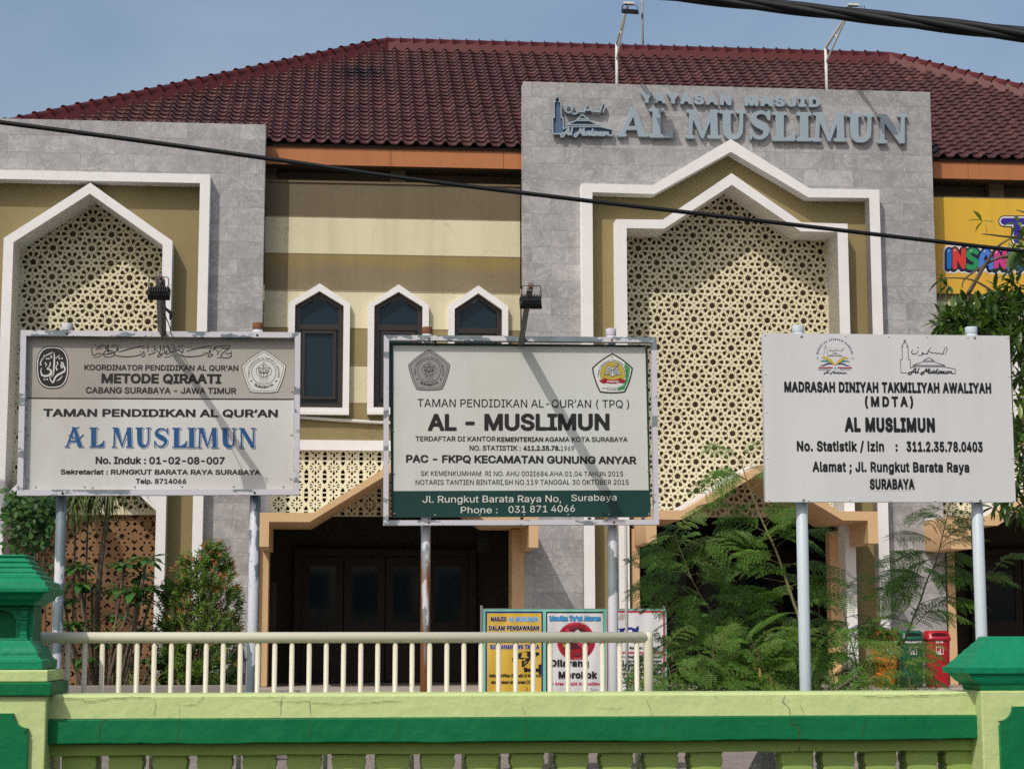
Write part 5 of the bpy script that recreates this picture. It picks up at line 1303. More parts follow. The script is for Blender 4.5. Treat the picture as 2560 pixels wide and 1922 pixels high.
# ------------------------------------------------------------------ flood lamps leaning out from the signs
def sign_lamp(base_px, top_px, lamp_px, reach, label, lean_plug):
    b = at(*base_px, YS-.005); Yt = YS-reach
    t = at(*top_px, Yt); l = at(*lamp_px, Yt+.02)
    T = thing('flood_lamp', (b.x, b.y, b.z), label, 'flood lamp', 'flood lamps on the sign frames')
    bevel(MB().bar(b, t, .033, .055, (0,-1,.4)).build('lamp_arm', ARMM, T), .002)
    W = .126; H = .075
    # housing: faces back down at the sign, fins towards the street
    ux = Vector((1,0,0)); tilt = math.radians(38)
    n_ = Vector((0, -math.cos(tilt), math.sin(tilt)))      # back side, towards the camera and up
    v_ = Vector((0, math.sin(tilt), math.cos(tilt)))
    O = l
    def P(u, v, w_): return O+ux*u+v_*v+n_*w_
    mb = MB(); mb.loft([[P(-W/2*a, -H/2*b_, d), P(W/2*a, -H/2*b_, d), P(W/2*a, H/2*b_, d), P(-W/2*a, H/2*b_, d)] for a, b_, d in ((1,1,-.028),(1,1,-.01),(.9,.88,.012),(.86,.8,.014))])
    hs = bevel(mb.build('lamp_housing', BLACKM, T), .003)
    MB().loft([[P(-W*.46, -H*.44, d), P(W*.46, -H*.44, d), P(W*.46, H*.44, d), P(-W*.46, H*.44, d)] for d in (-.0305,-.0285)]).build('lamp_lens', LENS, hs)
    fm = MB()
    for i in range(8):
        u = -W*.38+W*.76*i/7; fm.loft([[P(u-.003, -H*.36, d), P(u+.003, -H*.36, d), P(u+.003, H*.36, d), P(u-.003, H*.36, d)] for d in (.0145,.030)])
    fm.build('cooling_fins', BLACKM, hs)
    tp = t+Vector((0,-.014,0))
    MB().path([P(-W*.46, 0, 0), P(-W*.46, 0, 0)+Vector((0,-.012,.02)), Vector((O.x-W*.42, tp.y, tp.z-.004)), Vector((O.x-W*.38, tp.y, tp.z)), tp, Vector((O.x+W*.38, tp.y, tp.z)), Vector((O.x+W*.42, tp.y, tp.z-.004)), P(W*.46, 0, 0)+Vector((0,-.012,.02)), P(W*.46, 0, 0)], .0028, 6).build('lamp_bracket', BLACKM, T)
    MB().path([tp+Vector((0,-.012,0)), tp+Vector((0,.03,0))], .009, 8).build('clamp_bolt', RUST, T)
    if lean_plug:
        q0 = P(.025, -H*.3, .0); q1 = at(414.5, 770, Yt+.05); q2 = at(425, 772, Yt+.06); q3 = at(425, 800, Yt+.08)
        MB().path([q0, (q0+q1)/2+Vector((.003,0,-.01)), q1], .0028, 6).build('lamp_cable', CABLEM, T)
        MB().path([q1, at(418,775,Yt+.055), at(427,782,Yt+.06), at(427,790,Yt+.06), at(425.5,800,Yt+.06)], [.004,.009,.011,.010,.004], 8).build('cable_plug', BLACKM, T)
        MB().path([at(411, 785, Yt+.12), at(420, 805, YS-.3), at(426, 822, YS-.15), at(427, 832, YS-.03)], .0036, 6).build('lamp_cable', CABLEM, T)
    return T
sign_lamp((405,834), (401,694), (397.5,731), .76, 'black flood lamp on a grey arm above the sign with blue AL MUSLIMUN', True)
sign_lamp((1303,853), (1326,716), (1327,753), .90, 'black flood lamp on a leaning arm above the green bordered sign', False)
# ------------------------------------------------------------------ raised letters and emblem on the centre tower
YT = 27.925
fT = conv_at(YT, 2.9105, 1540, 220)
def raised(name, loops, conv, y0, y1, mat, par, bev=0.006):
    return plate(name, [[conv(*p) for p in lp] for lp in loops], y0, y1, mat, par, bev)
def word3d(body, x0, x1, base0, base1, top, off, space):
    c = bpy.data.curves.new('t', 'FONT'); c.body = body; c.size = 1.0; c.space_character = space; c.resolution_u = 3
    if FONT: c.font = FONT
    lps = text_loops(c); groups = group_loops(lps)
    co = np.array([p for l in lps for p in l])
    out = []
    b0, b1 = co[:,0].min()-off, co[:,0].max()+off; lo, hi = cap_h(off)
    for g in groups:
        ls = fatten([lps[i] for i in g], off); res = []
        for l in ls:
            r = []
            for x, y_ in l:
                t = (x-b0)/(b1-b0); v = (y_-lo)/(hi-lo); bs = base0+(base1-base0)*t; h = base0-top
                r.append((x0+(x1-x0)*t, bs-h*v))
            res.append(r)
        out.append(res)
    return out
for args in (("YAYASAN", 180, 840, 108, 127, 30, .05, 1.22), ("MASJID", 937, 1486, 130, 141, 56, .05, 1.25)):
    for glyph in word3d(*args): raised('raised_letter', glyph, fT, YT, YF-.02, LETTERBLUE, B, .0015)
bxT = [(18,232,356,148),(240,418,362,152),(512,748,368,162),(755,952,374,166),(966,1130,377,166),(1138,1308,386,177),(1318,1422,388,181),(1436,1668,391,181),(1682,1886,397,190),(1905,2118,404,192)]
for cv in serif_word('ALMUSLIMUN', bxT, 56, 27, 31, 22, 3, 0, 2.0):
    raised('raised_letter', cv.trace(0, .3), fT, YT-.005, YF-.02, LETTERBLUE, B, .005)
fE = conv_at(YT, 10.38, 1360, 200)
cv = Canvas(190, 330, 1820, 1530, 6)
cv.poly([(240,1405),(235,985),(275,990),(268,590),(300,575),(285,545),(340,440),(400,540),(390,575),(425,590),(445,995),(490,995),(500,1290),(600,1240),(585,1185),(860,1062),(870,1030),(995,935),(1140,1030),(1140,1062),(1450,1190),(1470,1230),(1770,1310),(1770,1450),(1000,1430)])
raised('emblem_back', cv.trace(0, .4), fE, YF-.05, YF-.02, DEEPBLUE, B, 0)
cv = Canvas(190, 330, 1820, 1530, 5)
W_ = 23
cv.stroke([(230,1412),(222,988),(268,988),(260,582),(300,575),(278,545),(292,500),(340,425),(318,388),(340,355),(362,388),(340,425),(405,510),(415,550),(385,575),(432,588),(448,995),(492,995),(500,1282),(600,1238)], W_)
cv.stroke([(230,1412),(440,1412)], W_); cv.stroke([(575,1225),(575,1178),(860,1055),(862,1022),(995,922),(1148,1022),(1148,1055),(1462,1190),(1468,1225)], W_, False)
cv.stroke([(575,1225),(1468,1225)], W_); cv.stroke([(575,1174),(1462,1184)], W_); cv.stroke([(862,1022),(1148,1022)], W_); cv.stroke([(862,1064),(1148,1064)], W_)
cv.stroke([(1466,1228),(1775,1303),(1778,1455),(1705,1455)], W_)
g3 = lambda x, y: (x, y); script_word(cv, g3, 38)
cv.smooth(1)
for lp_set in [cv.trace(0, .35)]: raised('emblem_outline', lp_set, fE, YT-.02, YF-.051, LETTERBLUE, B, .003)
cv = Canvas(500, 570, 1640, 930, 4)
for pts, ws in (([(1540,850),(1545,800),(1592,700),(1575,625),(1535,615),(1495,690),(1465,800),(1450,845),(1400,835),(1340,835),(1300,815),(1255,832),(1220,800),(1180,790),(1125,800),(1065,780),(1110,625)],30), ([(1070,775),(1040,845),(990,830),(930,835),(880,838),(850,800),(865,770),(885,830),(850,880),(790,895),(735,882)],30), ([(590,680),(552,750),(570,830),(625,860),(690,850),(735,780),(752,650)],32), ([(655,690)],52)):
    cv.stroke(pts, ws)
raised('emblem_calligraphy', cv.smooth(1).trace(0, .35), fE, YT-.02, YF-.02, LETTERBLUE, B, .003)

# ------------------------------------------------------------------ lamps and mast above the roof line
def roof_lamp(base, bend, tip, lampc, strut0, reach, label):
    b = at(*base, YF+.16); k = at(*bend, YF+.16); Yt = YF+.16-reach; t = at(*tip, Yt)
    T = thing('facade_lamp', (b.x, b.y, b.z), label, 'flood lamp', 'flood lamps above the centre tower')
    b.z = TC_T-.25
    MB().path([b, k], .0235, 12).build('lamp_pole', POLEW, T)
    MB().bar(k, t, .034, .03).build('lamp_arm', POLEW, T)
    s0 = at(*strut0, YF+.14); s1 = k+(t-k)*.86
    MB().bar(s0, s1, .024, .022).build('lamp_strut', POLEW, T)
    m0 = k+(t-k)*.36; m1 = s0+(s1-s0)*.5
    MB().bar(m0, m1, .022, .022).build('lamp_strut', POLEW, T)
    l = at(*lampc, Yt-.02); W = .245; ux = Vector((1,0,-.03)).normalized()
    tl = math.radians(68); n_ = Vector((0, math.cos(tl)*-1, math.sin(tl))); v_ = n_.cross(ux).normalized()
    P = lambda u, v, d: l+ux*u+v_*v+n_*d
    hs = bevel(MB().loft([[P(-W/2*a, -.09*a, d), P(W/2*a, -.09*a, d), P(W/2*a, .09*a, d), P(-W/2*a, .09*a, d)] for a, d in ((1,-.02),(1,.012),(.92,.02))]).build('lamp_housing', BLACKM, T), .003)
    MB().loft([[P(-W*.46, -.08, d), P(W*.46, -.08, d), P(W*.46, .08, d), P(-W*.46, .08, d)] for d in (-.0235,-.0205)]).build('lamp_lens', LENS, hs)
    fm = MB()
    for i in range(12):
        u = -W*.42+W*.84*i/11; fm.loft([[P(u-.004, -.07, d), P(u+.004, -.07, d), P(u+.004, .07, d), P(u-.004, .07, d)] for d in (.0205,.042)])
    fm.build('cooling_fins', BLACKM, hs)
    z_ = t.z
    MB().path([P(-W*.49,0,0), P(-W*.49,0,0)+Vector((0,0,.09)), Vector((l.x-W*.38,l.y,z_)), t, Vector((l.x+W*.36,l.y,z_-.01)), P(W*.49,0,0)+Vector((0,0,.09)), P(W*.49,0,0)], .005, 8).build('lamp_bracket', BLACKM, T)
    MB().path([t+Vector((-.02,-.02,0)), t+Vector((-.075,-.02,-.01)), t+Vector((-.09,-.02,-.06)), P(-W*.4,0,.03)], .006, 8).build('lamp_cable', CABLEM, T)
    bevel(MB().box(t.x-.07, t.x+.09, t.y-.02, t.y+.06, t.z+.012, t.z+.045).build('terminal_box', POLEW, T), .004)
roof_lamp((1542,207), (1541.5,109), (1570,13), (1575,31), (1542,147), 1.30, 'white bent pole lamp above the tower, beside the rusty mast')
roof_lamp((2067,222), (2064,120), (2131,17), (2142,28), (2066,154), 1.30, 'white bent pole lamp above the tower, its head behind the thick black cable')
mt = on_roof(1603, 125)
MS = thing('mast', (mt.x, Rl.y, Rl.z), 'thin rust-spotted white mast rising behind the roof ridge', 'mast')
MB().path([(mt.x, Rl.y+.12, Rl.z-.1), (mt.x-.01, Rl.y+.12, Rl.z+1.4), (mt.x-.02, Rl.y+.12, Rl.z+3.4)], .0195, 12).build('mast_tube', peeling('rust_spotted_white', (0.5,0.49,0.44), (0.14,0.06,0.03), 5, .60), MS)

# ------------------------------------------------------------------ overhead cables across the street
CB = thing('overhead_cable', tuple(at(1280, 480, 9.0)), 'single black cable sagging across the whole facade', 'cable')
pts = [at(px, py, 9.0+.0*px) for px, py in ((-7000,-700),(-3000,-95),(-500,240),(0,306),(340,351),(686,399),(998,444),(1400,494),(1880,550),(2360,606),(2560,628),(3000,676),(5500,880),(9000,960))]
pts = [Vector(p) for p in spline([tuple(p) for p in pts], 8)]
MB().path(pts, [.0125-.0028*i/len(pts) for i in range(len(pts))], 10).build('cable_sheath', CABLEM, CB)
CB2 = thing('cable_bundle', tuple(at(2100, 35, 6.5)), 'thick bundle of black power cables across the upper right sky', 'cable')
NB = 60
A = at(1200, -62, 6.9); Zb = at(3000, 142, 5.6)
mid = at(2100, 34, 6.2)
for k_ in range(4):
    P_ = []
    for i in range(-40, NB+41):
        t = i/NB; tq = min(max(t, 0), 1); c = A*(1-tq)*(1-2*tq)+mid*4*tq*(1-tq)+Zb*tq*(2*tq-1)+((Zb-A)*1.9 if t > 1 else Vector((5, 9, -1.6)))*(t-tq)
        a = 2*math.pi*(k_/4+t*2.3)+.3; r = .0105+.002*tq
        P_.append(c+Vector((0, math.cos(a)*r, math.sin(a)*r)))
    MB().path(P_, [.0125+.0035*min(max(i/NB,0),1) for i in range(-40, NB+41)], 9).build('cable_strand', CABLEM, CB2)

# ------------------------------------------------------------------ notice banners on their rack
YB = 22.0
fB = conv_at(YB-.02, 4.424, 1180, 1500)
def qb(px, py, Y=YB): return at(px, py, Y)
RK = thing('banner_rack', (qb(1433,1600).x, YB, YARD), 'thin steel rack carrying three printed banners behind the gate railing', 'rack')
zt_ = qb(1433,1523).z
for px, n in ((1203.5,0), (1661,1)):
    x = qb(px,1600).x; bevel(MB().box(x-.014, x+.014, YB-.012, YB+.016, YARD, qb(px,1513.5 if n == 0 else 1514).z).build('rack_post', STEEL, RK), .003)
MB().box(qb(1203,1600).x+.0145, qb(1661,1600).x-.0145, YB-.006, YB+.012, zt_-.012, zt_+.012).build('rack_bar', STEEL, RK)
MB().box(qb(1203,1600).x+.0145, qb(1661,1600).x-.0145, YB-.006, YB+.012, .55, .575).build('rack_bar', STEEL, RK)
MINT = flat('mint_green_cloth', (0.16,0.47,0.36), .7); YEL = flat('yellow_banner', (0.56,0.37,0.045), .6); NAVY = flat('navy_print', (0.012,0.02,0.16)); BWHITE = flat('white_banner', (0.58,0.58,0.58), .6); CRIM = flat('crimson_print', (0.42,0.025,0.07)); PINK = flat('pale_pink_print', (0.6,0.5,0.48))
def cloth(name, loops_px, mi_mats, par=None, dy=0.0):
    L = Lettering(YB-.02, fB)
    return L
def banner(name, x0, x1, border, bcol, fcol, label):
    """cloth with soft vertical folds, hung from the rack"""
    a = fB(x0, 100); b = fB(x1, 100); zt = a[1]; zb_ = .62
    T = thing(name, ((a[0]+b[0])/2, YB-.02, zb_), label, 'banner', 'banners on the rack')
    nx_, nz_ = 30, 40; vs = []; fs = []
    ph = random.uniform(0, 6)
    def fold(u, v): return .007*math.sin(u*9+ph+v*2)*(.3+v)+.004*math.sin(u*23+v*5+ph)+.006*math.sin(v*11+u*3+ph)
    T.location.z = zb_
    for j in range(nz_+1):
        for i in range(nx_+1):
            u, v = i/nx_, j/nz_
            vs.append((a[0]+(b[0]-a[0])*u, YB-.02+fold(u, v), zt+(zb_-zt)*v))
    for j in range(nz_):
        for i in range(nx_): fs.append((j*(nx_+1)+i, (j+1)*(nx_+1)+i, (j+1)*(nx_+1)+i+1, j*(nx_+1)+i+1))
    me = MB().add(vs, fs, 0, True).build('banner_cloth', MINT, T)
    def depth(x, z):
        u = (x-a[0])/(b[0]-a[0]); v = (z-zt)/(zb_-zt); return YB-.02+fold(u, v)
    def rect(nm, ax, bx, ay, by, mat, off):
        vs, fs = [], []; n1, n2 = 28, 38
        for j in range(n2+1):
            for i in range(n1+1):
                q = fB(ax+(bx-ax)*i/n1, ay+(by-ay)*j/n2); vs.append((q[0], depth(*q)-off, q[1]))
        for j in range(n2):
            for i in range(n1): fs.append((j*(n1+1)+i, (j+1)*(n1+1)+i, (j+1)*(n1+1)+i+1, j*(n1+1)+i+1))
        return MB().add(vs, fs, 0, True).build(nm, mat, T)
    return T, depth, rect
def finish(T, L, depth, mats, off=.007):
    L.mb.v = [(x, depth(x, z)-off+(y-L.Y), z) for x, y, z in L.mb.v]
    return L.build('lettering', mats, T)
BOT = 1330
T1, dp, rc = banner('notice_banner', 122, 806, 0, None, None, 'yellow surveillance notice banner with blue border and camera picture')
rc('banner_border', 148, 784, 122, BOT, NAVY, .0025); rc('banner_face', 166, 767, 142, BOT, YEL, .0045)
L = Lettering(YB-.02, fB); I2 = dict(off=.05, space=1.08)
def shadowed(L, body, x0, x1, b, t, mi, **k):
    L.line(body, x0-4, x1+4, b+4, t-4, 3, dy=0, off=k.get('off', .05)+.045, space=k.get('space', 1.1)); L.line(body, x0, x1, b, t, mi, dy=.0012, **k)
shadowed(L, "MASJID", 207, 382, 232, 182, 0, **I2); shadowed(L, "AL MUSLIMUN", 407, 733, 234, 184, 1, **I2)
shadowed(L, "DALAM PENGAWASAN", 185, 744, 333, 280, 0, **I2); shadowed(L, "SUBHANAHU WA TA’ALA", 197, 742, 540, 487, 2, **I2)
L.line("Setiap Aktifitas di masjid Al Muslimun", 187, 764, 850, 812, 0, off=.03); L.line("akan direkam oleh kamera CCTV", 212, 690, 923, 884, 0, off=.035)
L.line("Pengurus Yayasan Masjid Al Muslimun", 187, 580, 1034, 1012, 0, off=.05)
L.poly([(440,640),(490,620),(520,580),(600,565),(690,562),(745,580),(745,600),(650,640),(610,700),(560,740),(545,725),(600,640),(560,650),(500,645),(495,700),(475,700),(450,690)], 0); L.poly([(572,740),(605,740),(610,755),(735,752),(735,712),(765,705),(765,820),(735,815),(735,790),(610,785),(600,795),(575,790)], 0); L.poly([(548,660),(572,665),(570,715),(550,720)], 0, .0012)
cvb = Canvas(585, 950, 700, 1060, 2.5); cvb.stroke([(600,1035),(598,995),(608,960),(618,995),(622,1035)], 3); cvb.stroke([(625,990),(640,985),(655,1000),(680,990)], 3); cvb.stroke([(630,1030),(660,1010),(695,1030)], 3); L.loops(cvb.trace(0,.3), 0)
finish(T1, L, dp, [BLACK, SKYB, NAVY, PINK])
T2, dp, rc = banner('notice_banner', 808, 1468, 0, None, None, 'white no smoking notice banner with red prohibition circle and black border')
rc('banner_border', 818, 1452, 125, BOT, BLACK, .0025); rc('banner_face', 832, 1448, 143, BOT, BWHITE, .0045)
L = Lettering(YB-.02, fB)
L.line("Muslim Ta’at Aturan", 856, 1424, 232, 170, 5, off=.09, space=1.1, dy=-.0005); L.line("Muslim Ta’at Aturan", 862, 1418, 226, 174, 1, off=.05, space=1.1, dy=.0012)
L.poly(circle(1150, 452, 212, 48), 4); L.poly(circle(1150, 452, 196, 48), 6, .006); L.poly(circle(1150, 452, 158, 44), 7, .012)
L.poly([(1115,450),(1135,345),(1165,322),(1195,345),(1230,480),(1190,500),(1110,490)], 3, .018); L.poly([(1005,478),(1060,480),(1060,512),(1005,515)], 8, .018)
L.poly([(1022,330),(1050,300),(1290,560),(1262,592)], 4, .024)
shadowed(L, "Dilarang", 868, 1290, 735, 655, 0, off=.055, space=1.1); shadowed(L, "Merokok", 955, 1380, 865, 785, 0, off=.055, space=1.1)
L.line("Di Area Masjid Al Muslimun", 862, 1430, 940, 902, 4, off=.04, space=1.08); L.line("Pengurus Yayasan Masjid Al Muslimun", 860, 1240, 1034, 1014, 0, off=.05)
cvb = Canvas(1290, 950, 1440, 1050, 2.5); cvb.stroke([(1315,1030),(1313,990),(1322,965),(1330,990),(1333,1030)], 3); cvb.stroke([(1340,985),(1360,995),(1400,980)], 3); cvb.stroke([(1340,1030),(1375,1008),(1420,1030)], 3); L.loops(cvb.trace(0,.3), 0)
finish(T2, L, dp, [BLACK, SKYB, NAVY, LIGHTGREY, CRIM, NAVY, RED, flat('dark_maroon_print', (0.09,0.01,0.02)), GOLD])
T3, dp, rc = banner('notice_banner', 1470, 2150, 0, None, None, 'white banner with red border and rows of small black sayings')
rc('banner_border', 1494, 2134, 114, BOT, CRIM, .0025); rc('banner_face', 1508, 2112, 138, BOT, BWHITE, .0045)
L = Lettering(YB-.02, fB)
for body, x0, x1, b, mi in (("Wahai anak cucu Adam", 1736, 2020, 542, 0), ("pakailah pakaianmu yang bagus", 1560, 2110, 592, 4), ("di setiap memasuki masjid", 1640, 2105, 640, 0), ("makan dan minumlah dengan", 1560, 2100, 685, 0), ("janganlah berlebih-lebihan", 1640, 2100, 730, 0), ("Sesungguhnya Allah tidak men-Cintai", 1520, 2105, 780, 0), ("orang yang berlebih-lebihan", 1640, 2105, 828, 0)):
    L.line(body, x0, x1, b, b-32, mi, off=.05, space=1.1)
L.line("7 - 31", 1960, 2102, 922, 880, 4, off=.05, space=1.1)
L.poly([(1560,320),(1845,285),(1840,350),(1770,350),(1768,322),(1680,332),(1680,420),(1565,420)], 2); L.poly([(1640,150),(1690,150),(1680,215),(1610,215)], 9)
L.poly([(1735,905),(1760,880),(1790,890),(1800,915),(1770,935),(1740,930)], 4)
cvb = Canvas(2010, 950, 2110, 1050, 2.5); cvb.stroke([(2020,1000),(2035,990),(2060,1000),(2090,975)], 3); cvb.stroke([(2030,1030),(2060,1010),(2095,1030)], 3); L.loops(cvb.trace(0,.3), 0)
finish(T3, L, dp, [BLACK, SKYB, NAVY, LIGHTGREY, CRIM, NAVY, RED, RED, GOLD, flat('beige_print', (0.42,0.36,0.31))])
# thin conduit standing in front of the banners
yq = 13.0
CP = tag(MB().path([(wx(1565.5,1450,yq), yq, YARD), (wx(1565.5,1450,yq), yq, wz(1565,1310,yq)-.0), (wx(1565.5,1450,yq), yq, wz(1565,1300,yq))], .0115, 10).build('thin_pipe', POLEW), 'thin grey upright pipe close beside the flaking right post of the green sign', 'pipe')

# ------------------------------------------------------------------ yellow school banner on the right wall
YY = YW-.06
fY = conv_at(YY-.003, 5.19, 2340, 540)
TB = thing('school_banner', (TC_R+1.5, YY, wz(2450,735,YY)), 'large yellow banner with coloured bubble lettering on the wall right of the tower', 'banner')
YB1 = panel_mat('yellow_printed_vinyl', (0.62,0.39,0.035), (0.58,0.31,0.05), .8, .5)
x0_ = TC_R+.02; z0_, z1_ = wz(2450,735,YY), wz(2450,496,YY)
MB().box(x0_, x0_+4.6, YY, YY+.02, z0_, z1_).build('banner_sheet', YB1, TB)
L = Lettering(YY-.003, fY)
def bub(cx0, cx1, y0, y1, ch):
    w_ = cx1-cx0; X = lambda u: cx0+w_*u; Yv = lambda v: y0+(y1-y0)*v
    return {'I': [[(X(.5),Yv(.12)),(X(.5),Yv(.88))]], 'N': [[(X(.18),Yv(.9)),(X(.18),Yv(.12)),(X(.82),Yv(.88)),(X(.82),Yv(.12))]], 'S': [spline([(X(.86),Yv(.2)),(X(.5),Yv(.1)),(X(.15),Yv(.28)),(X(.4),Yv(.47)),(X(.82),Yv(.62)),(X(.75),Yv(.85)),(X(.4),Yv(.92)),(X(.12),Yv(.85))],4)], 'A': [spline([(X(.14),Yv(.9)),(X(.2),Yv(.45)),(X(.5),Yv(.12)),(X(.8),Yv(.45)),(X(.86),Yv(.9))],4), [(X(.2),Yv(.68)),(X(.8),Yv(.68))]], 'M': [[(X(.12),Yv(.9)),(X(.2),Yv(.12)),(X(.5),Yv(.7)),(X(.8),Yv(.12)),(X(.88),Yv(.9))]], 'T': [[(X(.1),Yv(.1)),(X(.9),Yv(.1))],[(X(.5),Yv(.1)),(X(.5),Yv(.9))]]}[ch]
ltr = [('I',130,212,420,690,0),('N',212,388,412,690,1),('S',388,548,418,692,2),('A',552,742,425,695,3),('N',750,920,440,700,4),('M',925,1120,450,705,0),('A',1125,1300,455,710,1),('D',1310,1480,460,712,2)][:6]
big = Canvas(60, 360, 1180, 790, 6)
for ch_, a_, b_, c_, d_, m_i in ltr:
    for st in bub(a_, b_, c_, d_, ch_): big.stroke(st, 150); big.stroke([(x-14, y+22) for x, y in st], 130)
L.loops(big.trace(0,.4), 5)
mid_ = Canvas(60, 360, 1180, 790, 6)
for ch_, a_, b_, c_, d_, m_i in ltr:
    for st in bub(a_, b_, c_, d_, ch_): mid_.stroke(st, 104); mid_.stroke([(x-18, y+26) for x, y in st], 86)
L.loops(mid_.trace(0,.4), 6, .0015)
for ch_, a_, b_, c_, d_, m_i in ltr:
    cv = Canvas(a_-40, c_-40, b_+40, d_+40, 5)
    for st in bub(a_, b_, c_, d_, ch_): cv.stroke(st, 62)
    L.loops(cv.trace(0,.35), m_i, .003)
    hx = a_+(b_-a_)*(.5 if ch_ == 'I' else .22 if ch_ in 'NM' else .45); L.poly(circle(hx-6, c_+34, 9, 12), 5, .0045)
for st in bub(840, 1260, 40, 345, 'T'):
    for wd_, mi_, dy_ in ((150,6,.001),(124,5,.002),(88,7,.003)):
        cv = Canvas(720, -60, 1400, 450, 7); 
        for s2 in bub(840, 1260, 40, 345, 'T'): cv.stroke(s2, wd_)
        L.loops(cv.trace(0,.4), mi_, dy_)
    break
L.build('lettering', [flat('azure_print', (0.01,0.13,0.42)), flat('scarlet_print', (0.55,0.04,0.03)), flat('emerald_print', (0.02,0.24,0.08)), flat('cornflower_print', (0.06,0.17,0.55)), flat('magenta_print', (0.5,0.04,0.2)), WHITEV, flat('navy_outline', (0.01,0.012,0.04)), flat('indigo_print', (0.03,0.02,0.25))], TB)

# ------------------------------------------------------------------ litter bins
YBN = 26.6
def bin_(px0, px1, ptop, label, mat, word, dark):
    a, b = at(px0, ptop+40, YBN), at(px1, ptop+40, YBN); cx = (a.x+b.x)/2; w_ = (b.x-a.x)/2; zt = wz((px0+px1)/2, ptop, YBN)
    T = thing('litter_bin', (cx, YBN+.2, FLOOR), label, 'litter bin', 'litter bins in a row')
    d_ = .17; cy = YBN+d_
    def rr(hw, hd, z, n=5, p=4): return [(cx+hw*math.copysign(abs(math.cos(t))**(2/p), math.cos(t)), cy+hd*math.copysign(abs(math.sin(t))**(2/p), math.sin(t)), z) for t in [2*math.pi*k/28 for k in range(28)]]
    zb_ = FLOOR+.002
    bd = MB().loft([rr(w_*.78, d_*.78, zb_), rr(w_*.80, d_*.8, zb_+.02), rr(w_*.93, d_*.95, zt-.16), rr(w_*.94, d_*.96, zt-.135)], 0, True, False, True).build('bin_body', mat, T)
    MB().loft([rr(w_*1.0, d_*1.03, zt-.145), rr(w_*1.02, d_*1.05, zt-.115), rr(w_*.96, d_*1.0, zt-.10), rr(w_*.93, d_*.9, zt-.055), rr(w_*.86, d_*.7, zt-.015), rr(w_*.7, d_*.5, zt)], 0, True, True, True).build('bin_lid', mat, T)
    MB().loft([[(cx+w_*.62*math.cos(t), cy-d_*(.97-dd), zt-.062+.026*math.sin(t)+dd*.02) for t in [2*math.pi*k/20 for k in range(20)]] for dd in (.0,.10)]).build('bin_mouth', dark, T)
    k = (px1-px0)/64.0
    f_ = lambda x, y: (cx+(x-967)/149*2*w_*.93, wz(2350, 1200, YBN) if False else zt-(y-1145)*.00335/1.0)
    L = Lettering(cy-d_*.965, lambda x, y: (cx+(x-995)/200.0*2*w_, zt-(y-1145)/3.322*(YBN/4700)))
    L.line(word, 985-15*len(word)*.7, 1005+12*len(word)*.7, 1252, 1232, 0, off=.03)
    cv = Canvas(950, 1270, 1040, 1360, 1.5); cv.stroke([(968,1283),(1020,1283),(1020,1345),(968,1345)], 4, True); cv.stroke([(998,1300)], 11); cv.stroke([(998,1310),(996,1328),(1002,1343)], 8); cv.stroke([(997,1328),(990,1343)], 6); cv.stroke([(997,1312),(985,1322)], 5); cv.poly([(974,1322),(986,1322),(984,1342),(977,1342)])
    L.loops(cv.trace(0,.3), 0)
    L.build('lettering', [WHITEV], T)
bin_(2318, 2382, 1575, 'red litter bin marked B3 nearest the peach door jamb', Mat('red_plastic', (0.36,0.008,0.018), .3, .5).m, 'B3', flat('dark_red', (0.05,0.002,0.004)))
bin_(2252, 2316, 1575, 'dark green litter bin marked ORGANIK between two other bins', Mat('green_plastic', (0.006,0.075,0.04), .3, .5).m, 'ORGANIK', flat('dark_green', (0.002,0.012,0.008)))
bin_(2187, 2251, 1574, 'orange litter bin behind the feathery leaves', Mat('orange_plastic', (0.5,0.16,0.012), .35, .5).m, 'AN ORGANIK', flat('dark_brown', (0.04,0.012,0.002)))

# ------------------------------------------------------------------ hand washing stand by the left door
YH = 25.5
hx0, hx1 = wx(573,1680,YH), wx(612,1680,YH); hz = lambda py: wz(590,py,YH)
HS = thing('washing_stand', ((hx0+hx1)/2, YH, YARD), 'small hand washing stand with a white notice and a blue bucket below', 'wash stand')
bevel(MB().box(hx0-.02, hx1+.02, YH, YH+.3, hz(1652), hz(1644)).build('stand_top', CONC, HS), .004)
for x in (hx0, hx1-.03):
    MB().box(x, x+.03, YH+.02, YH+.05, YARD, hz(1652)-.001).build('leg', STEEL, HS); MB().box(x, x+.03, YH+.25, YH+.28, YARD, hz(1652)-.001).build('leg', STEEL, HS)
nb = MB().box(hx0, hx1, YH-.01, YH-.002, hz(1683), hz(1654)).build('notice', WHITEV, HS)
L = Lettering(YH-.012, lambda x, y: (wx(540+x/9.225, 1560+y/9.225, YH-.012), wz(540+x/9.225, 1560+y/9.225, YH-.012)))
L.line("CUCI", 325, 440, 908, 876, 0, off=.04); L.line("E TANGAN", 312, 515, 972, 936, 0, off=.04); L.poly(circle(388,1050,56,20), 1); L.poly([(350,1040),(390,1065),(430,1030),(420,1075),(380,1085),(355,1070)], 2, .001)
L.build('lettering', [INK, SKYB, WHITEV], HS)
MB().path([(hx1-.08, YH+.12, hz(1644)), (hx1-.08, YH+.12, hz(1632)), (hx1-.08, YH+.12, hz(1616)), (hx1-.08, YH+.12, hz(1612))], [.075,.07,.045,.03], 14).build('water_jar', flat('clear_blue_plastic', (0.09,0.16,0.2), .2), HS)
MB().path([(hx0+.1, YH+.15, YARD), (hx0+.1, YH+.15, hz(1712))], [.12,.16], 18).build('bucket', flat('blue_plastic', (0.012,0.03,0.16), .3), HS)
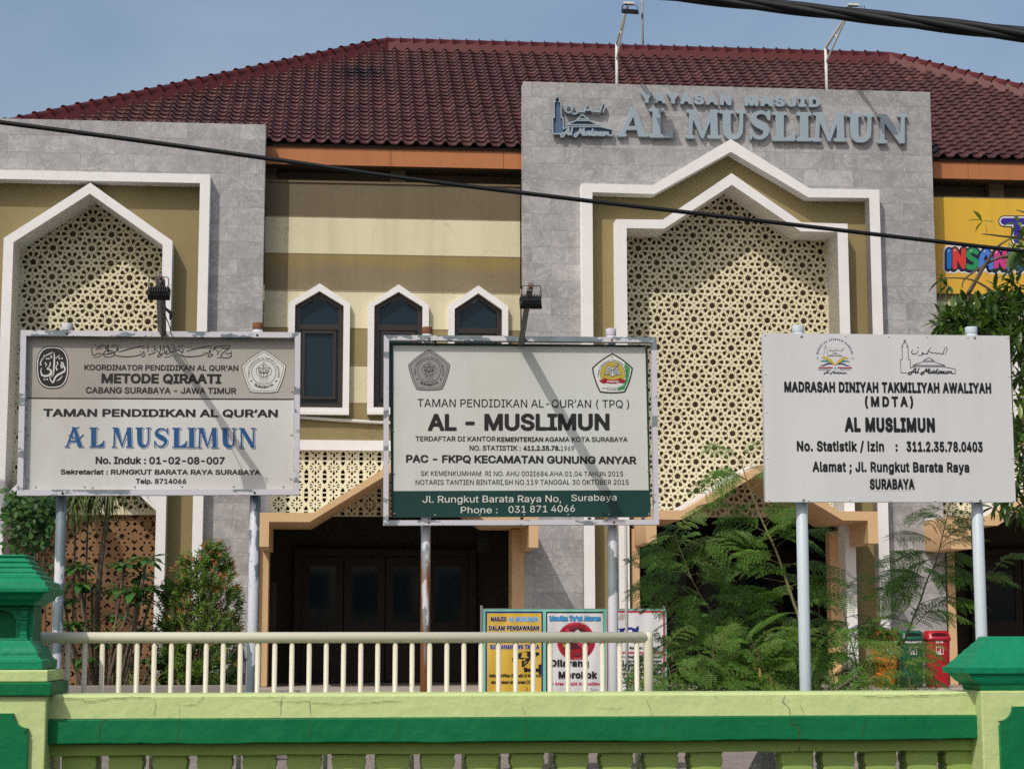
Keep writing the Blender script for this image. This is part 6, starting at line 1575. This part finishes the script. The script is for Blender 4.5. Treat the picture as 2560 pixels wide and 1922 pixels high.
# ------------------------------------------------------------------ plants
def leaf_mat(name, c0, c1, rough=0.45, trans=0.25, tcol=None, spec=0.35):
    m = Mat(name, c0, rough, spec); g = m.n('NewGeometry')
    col = m.ramp(g.outputs['Random Per Island'], [(0.0, c0), (0.6, tuple((a+b)/2 for a, b in zip(c0, c1))), (1.0, c1)])
    m.color(col)
    tr = m.n('BsdfTranslucent'); m.l(m.mix(1.0, col, tcol or (1.6,1.9,0.7), 'MULTIPLY'), tr.inputs['Color'])
    mx = m.n('MixShader'); mx.inputs[0].default_value = trans
    out = m.t.nodes['Material Output']
    m.l(m.b.outputs[0], mx.inputs[1]); m.l(tr.outputs[0], mx.inputs[2]); m.l(mx.outputs[0], out.inputs['Surface'])
    return m.m
BARK = paint('grey_brown_bark', (0.13,0.10,0.07), 0.9, 0.4, (0.06,0.045,0.03), 12, 0, 0.5, 40)
GSTEM = paint('green_brown_stem', (0.17,0.155,0.07), 0.7, 0.4, (0.10,0.07,0.035), 9, 0, 0.2, 40)
def nrm(v): return v/np.maximum(np.linalg.norm(v, axis=-1, keepdims=True), 1e-9)
def quads_mesh(name, V4, mats, parent, smooth=False):
    """V4: (n, k, 3) polygons"""
    n, k, _ = V4.shape; me = bpy.data.meshes.new(name)
    me.vertices.add(n*k); me.vertices.foreach_set('co', V4.reshape(-1).astype(np.float32))
    me.loops.add(n*k); me.loops.foreach_set('vertex_index', np.arange(n*k, dtype=np.int32))
    me.polygons.add(n); me.polygons.foreach_set('loop_start', np.arange(0, n*k, k, dtype=np.int32))
    try: me.polygons.foreach_set('loop_total', np.full(n, k, dtype=np.int32))
    except Exception: pass
    me.update(calc_edges=True); me.validate()
    return link(name, me, mats, parent)
class Leaves:
    """leaves with a folded mid rib: two blades of several quads each"""
    def __init__(s): s.v = []; s.f = []
    def leaf(s, base, d, n, L, W, droop=0.3, fold=0.25, segs=4, shape=None):
        base = np.array(base, float); d = np.array(d, float); d /= np.linalg.norm(d); n = np.array(n, float)
        x = np.cross(d, n); x /= max(np.linalg.norm(x), 1e-6); n = np.cross(x, d)
        b0 = len(s.v); p = base.copy(); dd = d.copy(); st = L/segs
        sh = shape or [0.12, .8, 1.0, .62, 0.0]
        for i in range(segs+1):
            t = i/segs; wdt = W/2*np.interp(t, np.linspace(0, 1, len(sh)), sh)
            up = n*(wdt*fold)
            s.v += [tuple(p-x*wdt+up), tuple(p), tuple(p+x*wdt+up)]
            dd = dd+np.array([0,0,-1.0])*droop/segs; dd /= np.linalg.norm(dd); n = np.cross(x, dd)
            p = p+dd*st
        for i in range(segs):
            a = b0+3*i; s.f += [(a, a+1, a+4, a+3), (a+1, a+2, a+5, a+4)]
    def build(s, name, mat, par): 
        mb = MB(); mb.v = s.v; mb.f = [list(f) for f in s.f]; mb.m = [0]*len(s.f); mb.smooth = [True]*len(s.f); return mb.build(name, mat, par)
def rv(): 
    v = RNG.normal(size=3); return v/np.linalg.norm(v)

# ---- feathery leucaena ------------------------------------------------------
LEU = leaf_mat('feathery_leaf', (0.042,0.14,0.013), (0.13,0.265,0.028), .5, .35)
LEUY = leaf_mat('young_feathery_leaf', (0.075,0.16,0.02), (0.14,0.24,0.03), .5, .35)
class Feather:
    def __init__(s): s.q = []; s.qy = []; s.stem = MB()
    def pinna(s, b, d, up, L, young=False):
        n = max(6, int(L/.0102)); t = (np.arange(n)+.5)/n
        d = np.array(d); up = np.array(up); side = np.cross(d, up); side /= np.linalg.norm(side); up = np.cross(side, d)
        cur = b+np.outer(t*L, d)+np.outer((t**2)*L*.30, [0,0,-1.0])
        tang = nrm(d+np.outer(2*t*.30, [0,0,-1.0]))
        Ll = .0215*np.clip(np.sin(np.pi*(t*.86+.1)), .35, 1)*RNG.uniform(.9,1.1,n); W = .0092
        for sg in (1, -1):
            ax = nrm(side*sg*.93+tang*.42+up*RNG.uniform(-.05,.25,(n,1)))
            wd = tang*W/2
            m1 = cur+ax*(Ll*.5)[:,None]; tip = cur+ax*Ll[:,None]
            Q4 = np.stack([cur, m1-wd, tip, m1+wd], 1); (s.qy if young else s.q).append(Q4)
        s.stem.path([tuple(cur[0]), tuple(cur[n//2]), tuple(cur[-1])], [.0012,.001,.0006], 4)
    def frond(s, b, tip, young=False, sag=.12, dens=1.0):
        b = np.array(b); tip = np.array(tip); L = np.linalg.norm(tip-b); d0 = (tip-b)/L
        N = 9; tt = np.linspace(0, 1, N); P_ = b+np.outer(tt, tip-b)+np.outer(tt*(1-tt)*4*sag*L, [0,0,1.0])
        s.stem.path([tuple(p) for p in P_], [.0022-.0015*t for t in tt], 5)
        np_ = max(3, int(L/.032*dens)); upv = nrm(np.array([0,-.45,1.0])+RNG.normal(0,.35,3))
        for i in range(np_):
            t = .22+.78*i/max(1, np_-1); k = t*(N-1); j = min(int(k), N-2); p = P_[j]+(P_[j+1]-P_[j])*(k-j); tg = nrm(P_[j+1]-P_[j])
            side = np.cross(tg, upv); side /= np.linalg.norm(side)
            Lp = L*.5*np.interp(t, [.2,.5,.8,1], [.75,1,.9,.62])*RNG.uniform(.85,1.15); Lp = min(max(Lp, .05), .14)
            for sg in (1, -1):
                dd = nrm(side*sg*.85+tg*.62+np.array([0,0,RNG.uniform(-.15,.15)]))
                s.pinna(p, dd, np.cross(dd, np.cross(upv, dd)), Lp, young)
    def finish(s, par):
        s.stem.build('stem', GSTEM, par)
        if s.q: quads_mesh('foliage', np.concatenate(s.q), LEU, par)
        if s.qy: quads_mesh('young_foliage', np.concatenate(s.qy), LEUY, par)
def stem_fronds(F, pts, Y0, Y1, r0, r1, step=30, reach=(75,150), first=0.15, both=True, bias=0.0, updown=(-.2,.75), young=.1):
    """pts in photo pixels from the foot upwards"""
    n = len(pts); W3 = [np.array(at(px, py, Y0+(Y1-Y0)*i/(n-1))) for i, (px, py) in enumerate(pts)]
    C3 = spline([tuple(p) for p in W3], 8)
    F.stem.path(C3, [r0+(r1-r0)*i/(len(C3)-1) for i in range(len(C3))], 8)
    C3 = np.array(C3); seg = np.linalg.norm(np.diff(C3, axis=0), axis=1); cum = np.concatenate([[0], np.cumsum(seg)]); tot = cum[-1]
    s_ = tot*first; sg = 1
    stp = step/4700*12
    while s_ < tot:
        i = min(np.searchsorted(cum, s_)-1, len(C3)-2); i = max(i, 0); t = (s_-cum[i])/max(seg[i],1e-6); p = C3[i]+(C3[i+1]-C3[i])*t
        L = RNG.uniform(*reach)/4700*12*(1.0 if s_ < tot*.8 else .75)
        ang = RNG.uniform(*updown); yaw = RNG.uniform(-1.1,.9)
        d = np.array([sg*math.cos(ang)*math.cos(yaw)+bias, math.sin(yaw)*.75, math.sin(ang)]); d /= np.linalg.norm(d)
        F.frond(p, p+d*L+np.array([0,0,-L*.15]), RNG.random() < young)
        sg = -sg if RNG.random() < .8 else sg; s_ += stp*RNG.uniform(.7,1.3)*(1 if both else 1.5)
    F.frond(C3[-1], C3[-1]+nrm(C3[-1]-C3[-4]+np.array([.3*sg,0,.2]))*.22, True)
TA = thing('feathery_tree', tuple(at(1960,1735,12.2)), 'large feathery leaved sapling tree filling the view of the centre entrance', 'tree')
TA.location.z = YARD
F = Feather()
stem_fronds(F, [(2042,1800),(2030,1715),(2008,1581),(1981,1496),(1965,1448),(1941,1379),(1918,1329),(1903,1295),(1887,1253),(1869,1206),(1852,1152)], 11.9, 12.2, .0135, .003, 23, (80,160), .22)
stem_fronds(F, [(1935,1800),(1902,1644),(1838,1591),(1804,1560),(1767,1512),(1730,1448),(1708,1393),(1688,1335)], 12.3, 12.6, .008, .002, 16, (80,150), .12)
stem_fronds(F, [(1949,1409),(1899,1388),(1849,1371),(1800,1350),(1745,1355)], 12.1, 12.0, .004, .0015, 26, (80,150), .35)
stem_fronds(F, [(1965,1455),(1890,1440),(1850,1430)], 12.1, 12.2, .003, .0015, 26, (60,110), .5)
stem_fronds(F, [(1800,1800),(1775,1690),(1740,1620),(1690,1560),(1660,1500),(1640,1450)], 12.0, 12.1, .006, .002, 15, (70,140), .1)
stem_fronds(F, [(1740,1800),(1715,1720),(1690,1650),(1668,1600)], 12.2, 12.3, .005, .002, 15, (60,120), .1)
stem_fronds(F, [(1880,1800),(1862,1700),(1850,1610),(1855,1540),(1845,1470)], 12.4, 12.5, .006, .002, 16, (70,140), .1)
stem_fronds(F, [(1990,1800),(1965,1700),(1925,1600),(1905,1520)], 12.5, 12.6, .006, .002, 16, (70,140), .1)
stem_fronds(F, [(2070,1800),(2085,1700),(2060,1620),(2050,1540),(2040,1490)], 12.1, 12.2, .005, .002, 22, (70,120), .15)
stem_fronds(F, [(2035,1690),(1990,1660),(1950,1650)], 11.9, 11.8, .003, .0015, 20, (60,110), .2)
for px0, py0, lean in ((1690,1735,-30),(1765,1735,20),(1815,1735,-35),(1850,1735,25),(1915,1735,-20),(1965,1735,30),(2055,1735,-25)):
    stem_fronds(F, [(px0,1800),(px0+lean*.4,1700),(px0+lean,1625)], 11.8, 11.8, .004, .0015, 11, (60,115), .2)
for b, t in (((1865,1199),(1764,1232)), ((1866,1200),(1778,1215)), ((1880,1215),(1920,1180)), ((1700,1330),(1640,1400)), ((1720,1440),(1605,1470)), ((1700,1470),(1622,1510)), ((1690,1390),(1600,1395)), ((1905,1310),(1990,1290)), ((1925,1345),(1995,1330))):
    F.frond(np.array(at(*b, 12.1)), np.array(at(*t, 11.9)), RNG.random() < .2, .16)
F.finish(TA)
PODM = leaf_mat('dry_seed_pod', (0.30,0.27,0.06), (0.36,0.22,0.09), .6, .2, (1.2,1.2,.8))
for px, py, L_, dx in ((1842,1682,.10,-8), (1868,1668,.085,-12), (1884,1652,.06,8), (1898,1668,.12,2), (1925,1690,.11,6), (1938,1702,.07,14), (1856,1690,.09,-10)):
    lv = Leaves(); p = at(px, py, 11.75); lv.leaf(p, (dx*.02,-.1,-1), (0,-1,0), L_*1.1, .020, .1, .1, 5, [.3,1,1,1,.9,.1]); lv.build('seed_pod', PODM, TA)
TBt = thing('feathery_tree', tuple(at(2250,1735,12.0)), 'slim feathery leaved sapling standing before the stone pier and the litter bins', 'tree')
TBt.location.z = YARD
F = Feather()
stem_fronds(F, [(2232,1800),(2247,1650),(2265,1591),(2283,1546),(2301,1501),(2319,1447),(2340,1404),(2355,1344),(2368,1290),(2372,1262)], 12.0, 12.2, .009, .002, 19, (80,150), .15)
stem_fronds(F, [(2290,1560),(2330,1520),(2390,1480),(2430,1455),(2480,1430)], 12.0, 11.9, .0035, .0012, 24, (60,115), .35)
stem_fronds(F, [(2150,1800),(2144,1681),(2132,1621),(2112,1540),(2105,1490)], 12.1, 12.1, .006, .002, 20, (70,130), .12)
stem_fronds(F, [(2200,1800),(2215,1700),(2230,1620),(2225,1540)], 11.9, 11.9, .005, .002, 20, (70,130), .15)
stem_fronds(F, [(2175,1800),(2180,1720),(2170,1670)], 11.7, 11.7, .004, .002, 14, (60,110), .1)
stem_fronds(F, [(2265,1800),(2275,1720),(2262,1665)], 11.7, 11.7, .004, .002, 14, (60,110), .1)
for b, t in (((2340,1360),(2243,1342)), ((2345,1395),(2265,1390)), ((2335,1420),(2220,1418)), ((2320,1450),(2205,1452)), ((2305,1500),(2190,1500)), ((2350,1370),(2450,1350)), ((2330,1430),(2440,1400)), ((2365,1300),(2330,1310)), ((2368,1290),(2415,1315)), ((2420,1460),(2530,1455))):
    F.frond(np.array(at(*b, 12.1)), np.array(at(*t, 11.95)), RNG.random() < .2, .14)
F.finish(TBt)
# dead twigs
DT = thing('dry_branch', tuple(at(2150,1700,11.3)), 'bare broken brown branch leaning on the boundary wall below the bins', 'branch')
DB = MB(); DB.path([at(2060,1760,11.2), at(2095,1720,11.3), at(2140,1692,11.4)], [.007,.006,.005], 7)
DB.build('branch', BARK, DT)
# ---- mango tree -------------------------------------------------------------
MANGO = leaf_mat('long_glossy_leaf', (0.026,0.068,0.014), (0.095,0.155,0.028), .32, .22, None, .5)
MANGY = leaf_mat('young_yellow_green_leaf', (0.13,0.19,0.03), (0.19,0.23,0.05), .35, .3)
YM = 17.0
mb0 = at(2780, 1735, YM+.5)
MT = thing('mango_tree', (mb0.x, YM+.5, YARD), 'leafy mango tree with long drooping leaves at the right edge, behind the grey sign', 'tree')
tr_ = MB(); tr_.path([(mb0.x, YM+.5, YARD), tuple(at(2770,1350,YM+.5)), tuple(at(2740,1100,YM+.4)), tuple(at(2720,900,YM+.3)), tuple(at(2690,700,YM))], [.10,.085,.07,.05,.03], 10)
tr_.build('trunk', BARK, MT)
br = MB()
brs = [[(2730,1000),(2600,900),(2480,820),(2400,790),(2352,800)], [(2725,930),(2600,800),(2500,740),(2430,700),(2360,695)], [(2710,850),(2600,690),(2520,640),(2420,690),(2405,720)], [(2700,760),(2620,640),(2560,600),(2500,590),(2455,585)], [(2740,1100),(2640,1150),(2560,1200),(2500,1245)], [(2735,1050),(2640,1040),(2570,1060)], [(2690,700),(2640,590),(2580,540),(2540,525)], [(2700,780),(2560,740),(2480,790),(2420,830)], [(2420,735),(2470,650),(2500,612),(2560,580)], [(2745,1150),(2650,1230),(2580,1270),(2520,1275)]]
tips = []
for b in brs:
    dz = RNG.uniform(-.6,.5)
    P_ = [tuple(at(px, py, YM+dz*(i/(len(b)-1)))) for i, (px, py) in enumerate(b)]
    C3 = spline(P_, 6); br.path(C3, [.022-.018*i/len(C3) for i in range(len(C3))], 7)
    for i in range(int(len(C3)*.35), len(C3)): tips.append((np.array(C3[i]), nrm(np.array(C3[min(i+1,len(C3)-1)])-np.array(C3[max(i-1,0)]))))
br.build('branch', BARK, MT)
def inside(px, py, pl):
    c = False
    for i in range(len(pl)):
        x1, y1 = pl[i]; x2, y2 = pl[(i+1) % len(pl)]
        if (y1 > py) != (y2 > py) and px < (x2-x1)*(py-y1)/(y2-y1)+x1: c = not c
    return c
shape_ = [(2500,715),(2535,640),(2590,580),(2720,480),(2900,700),(2900,1250),(2700,1320),(2520,1275),(2470,1255),(2520,1150),(2540,850),(2350,860),(2350,790),(2385,760),(2430,755)]
lv, lvy = Leaves(), Leaves(); cnt = 0
def whorl(p, d, n, L, target):
    p = np.array(p); d = nrm(np.array(d, float))
    a0 = RNG.uniform(0, 6); o = np.cross(d, [0,0,1.0]); o = nrm(o) if np.linalg.norm(o) > .1 else np.array([1.0,0,0]); o2 = np.cross(d, o)
    for i in range(n):
        a = a0+i*2.4; r = nrm(d*RNG.uniform(.15,.9)+(o*math.cos(a)+o2*math.sin(a)))
        target.leaf(p+d*(-.012*i), r, nrm(np.array([0,0,1.0])+rv()*.35), L*RNG.uniform(.75,1.15), L*.25*RNG.uniform(.85,1.15), RNG.uniform(.35,1.15), RNG.uniform(.15,.5), 5, [.05,.6,1,.95,.6,.0])
def px_of(p):
    d_ = Vector(p)-Vector((0,0,EYE)); k = FPX/d_.dot(FWD); return 1280+d_.dot(RGT)*k, 961-d_.dot(UPV)*k
for p, d in tips:
    if inside(*px_of(p), shape_) and RNG.random() < .75: whorl(p+rv()*.05, d+rv()*.7, 7, .19, lv)
while cnt < 340:
    px, py = RNG.uniform(2340,2900), RNG.uniform(480,1320)
    if not inside(px, py, shape_): continue
    p = at(px, py, YM+RNG.uniform(-.7,.9)); whorl(p, rv()+np.array([0,-.4,.2]), int(RNG.integers(6,10)), .2, lv); cnt += 1
for k_ in range(70):
    px, py = RNG.uniform(2350,2570), RNG.uniform(735,850)
    if inside(px, py, shape_): whorl(at(px, py, YM+RNG.uniform(-.7,.5)), rv()+np.array([-.2,-.5,.1]), 7, .19, lv)
for px, py in ((2455,555),(2540,560),(2545,600),(2352,700),(2365,715),(2500,1262),(2480,1270),(2520,1280),(2550,1280)): whorl(at(px, py, YM-.3), (-.3,-.2,-.1), 5, .17, lvy if py < 640 else lv)
for px, py in ((2550,1010),(2552,990)): whorl(at(px, py, YM-.8), (-.2,-.6,-.1), 4, .16, lvy)
lv.build('foliage', MANGO, MT); lvy.build('young_foliage', MANGY, MT)

# ---- garden in front of the left arch ---------------------------------------
YG = 24.6
bed = MB().box(TL_L, wx(640,1700,24.3), 24.0, 26.2, 0, .42).build('garden_bed', SOIL); tag(bed, kind='structure')
kb = MB().box(TL_L, wx(640,1700,23.9), 23.86, 24.0, 0, wz(300,1713,23.86)); kb = bevel(kb.build('planter_kerb', CONC), .01); tag(kb, 'low grey concrete kerb of the planted bed below the left arch', 'kerb')
FRANG = leaf_mat('broad_dark_leaf', (0.03,0.095,0.024), (0.075,0.175,0.04), .35, .2, None, .45)
FT = thing('frangipani', tuple(at(280,1700,YG)), 'frangipani shrub with rosettes of broad dark leaves below the left arch', 'shrub'); FT.location.z = .42
st = MB(); lv = Leaves(); base = at(265, 1700, YG); base.z = .4
def rosette(L, p, n, ln, wd, dr=.7, up=.5):
    for i in range(n):
        a = i*2.4+RNG.uniform(-.2,.2); e = up*(1-i/n*1.3)+RNG.uniform(-.15,.15)
        d = np.array([math.cos(a)*math.cos(e), math.sin(a)*math.cos(e), math.sin(e)])
        L.leaf(np.array(p), d, (0,0,1), ln*RNG.uniform(.8,1.12), wd*RNG.uniform(.9,1.1), dr*RNG.uniform(.6,1.2), .2, 5, [.1,.45,.9,1,.65,0])
for px, py, s_ in ((194,1415,1),(312,1411,1),(366,1398,1.1),(333,1478,1.2),(198,1461,1),(350,1440,.9),(198,1558,.9),(345,1500,.9),(180,1500,.8),(238,1590,.8),(130,1490,.9),(300,1470,1),(290,1540,1),(385,1470,.9),(230,1470,.9),(170,1560,.9),(265,1610,.9),(320,1590,1),(150,1420,.9),(360,1570,.9),(210,1650,.9),(380,1650,.8),(300,1660,.9)):
    Yq = YG+RNG.uniform(-.4,.3); p = at(px, py, Yq); rosette(lv, p, 17, .29*s_, .09*s_)
    m_ = Vector(((base.x+p.x)/2+RNG.uniform(-.1,.1), Yq, base.z+(p.z-base.z)*.45)); st.path(spline([tuple(base), tuple(m_), tuple(p)], 5), .018, 7)
st.build('stem', BARK, FT); lv.build('foliage', FRANG, FT)
STRAP = leaf_mat('narrow_drooping_leaf', (0.05,0.085,0.022), (0.13,0.16,0.05), .45, .25)
PA = thing('dragon_tree', tuple(at(250,1650,YG+.4)), 'slender trunked dragon tree with narrow hanging leaves below the left sign', 'tree'); PA.location.z = .42
tk = MB(); tk.path(spline([tuple(at(250,1735,YG+.4)), tuple(at(242,1520,YG+.4)), tuple(at(252,1400,YG+.4)), tuple(at(268,1290,YG+.4)), tuple(at(278,1200,YG+.4))], 5), [.045,.04,.036,.034,.03], 9) if False else tk.path([tuple(at(248,1735,YG+.4)), tuple(at(242,1520,YG+.4)), tuple(at(252,1400,YG+.4)), tuple(at(268,1290,YG+.4)), tuple(at(278,1190,YG+.4))], [.045,.04,.036,.034,.03], 9)
for px, a, b in ((185,1640,1260),(215,1600,1270),(110,1500,1280),(95,1480,1290)): tk.path([tuple(at(px-6,a,YG+.5)), tuple(at(px,(a+b)/2,YG+.5)), tuple(at(px+5,b,YG+.5))], .016, 6)
tk.build('trunk', BARK, PA)
lv = Leaves()
for px, py, n in ((278,1195,70),(210,1215,70),(245,1230,50),(180,1245,40)):
    p = at(px, py, YG+.3)
    for i in range(n):
        a = RNG.uniform(0,6.28); e = RNG.uniform(-.5,.7); d = (math.cos(a)*math.cos(e), math.sin(a)*math.cos(e), math.sin(e))
        lv.leaf(p, d, (0,0,1), RNG.uniform(.45,.8), .022, 2.2*RNG.uniform(.7,1.2), .3, 7, [.5,1,1,.8,.5,0])
lv.build('foliage', STRAP, PA)
VN = leaf_mat('rounded_green_leaf', (0.02,0.06,0.016), (0.06,0.14,0.03), .5, .25)
VT = thing('vine_shrub', tuple(at(80,1600,YG-.3)), 'rounded leaf climbing shrub between the left gate post and the sign post', 'shrub'); VT.location.z = .42
lv = Leaves(); vs_ = MB()
for k_ in range(800):
    t = RNG.random(); px = RNG.normal(78, 45); py = RNG.normal(1285, 50)
    if py < 1215 or px < 5 or px > 150: continue
    lv.leaf(at(px, py, YG-.3+RNG.uniform(-.35,.35)), rv()+np.array([0,-.5,-.4]), nrm(np.array([0,-.7,.6])+rv()*.5), .085, .075, .4, .15, 3, [.4,1,.9,0])
for px in (60, 85, 110): vs_.path([tuple(at(px+10,1740,YG-.2)), tuple(at(px,1450,YG-.2)), tuple(at(px+5,1280,YG-.3))], .012, 6)
vs_.build('stem', BARK, VT); lv.build('foliage', VN, VT)
PALMY = leaf_mat('pale_palm_leaf', (0.12,0.15,0.035), (0.22,0.22,0.07), .45, .3)
PT = thing('palm', tuple(at(-190,1600,25.0)), 'tall palm whose pale drooping fronds reach in at the left edge behind the first sign', 'palm'); PT.location.z = YARD
lv = Leaves(); ps = MB(); c = at(-190,740,25.0); ps.path([(c.x+.15, 25.0, YARD), (c.x+.1, 25.0, 3.0), tuple(c)], [.15,.12,.10], 10)
targets = [at(48,1205,24.6), at(30,1165,24.8), at(66,1150,25.1), at(12,1215,24.9), at(60,1100,25.3)]
for k_ in range(15):
    a = k_*2.4; targets.append(c+Vector((math.cos(a)*RNG.uniform(1.2,2.0), math.sin(a)*1.5, RNG.uniform(-.9,.9))))
for k_, e in enumerate(targets):
    if k_ >= 5 and at(0, 900, e.y).x < e.x+.1 and e.z < 6.6: continue
    P_ = spline([tuple(c), tuple((c+e)/2+Vector((0,0,.35+.25*(e-c).length*.5))), tuple(e)], 12)
    if any(px_of(p)[0] > -60 and px_of(p)[1] < 1070 for p in P_): continue
    ps.path(P_, .010, 5)
    for i in range(4, len(P_)):
        tg = nrm(np.array(P_[i])-np.array(P_[i-1])); sd = nrm(np.cross(tg, [0,0.3,1.0]))
        for s_ in (1,-1):
            for q in (0,.33,.66): lv.leaf(np.array(P_[i-1])*(1-q)+np.array(P_[i])*q, tg*.75+sd*s_*.65, (0,0,1), .42*(1-.4*i/len(P_)), .034, 1.3, .3, 4, [.5,1,.8,.4,0])
ps.build('trunk', BARK, PT); lv.build('foliage', PALMY, PT)
# red tipped shrub
RT = thing('red_tip_shrub', tuple(at(490,1700,YG+.2)), 'dense conical shrub with fine green leaves and red young tips beside the grey stone pier', 'shrub'); RT.location.z = .42
SHR = leaf_mat('fine_green_leaf', (0.045,0.115,0.012), (0.135,0.215,0.024), .4, .25)
SHRR = leaf_mat('red_young_leaf', (0.22,0.085,0.02), (0.38,0.13,0.035), .4, .25, (1.3,1.0,.7))
lv, lr = Leaves(), Leaves(); ss = MB(); b0 = at(485,1720,YG+.2); b0.z = .4
sil = [(1352,530,545),(1370,505,555),(1400,455,570),(1440,425,590),(1480,405,600),(1540,392,602),(1600,385,600),(1660,385,595),(1735,390,585)]
def sl_at(py): 
    ys_l = [s[0] for s in sil]; return np.interp(py, ys_l, [s[1] for s in sil]), np.interp(py, ys_l, [s[2] for s in sil])
for k_ in range(850):
    py = 1360+(1735-1360)*RNG.random()**.85; l_, r_ = sl_at(py); px = RNG.uniform(l_, r_); u = (px-(l_+r_)/2)/((r_-l_)/2)
    hw = (r_-l_)/2/4700*YG; dp = math.sqrt(max(0, 1-u*u))*hw*RNG.uniform(-1.0,.6)
    p = np.array(at(px, py, YG+.2+dp)); out = nrm(np.array([u*1.1, -1.0 if dp < 0 else .4, RNG.uniform(.5,1.6)])+rv()*.4)
    L_ = RNG.uniform(.12,.26); q = p-out*L_*.6; n = int(RNG.integers(14,22)); red = RNG.random() < .26*(1.25-(py-1360)/500)
    ss.path([tuple(q), tuple(p+out*L_*.4)], [.003,.0015], 4)
    if RNG.random() < .08: ss.path([tuple(b0), tuple((np.array(b0)+q)/2+[0,0,.2]), tuple(q)], [.012,.007,.003], 5)
    for i in range(n):
        t = i/n; a = i*2.4; o = nrm(np.cross(out, [0.3,0,1.0])); o2 = np.cross(out, o); d = nrm(out*.75+(o*math.cos(a)+o2*math.sin(a))*.8)
        (lr if red and t > .72 else lv).leaf(q+out*L_*t, d, nrm(out+rv()*.3), RNG.uniform(.05,.078), .020, .3, .2, 3, [.2,1,.7,0])
ss.build('stem', BARK, RT); lv.build('foliage', SHR, RT); lr.build('young_foliage', SHRR, RT)
# striped spider plants
VAR = leaf_mat('striped_pale_leaf', (0.2,0.22,0.07), (0.34,0.33,0.14), .45, .25)
SP_SPOTS = [(270,1600,26,'pale striped grassy plant under the broad leaf rosettes',.42), (385,1712,18,'pale striped grassy plant low beside the red tipped shrub',.35), (330,1715,16,'pale striped grassy plant behind the middle of the left railing',.35)]
for px, py, n, lb, ln in SP_SPOTS:
    p = at(px, py, YG-.4); T = thing('spider_plant', tuple(p), lb, 'plant', 'striped grassy plants'); lv = Leaves()
    for i in range(n):
        a = RNG.uniform(0,6.28); e = RNG.uniform(.5,1.35); lv.leaf(p, (math.cos(a)*math.cos(e), math.sin(a)*math.cos(e), math.sin(e)), (0,0,1), RNG.uniform(.7,1.1)*ln, .016, 1.6, .3, 6, [.6,1,.9,.6,.3,0])
    lv.build('foliage', VAR, T)
# small palm by the banners
SPM = thing('young_palm', tuple(at(1600,1735,12.0)), 'small dark green palm growing at the end of the gate railing', 'palm'); SPM.location.z = YARD
lv = Leaves(); ps = MB(); c = at(1598,1760,12.0)
for tx, ty in ((1548,1660),(1600,1640),(1650,1690),(1570,1690),(1630,1672),(1540,1705),(1612,1700),(1660,1720),(1585,1655)):
    e = at(tx, ty, 12.0+RNG.uniform(-.1,.1)); P_ = spline([tuple(c), ((c.x+e.x)/2, c.y, (c.z+e.z)/2+.06), tuple(e)], 5); ps.path(P_, .003, 5)
    for i in range(3, len(P_)):
        tg = nrm(np.array(P_[i])-np.array(P_[i-1])); sd = nrm(np.cross(tg, [0,-1.0,0.3]))
        for s_ in (1,-1): lv.leaf(P_[i], tg*.8+sd*s_*.7, (0,-.5,1), .075, .012, .5, .3, 3, [.5,1,.7,0])
ps.build('stem', GSTEM, SPM); lv.build('foliage', FRANG, SPM)
# low ground cover in the bed and by the wall
GC = Leaves()
for k_ in range(2600):
    px = RNG.uniform(120,640); p = at(px, 1735, YG+RNG.uniform(-.6,.6)); p.z = .42+abs(RNG.normal(0,.24))
    GC.leaf(p, rv()+np.array([0,-.3,.6]), nrm(np.array([0,-.3,1.0])+rv()*.4), RNG.uniform(.07,.15), .04, .5, .2, 3, [.3,1,.8,0])
o = GC.build('ground_cover', leaf_mat('low_leaf', (0.025,0.06,0.014), (0.10,0.13,0.03), .5, .2), None); tag(o, kind='stuff')
bed2 = MB().box(wx(1660,1730,12.6), 8.0, 11.0, 13.6, 0, .2).build('planting_strip', SOIL); tag(bed2, kind='structure')
rk = at(1915, 1905, 12.5)
RKT = Mat('grey_rock', (0.22,0.21,0.19), .9, .2).m
mb = MB(); 
rings = []
for i in range(7):
    t = i/6; r = .17*math.sin(math.pi*(.12+.8*t)); rings.append([(rk.x+r*math.cos(a)*(1+.25*math.sin(3*a+i)), 12.5+r*math.sin(a), 0.15+.80*t+.03*math.sin(2*a+i)) for a in [2*math.pi*k/12 for k in range(12)]])
mb.loft(rings, 0, True, True, False); tag(mb.build('garden_rock', RKT), 'rough grey rock seen through the gap between the balusters', 'rock')
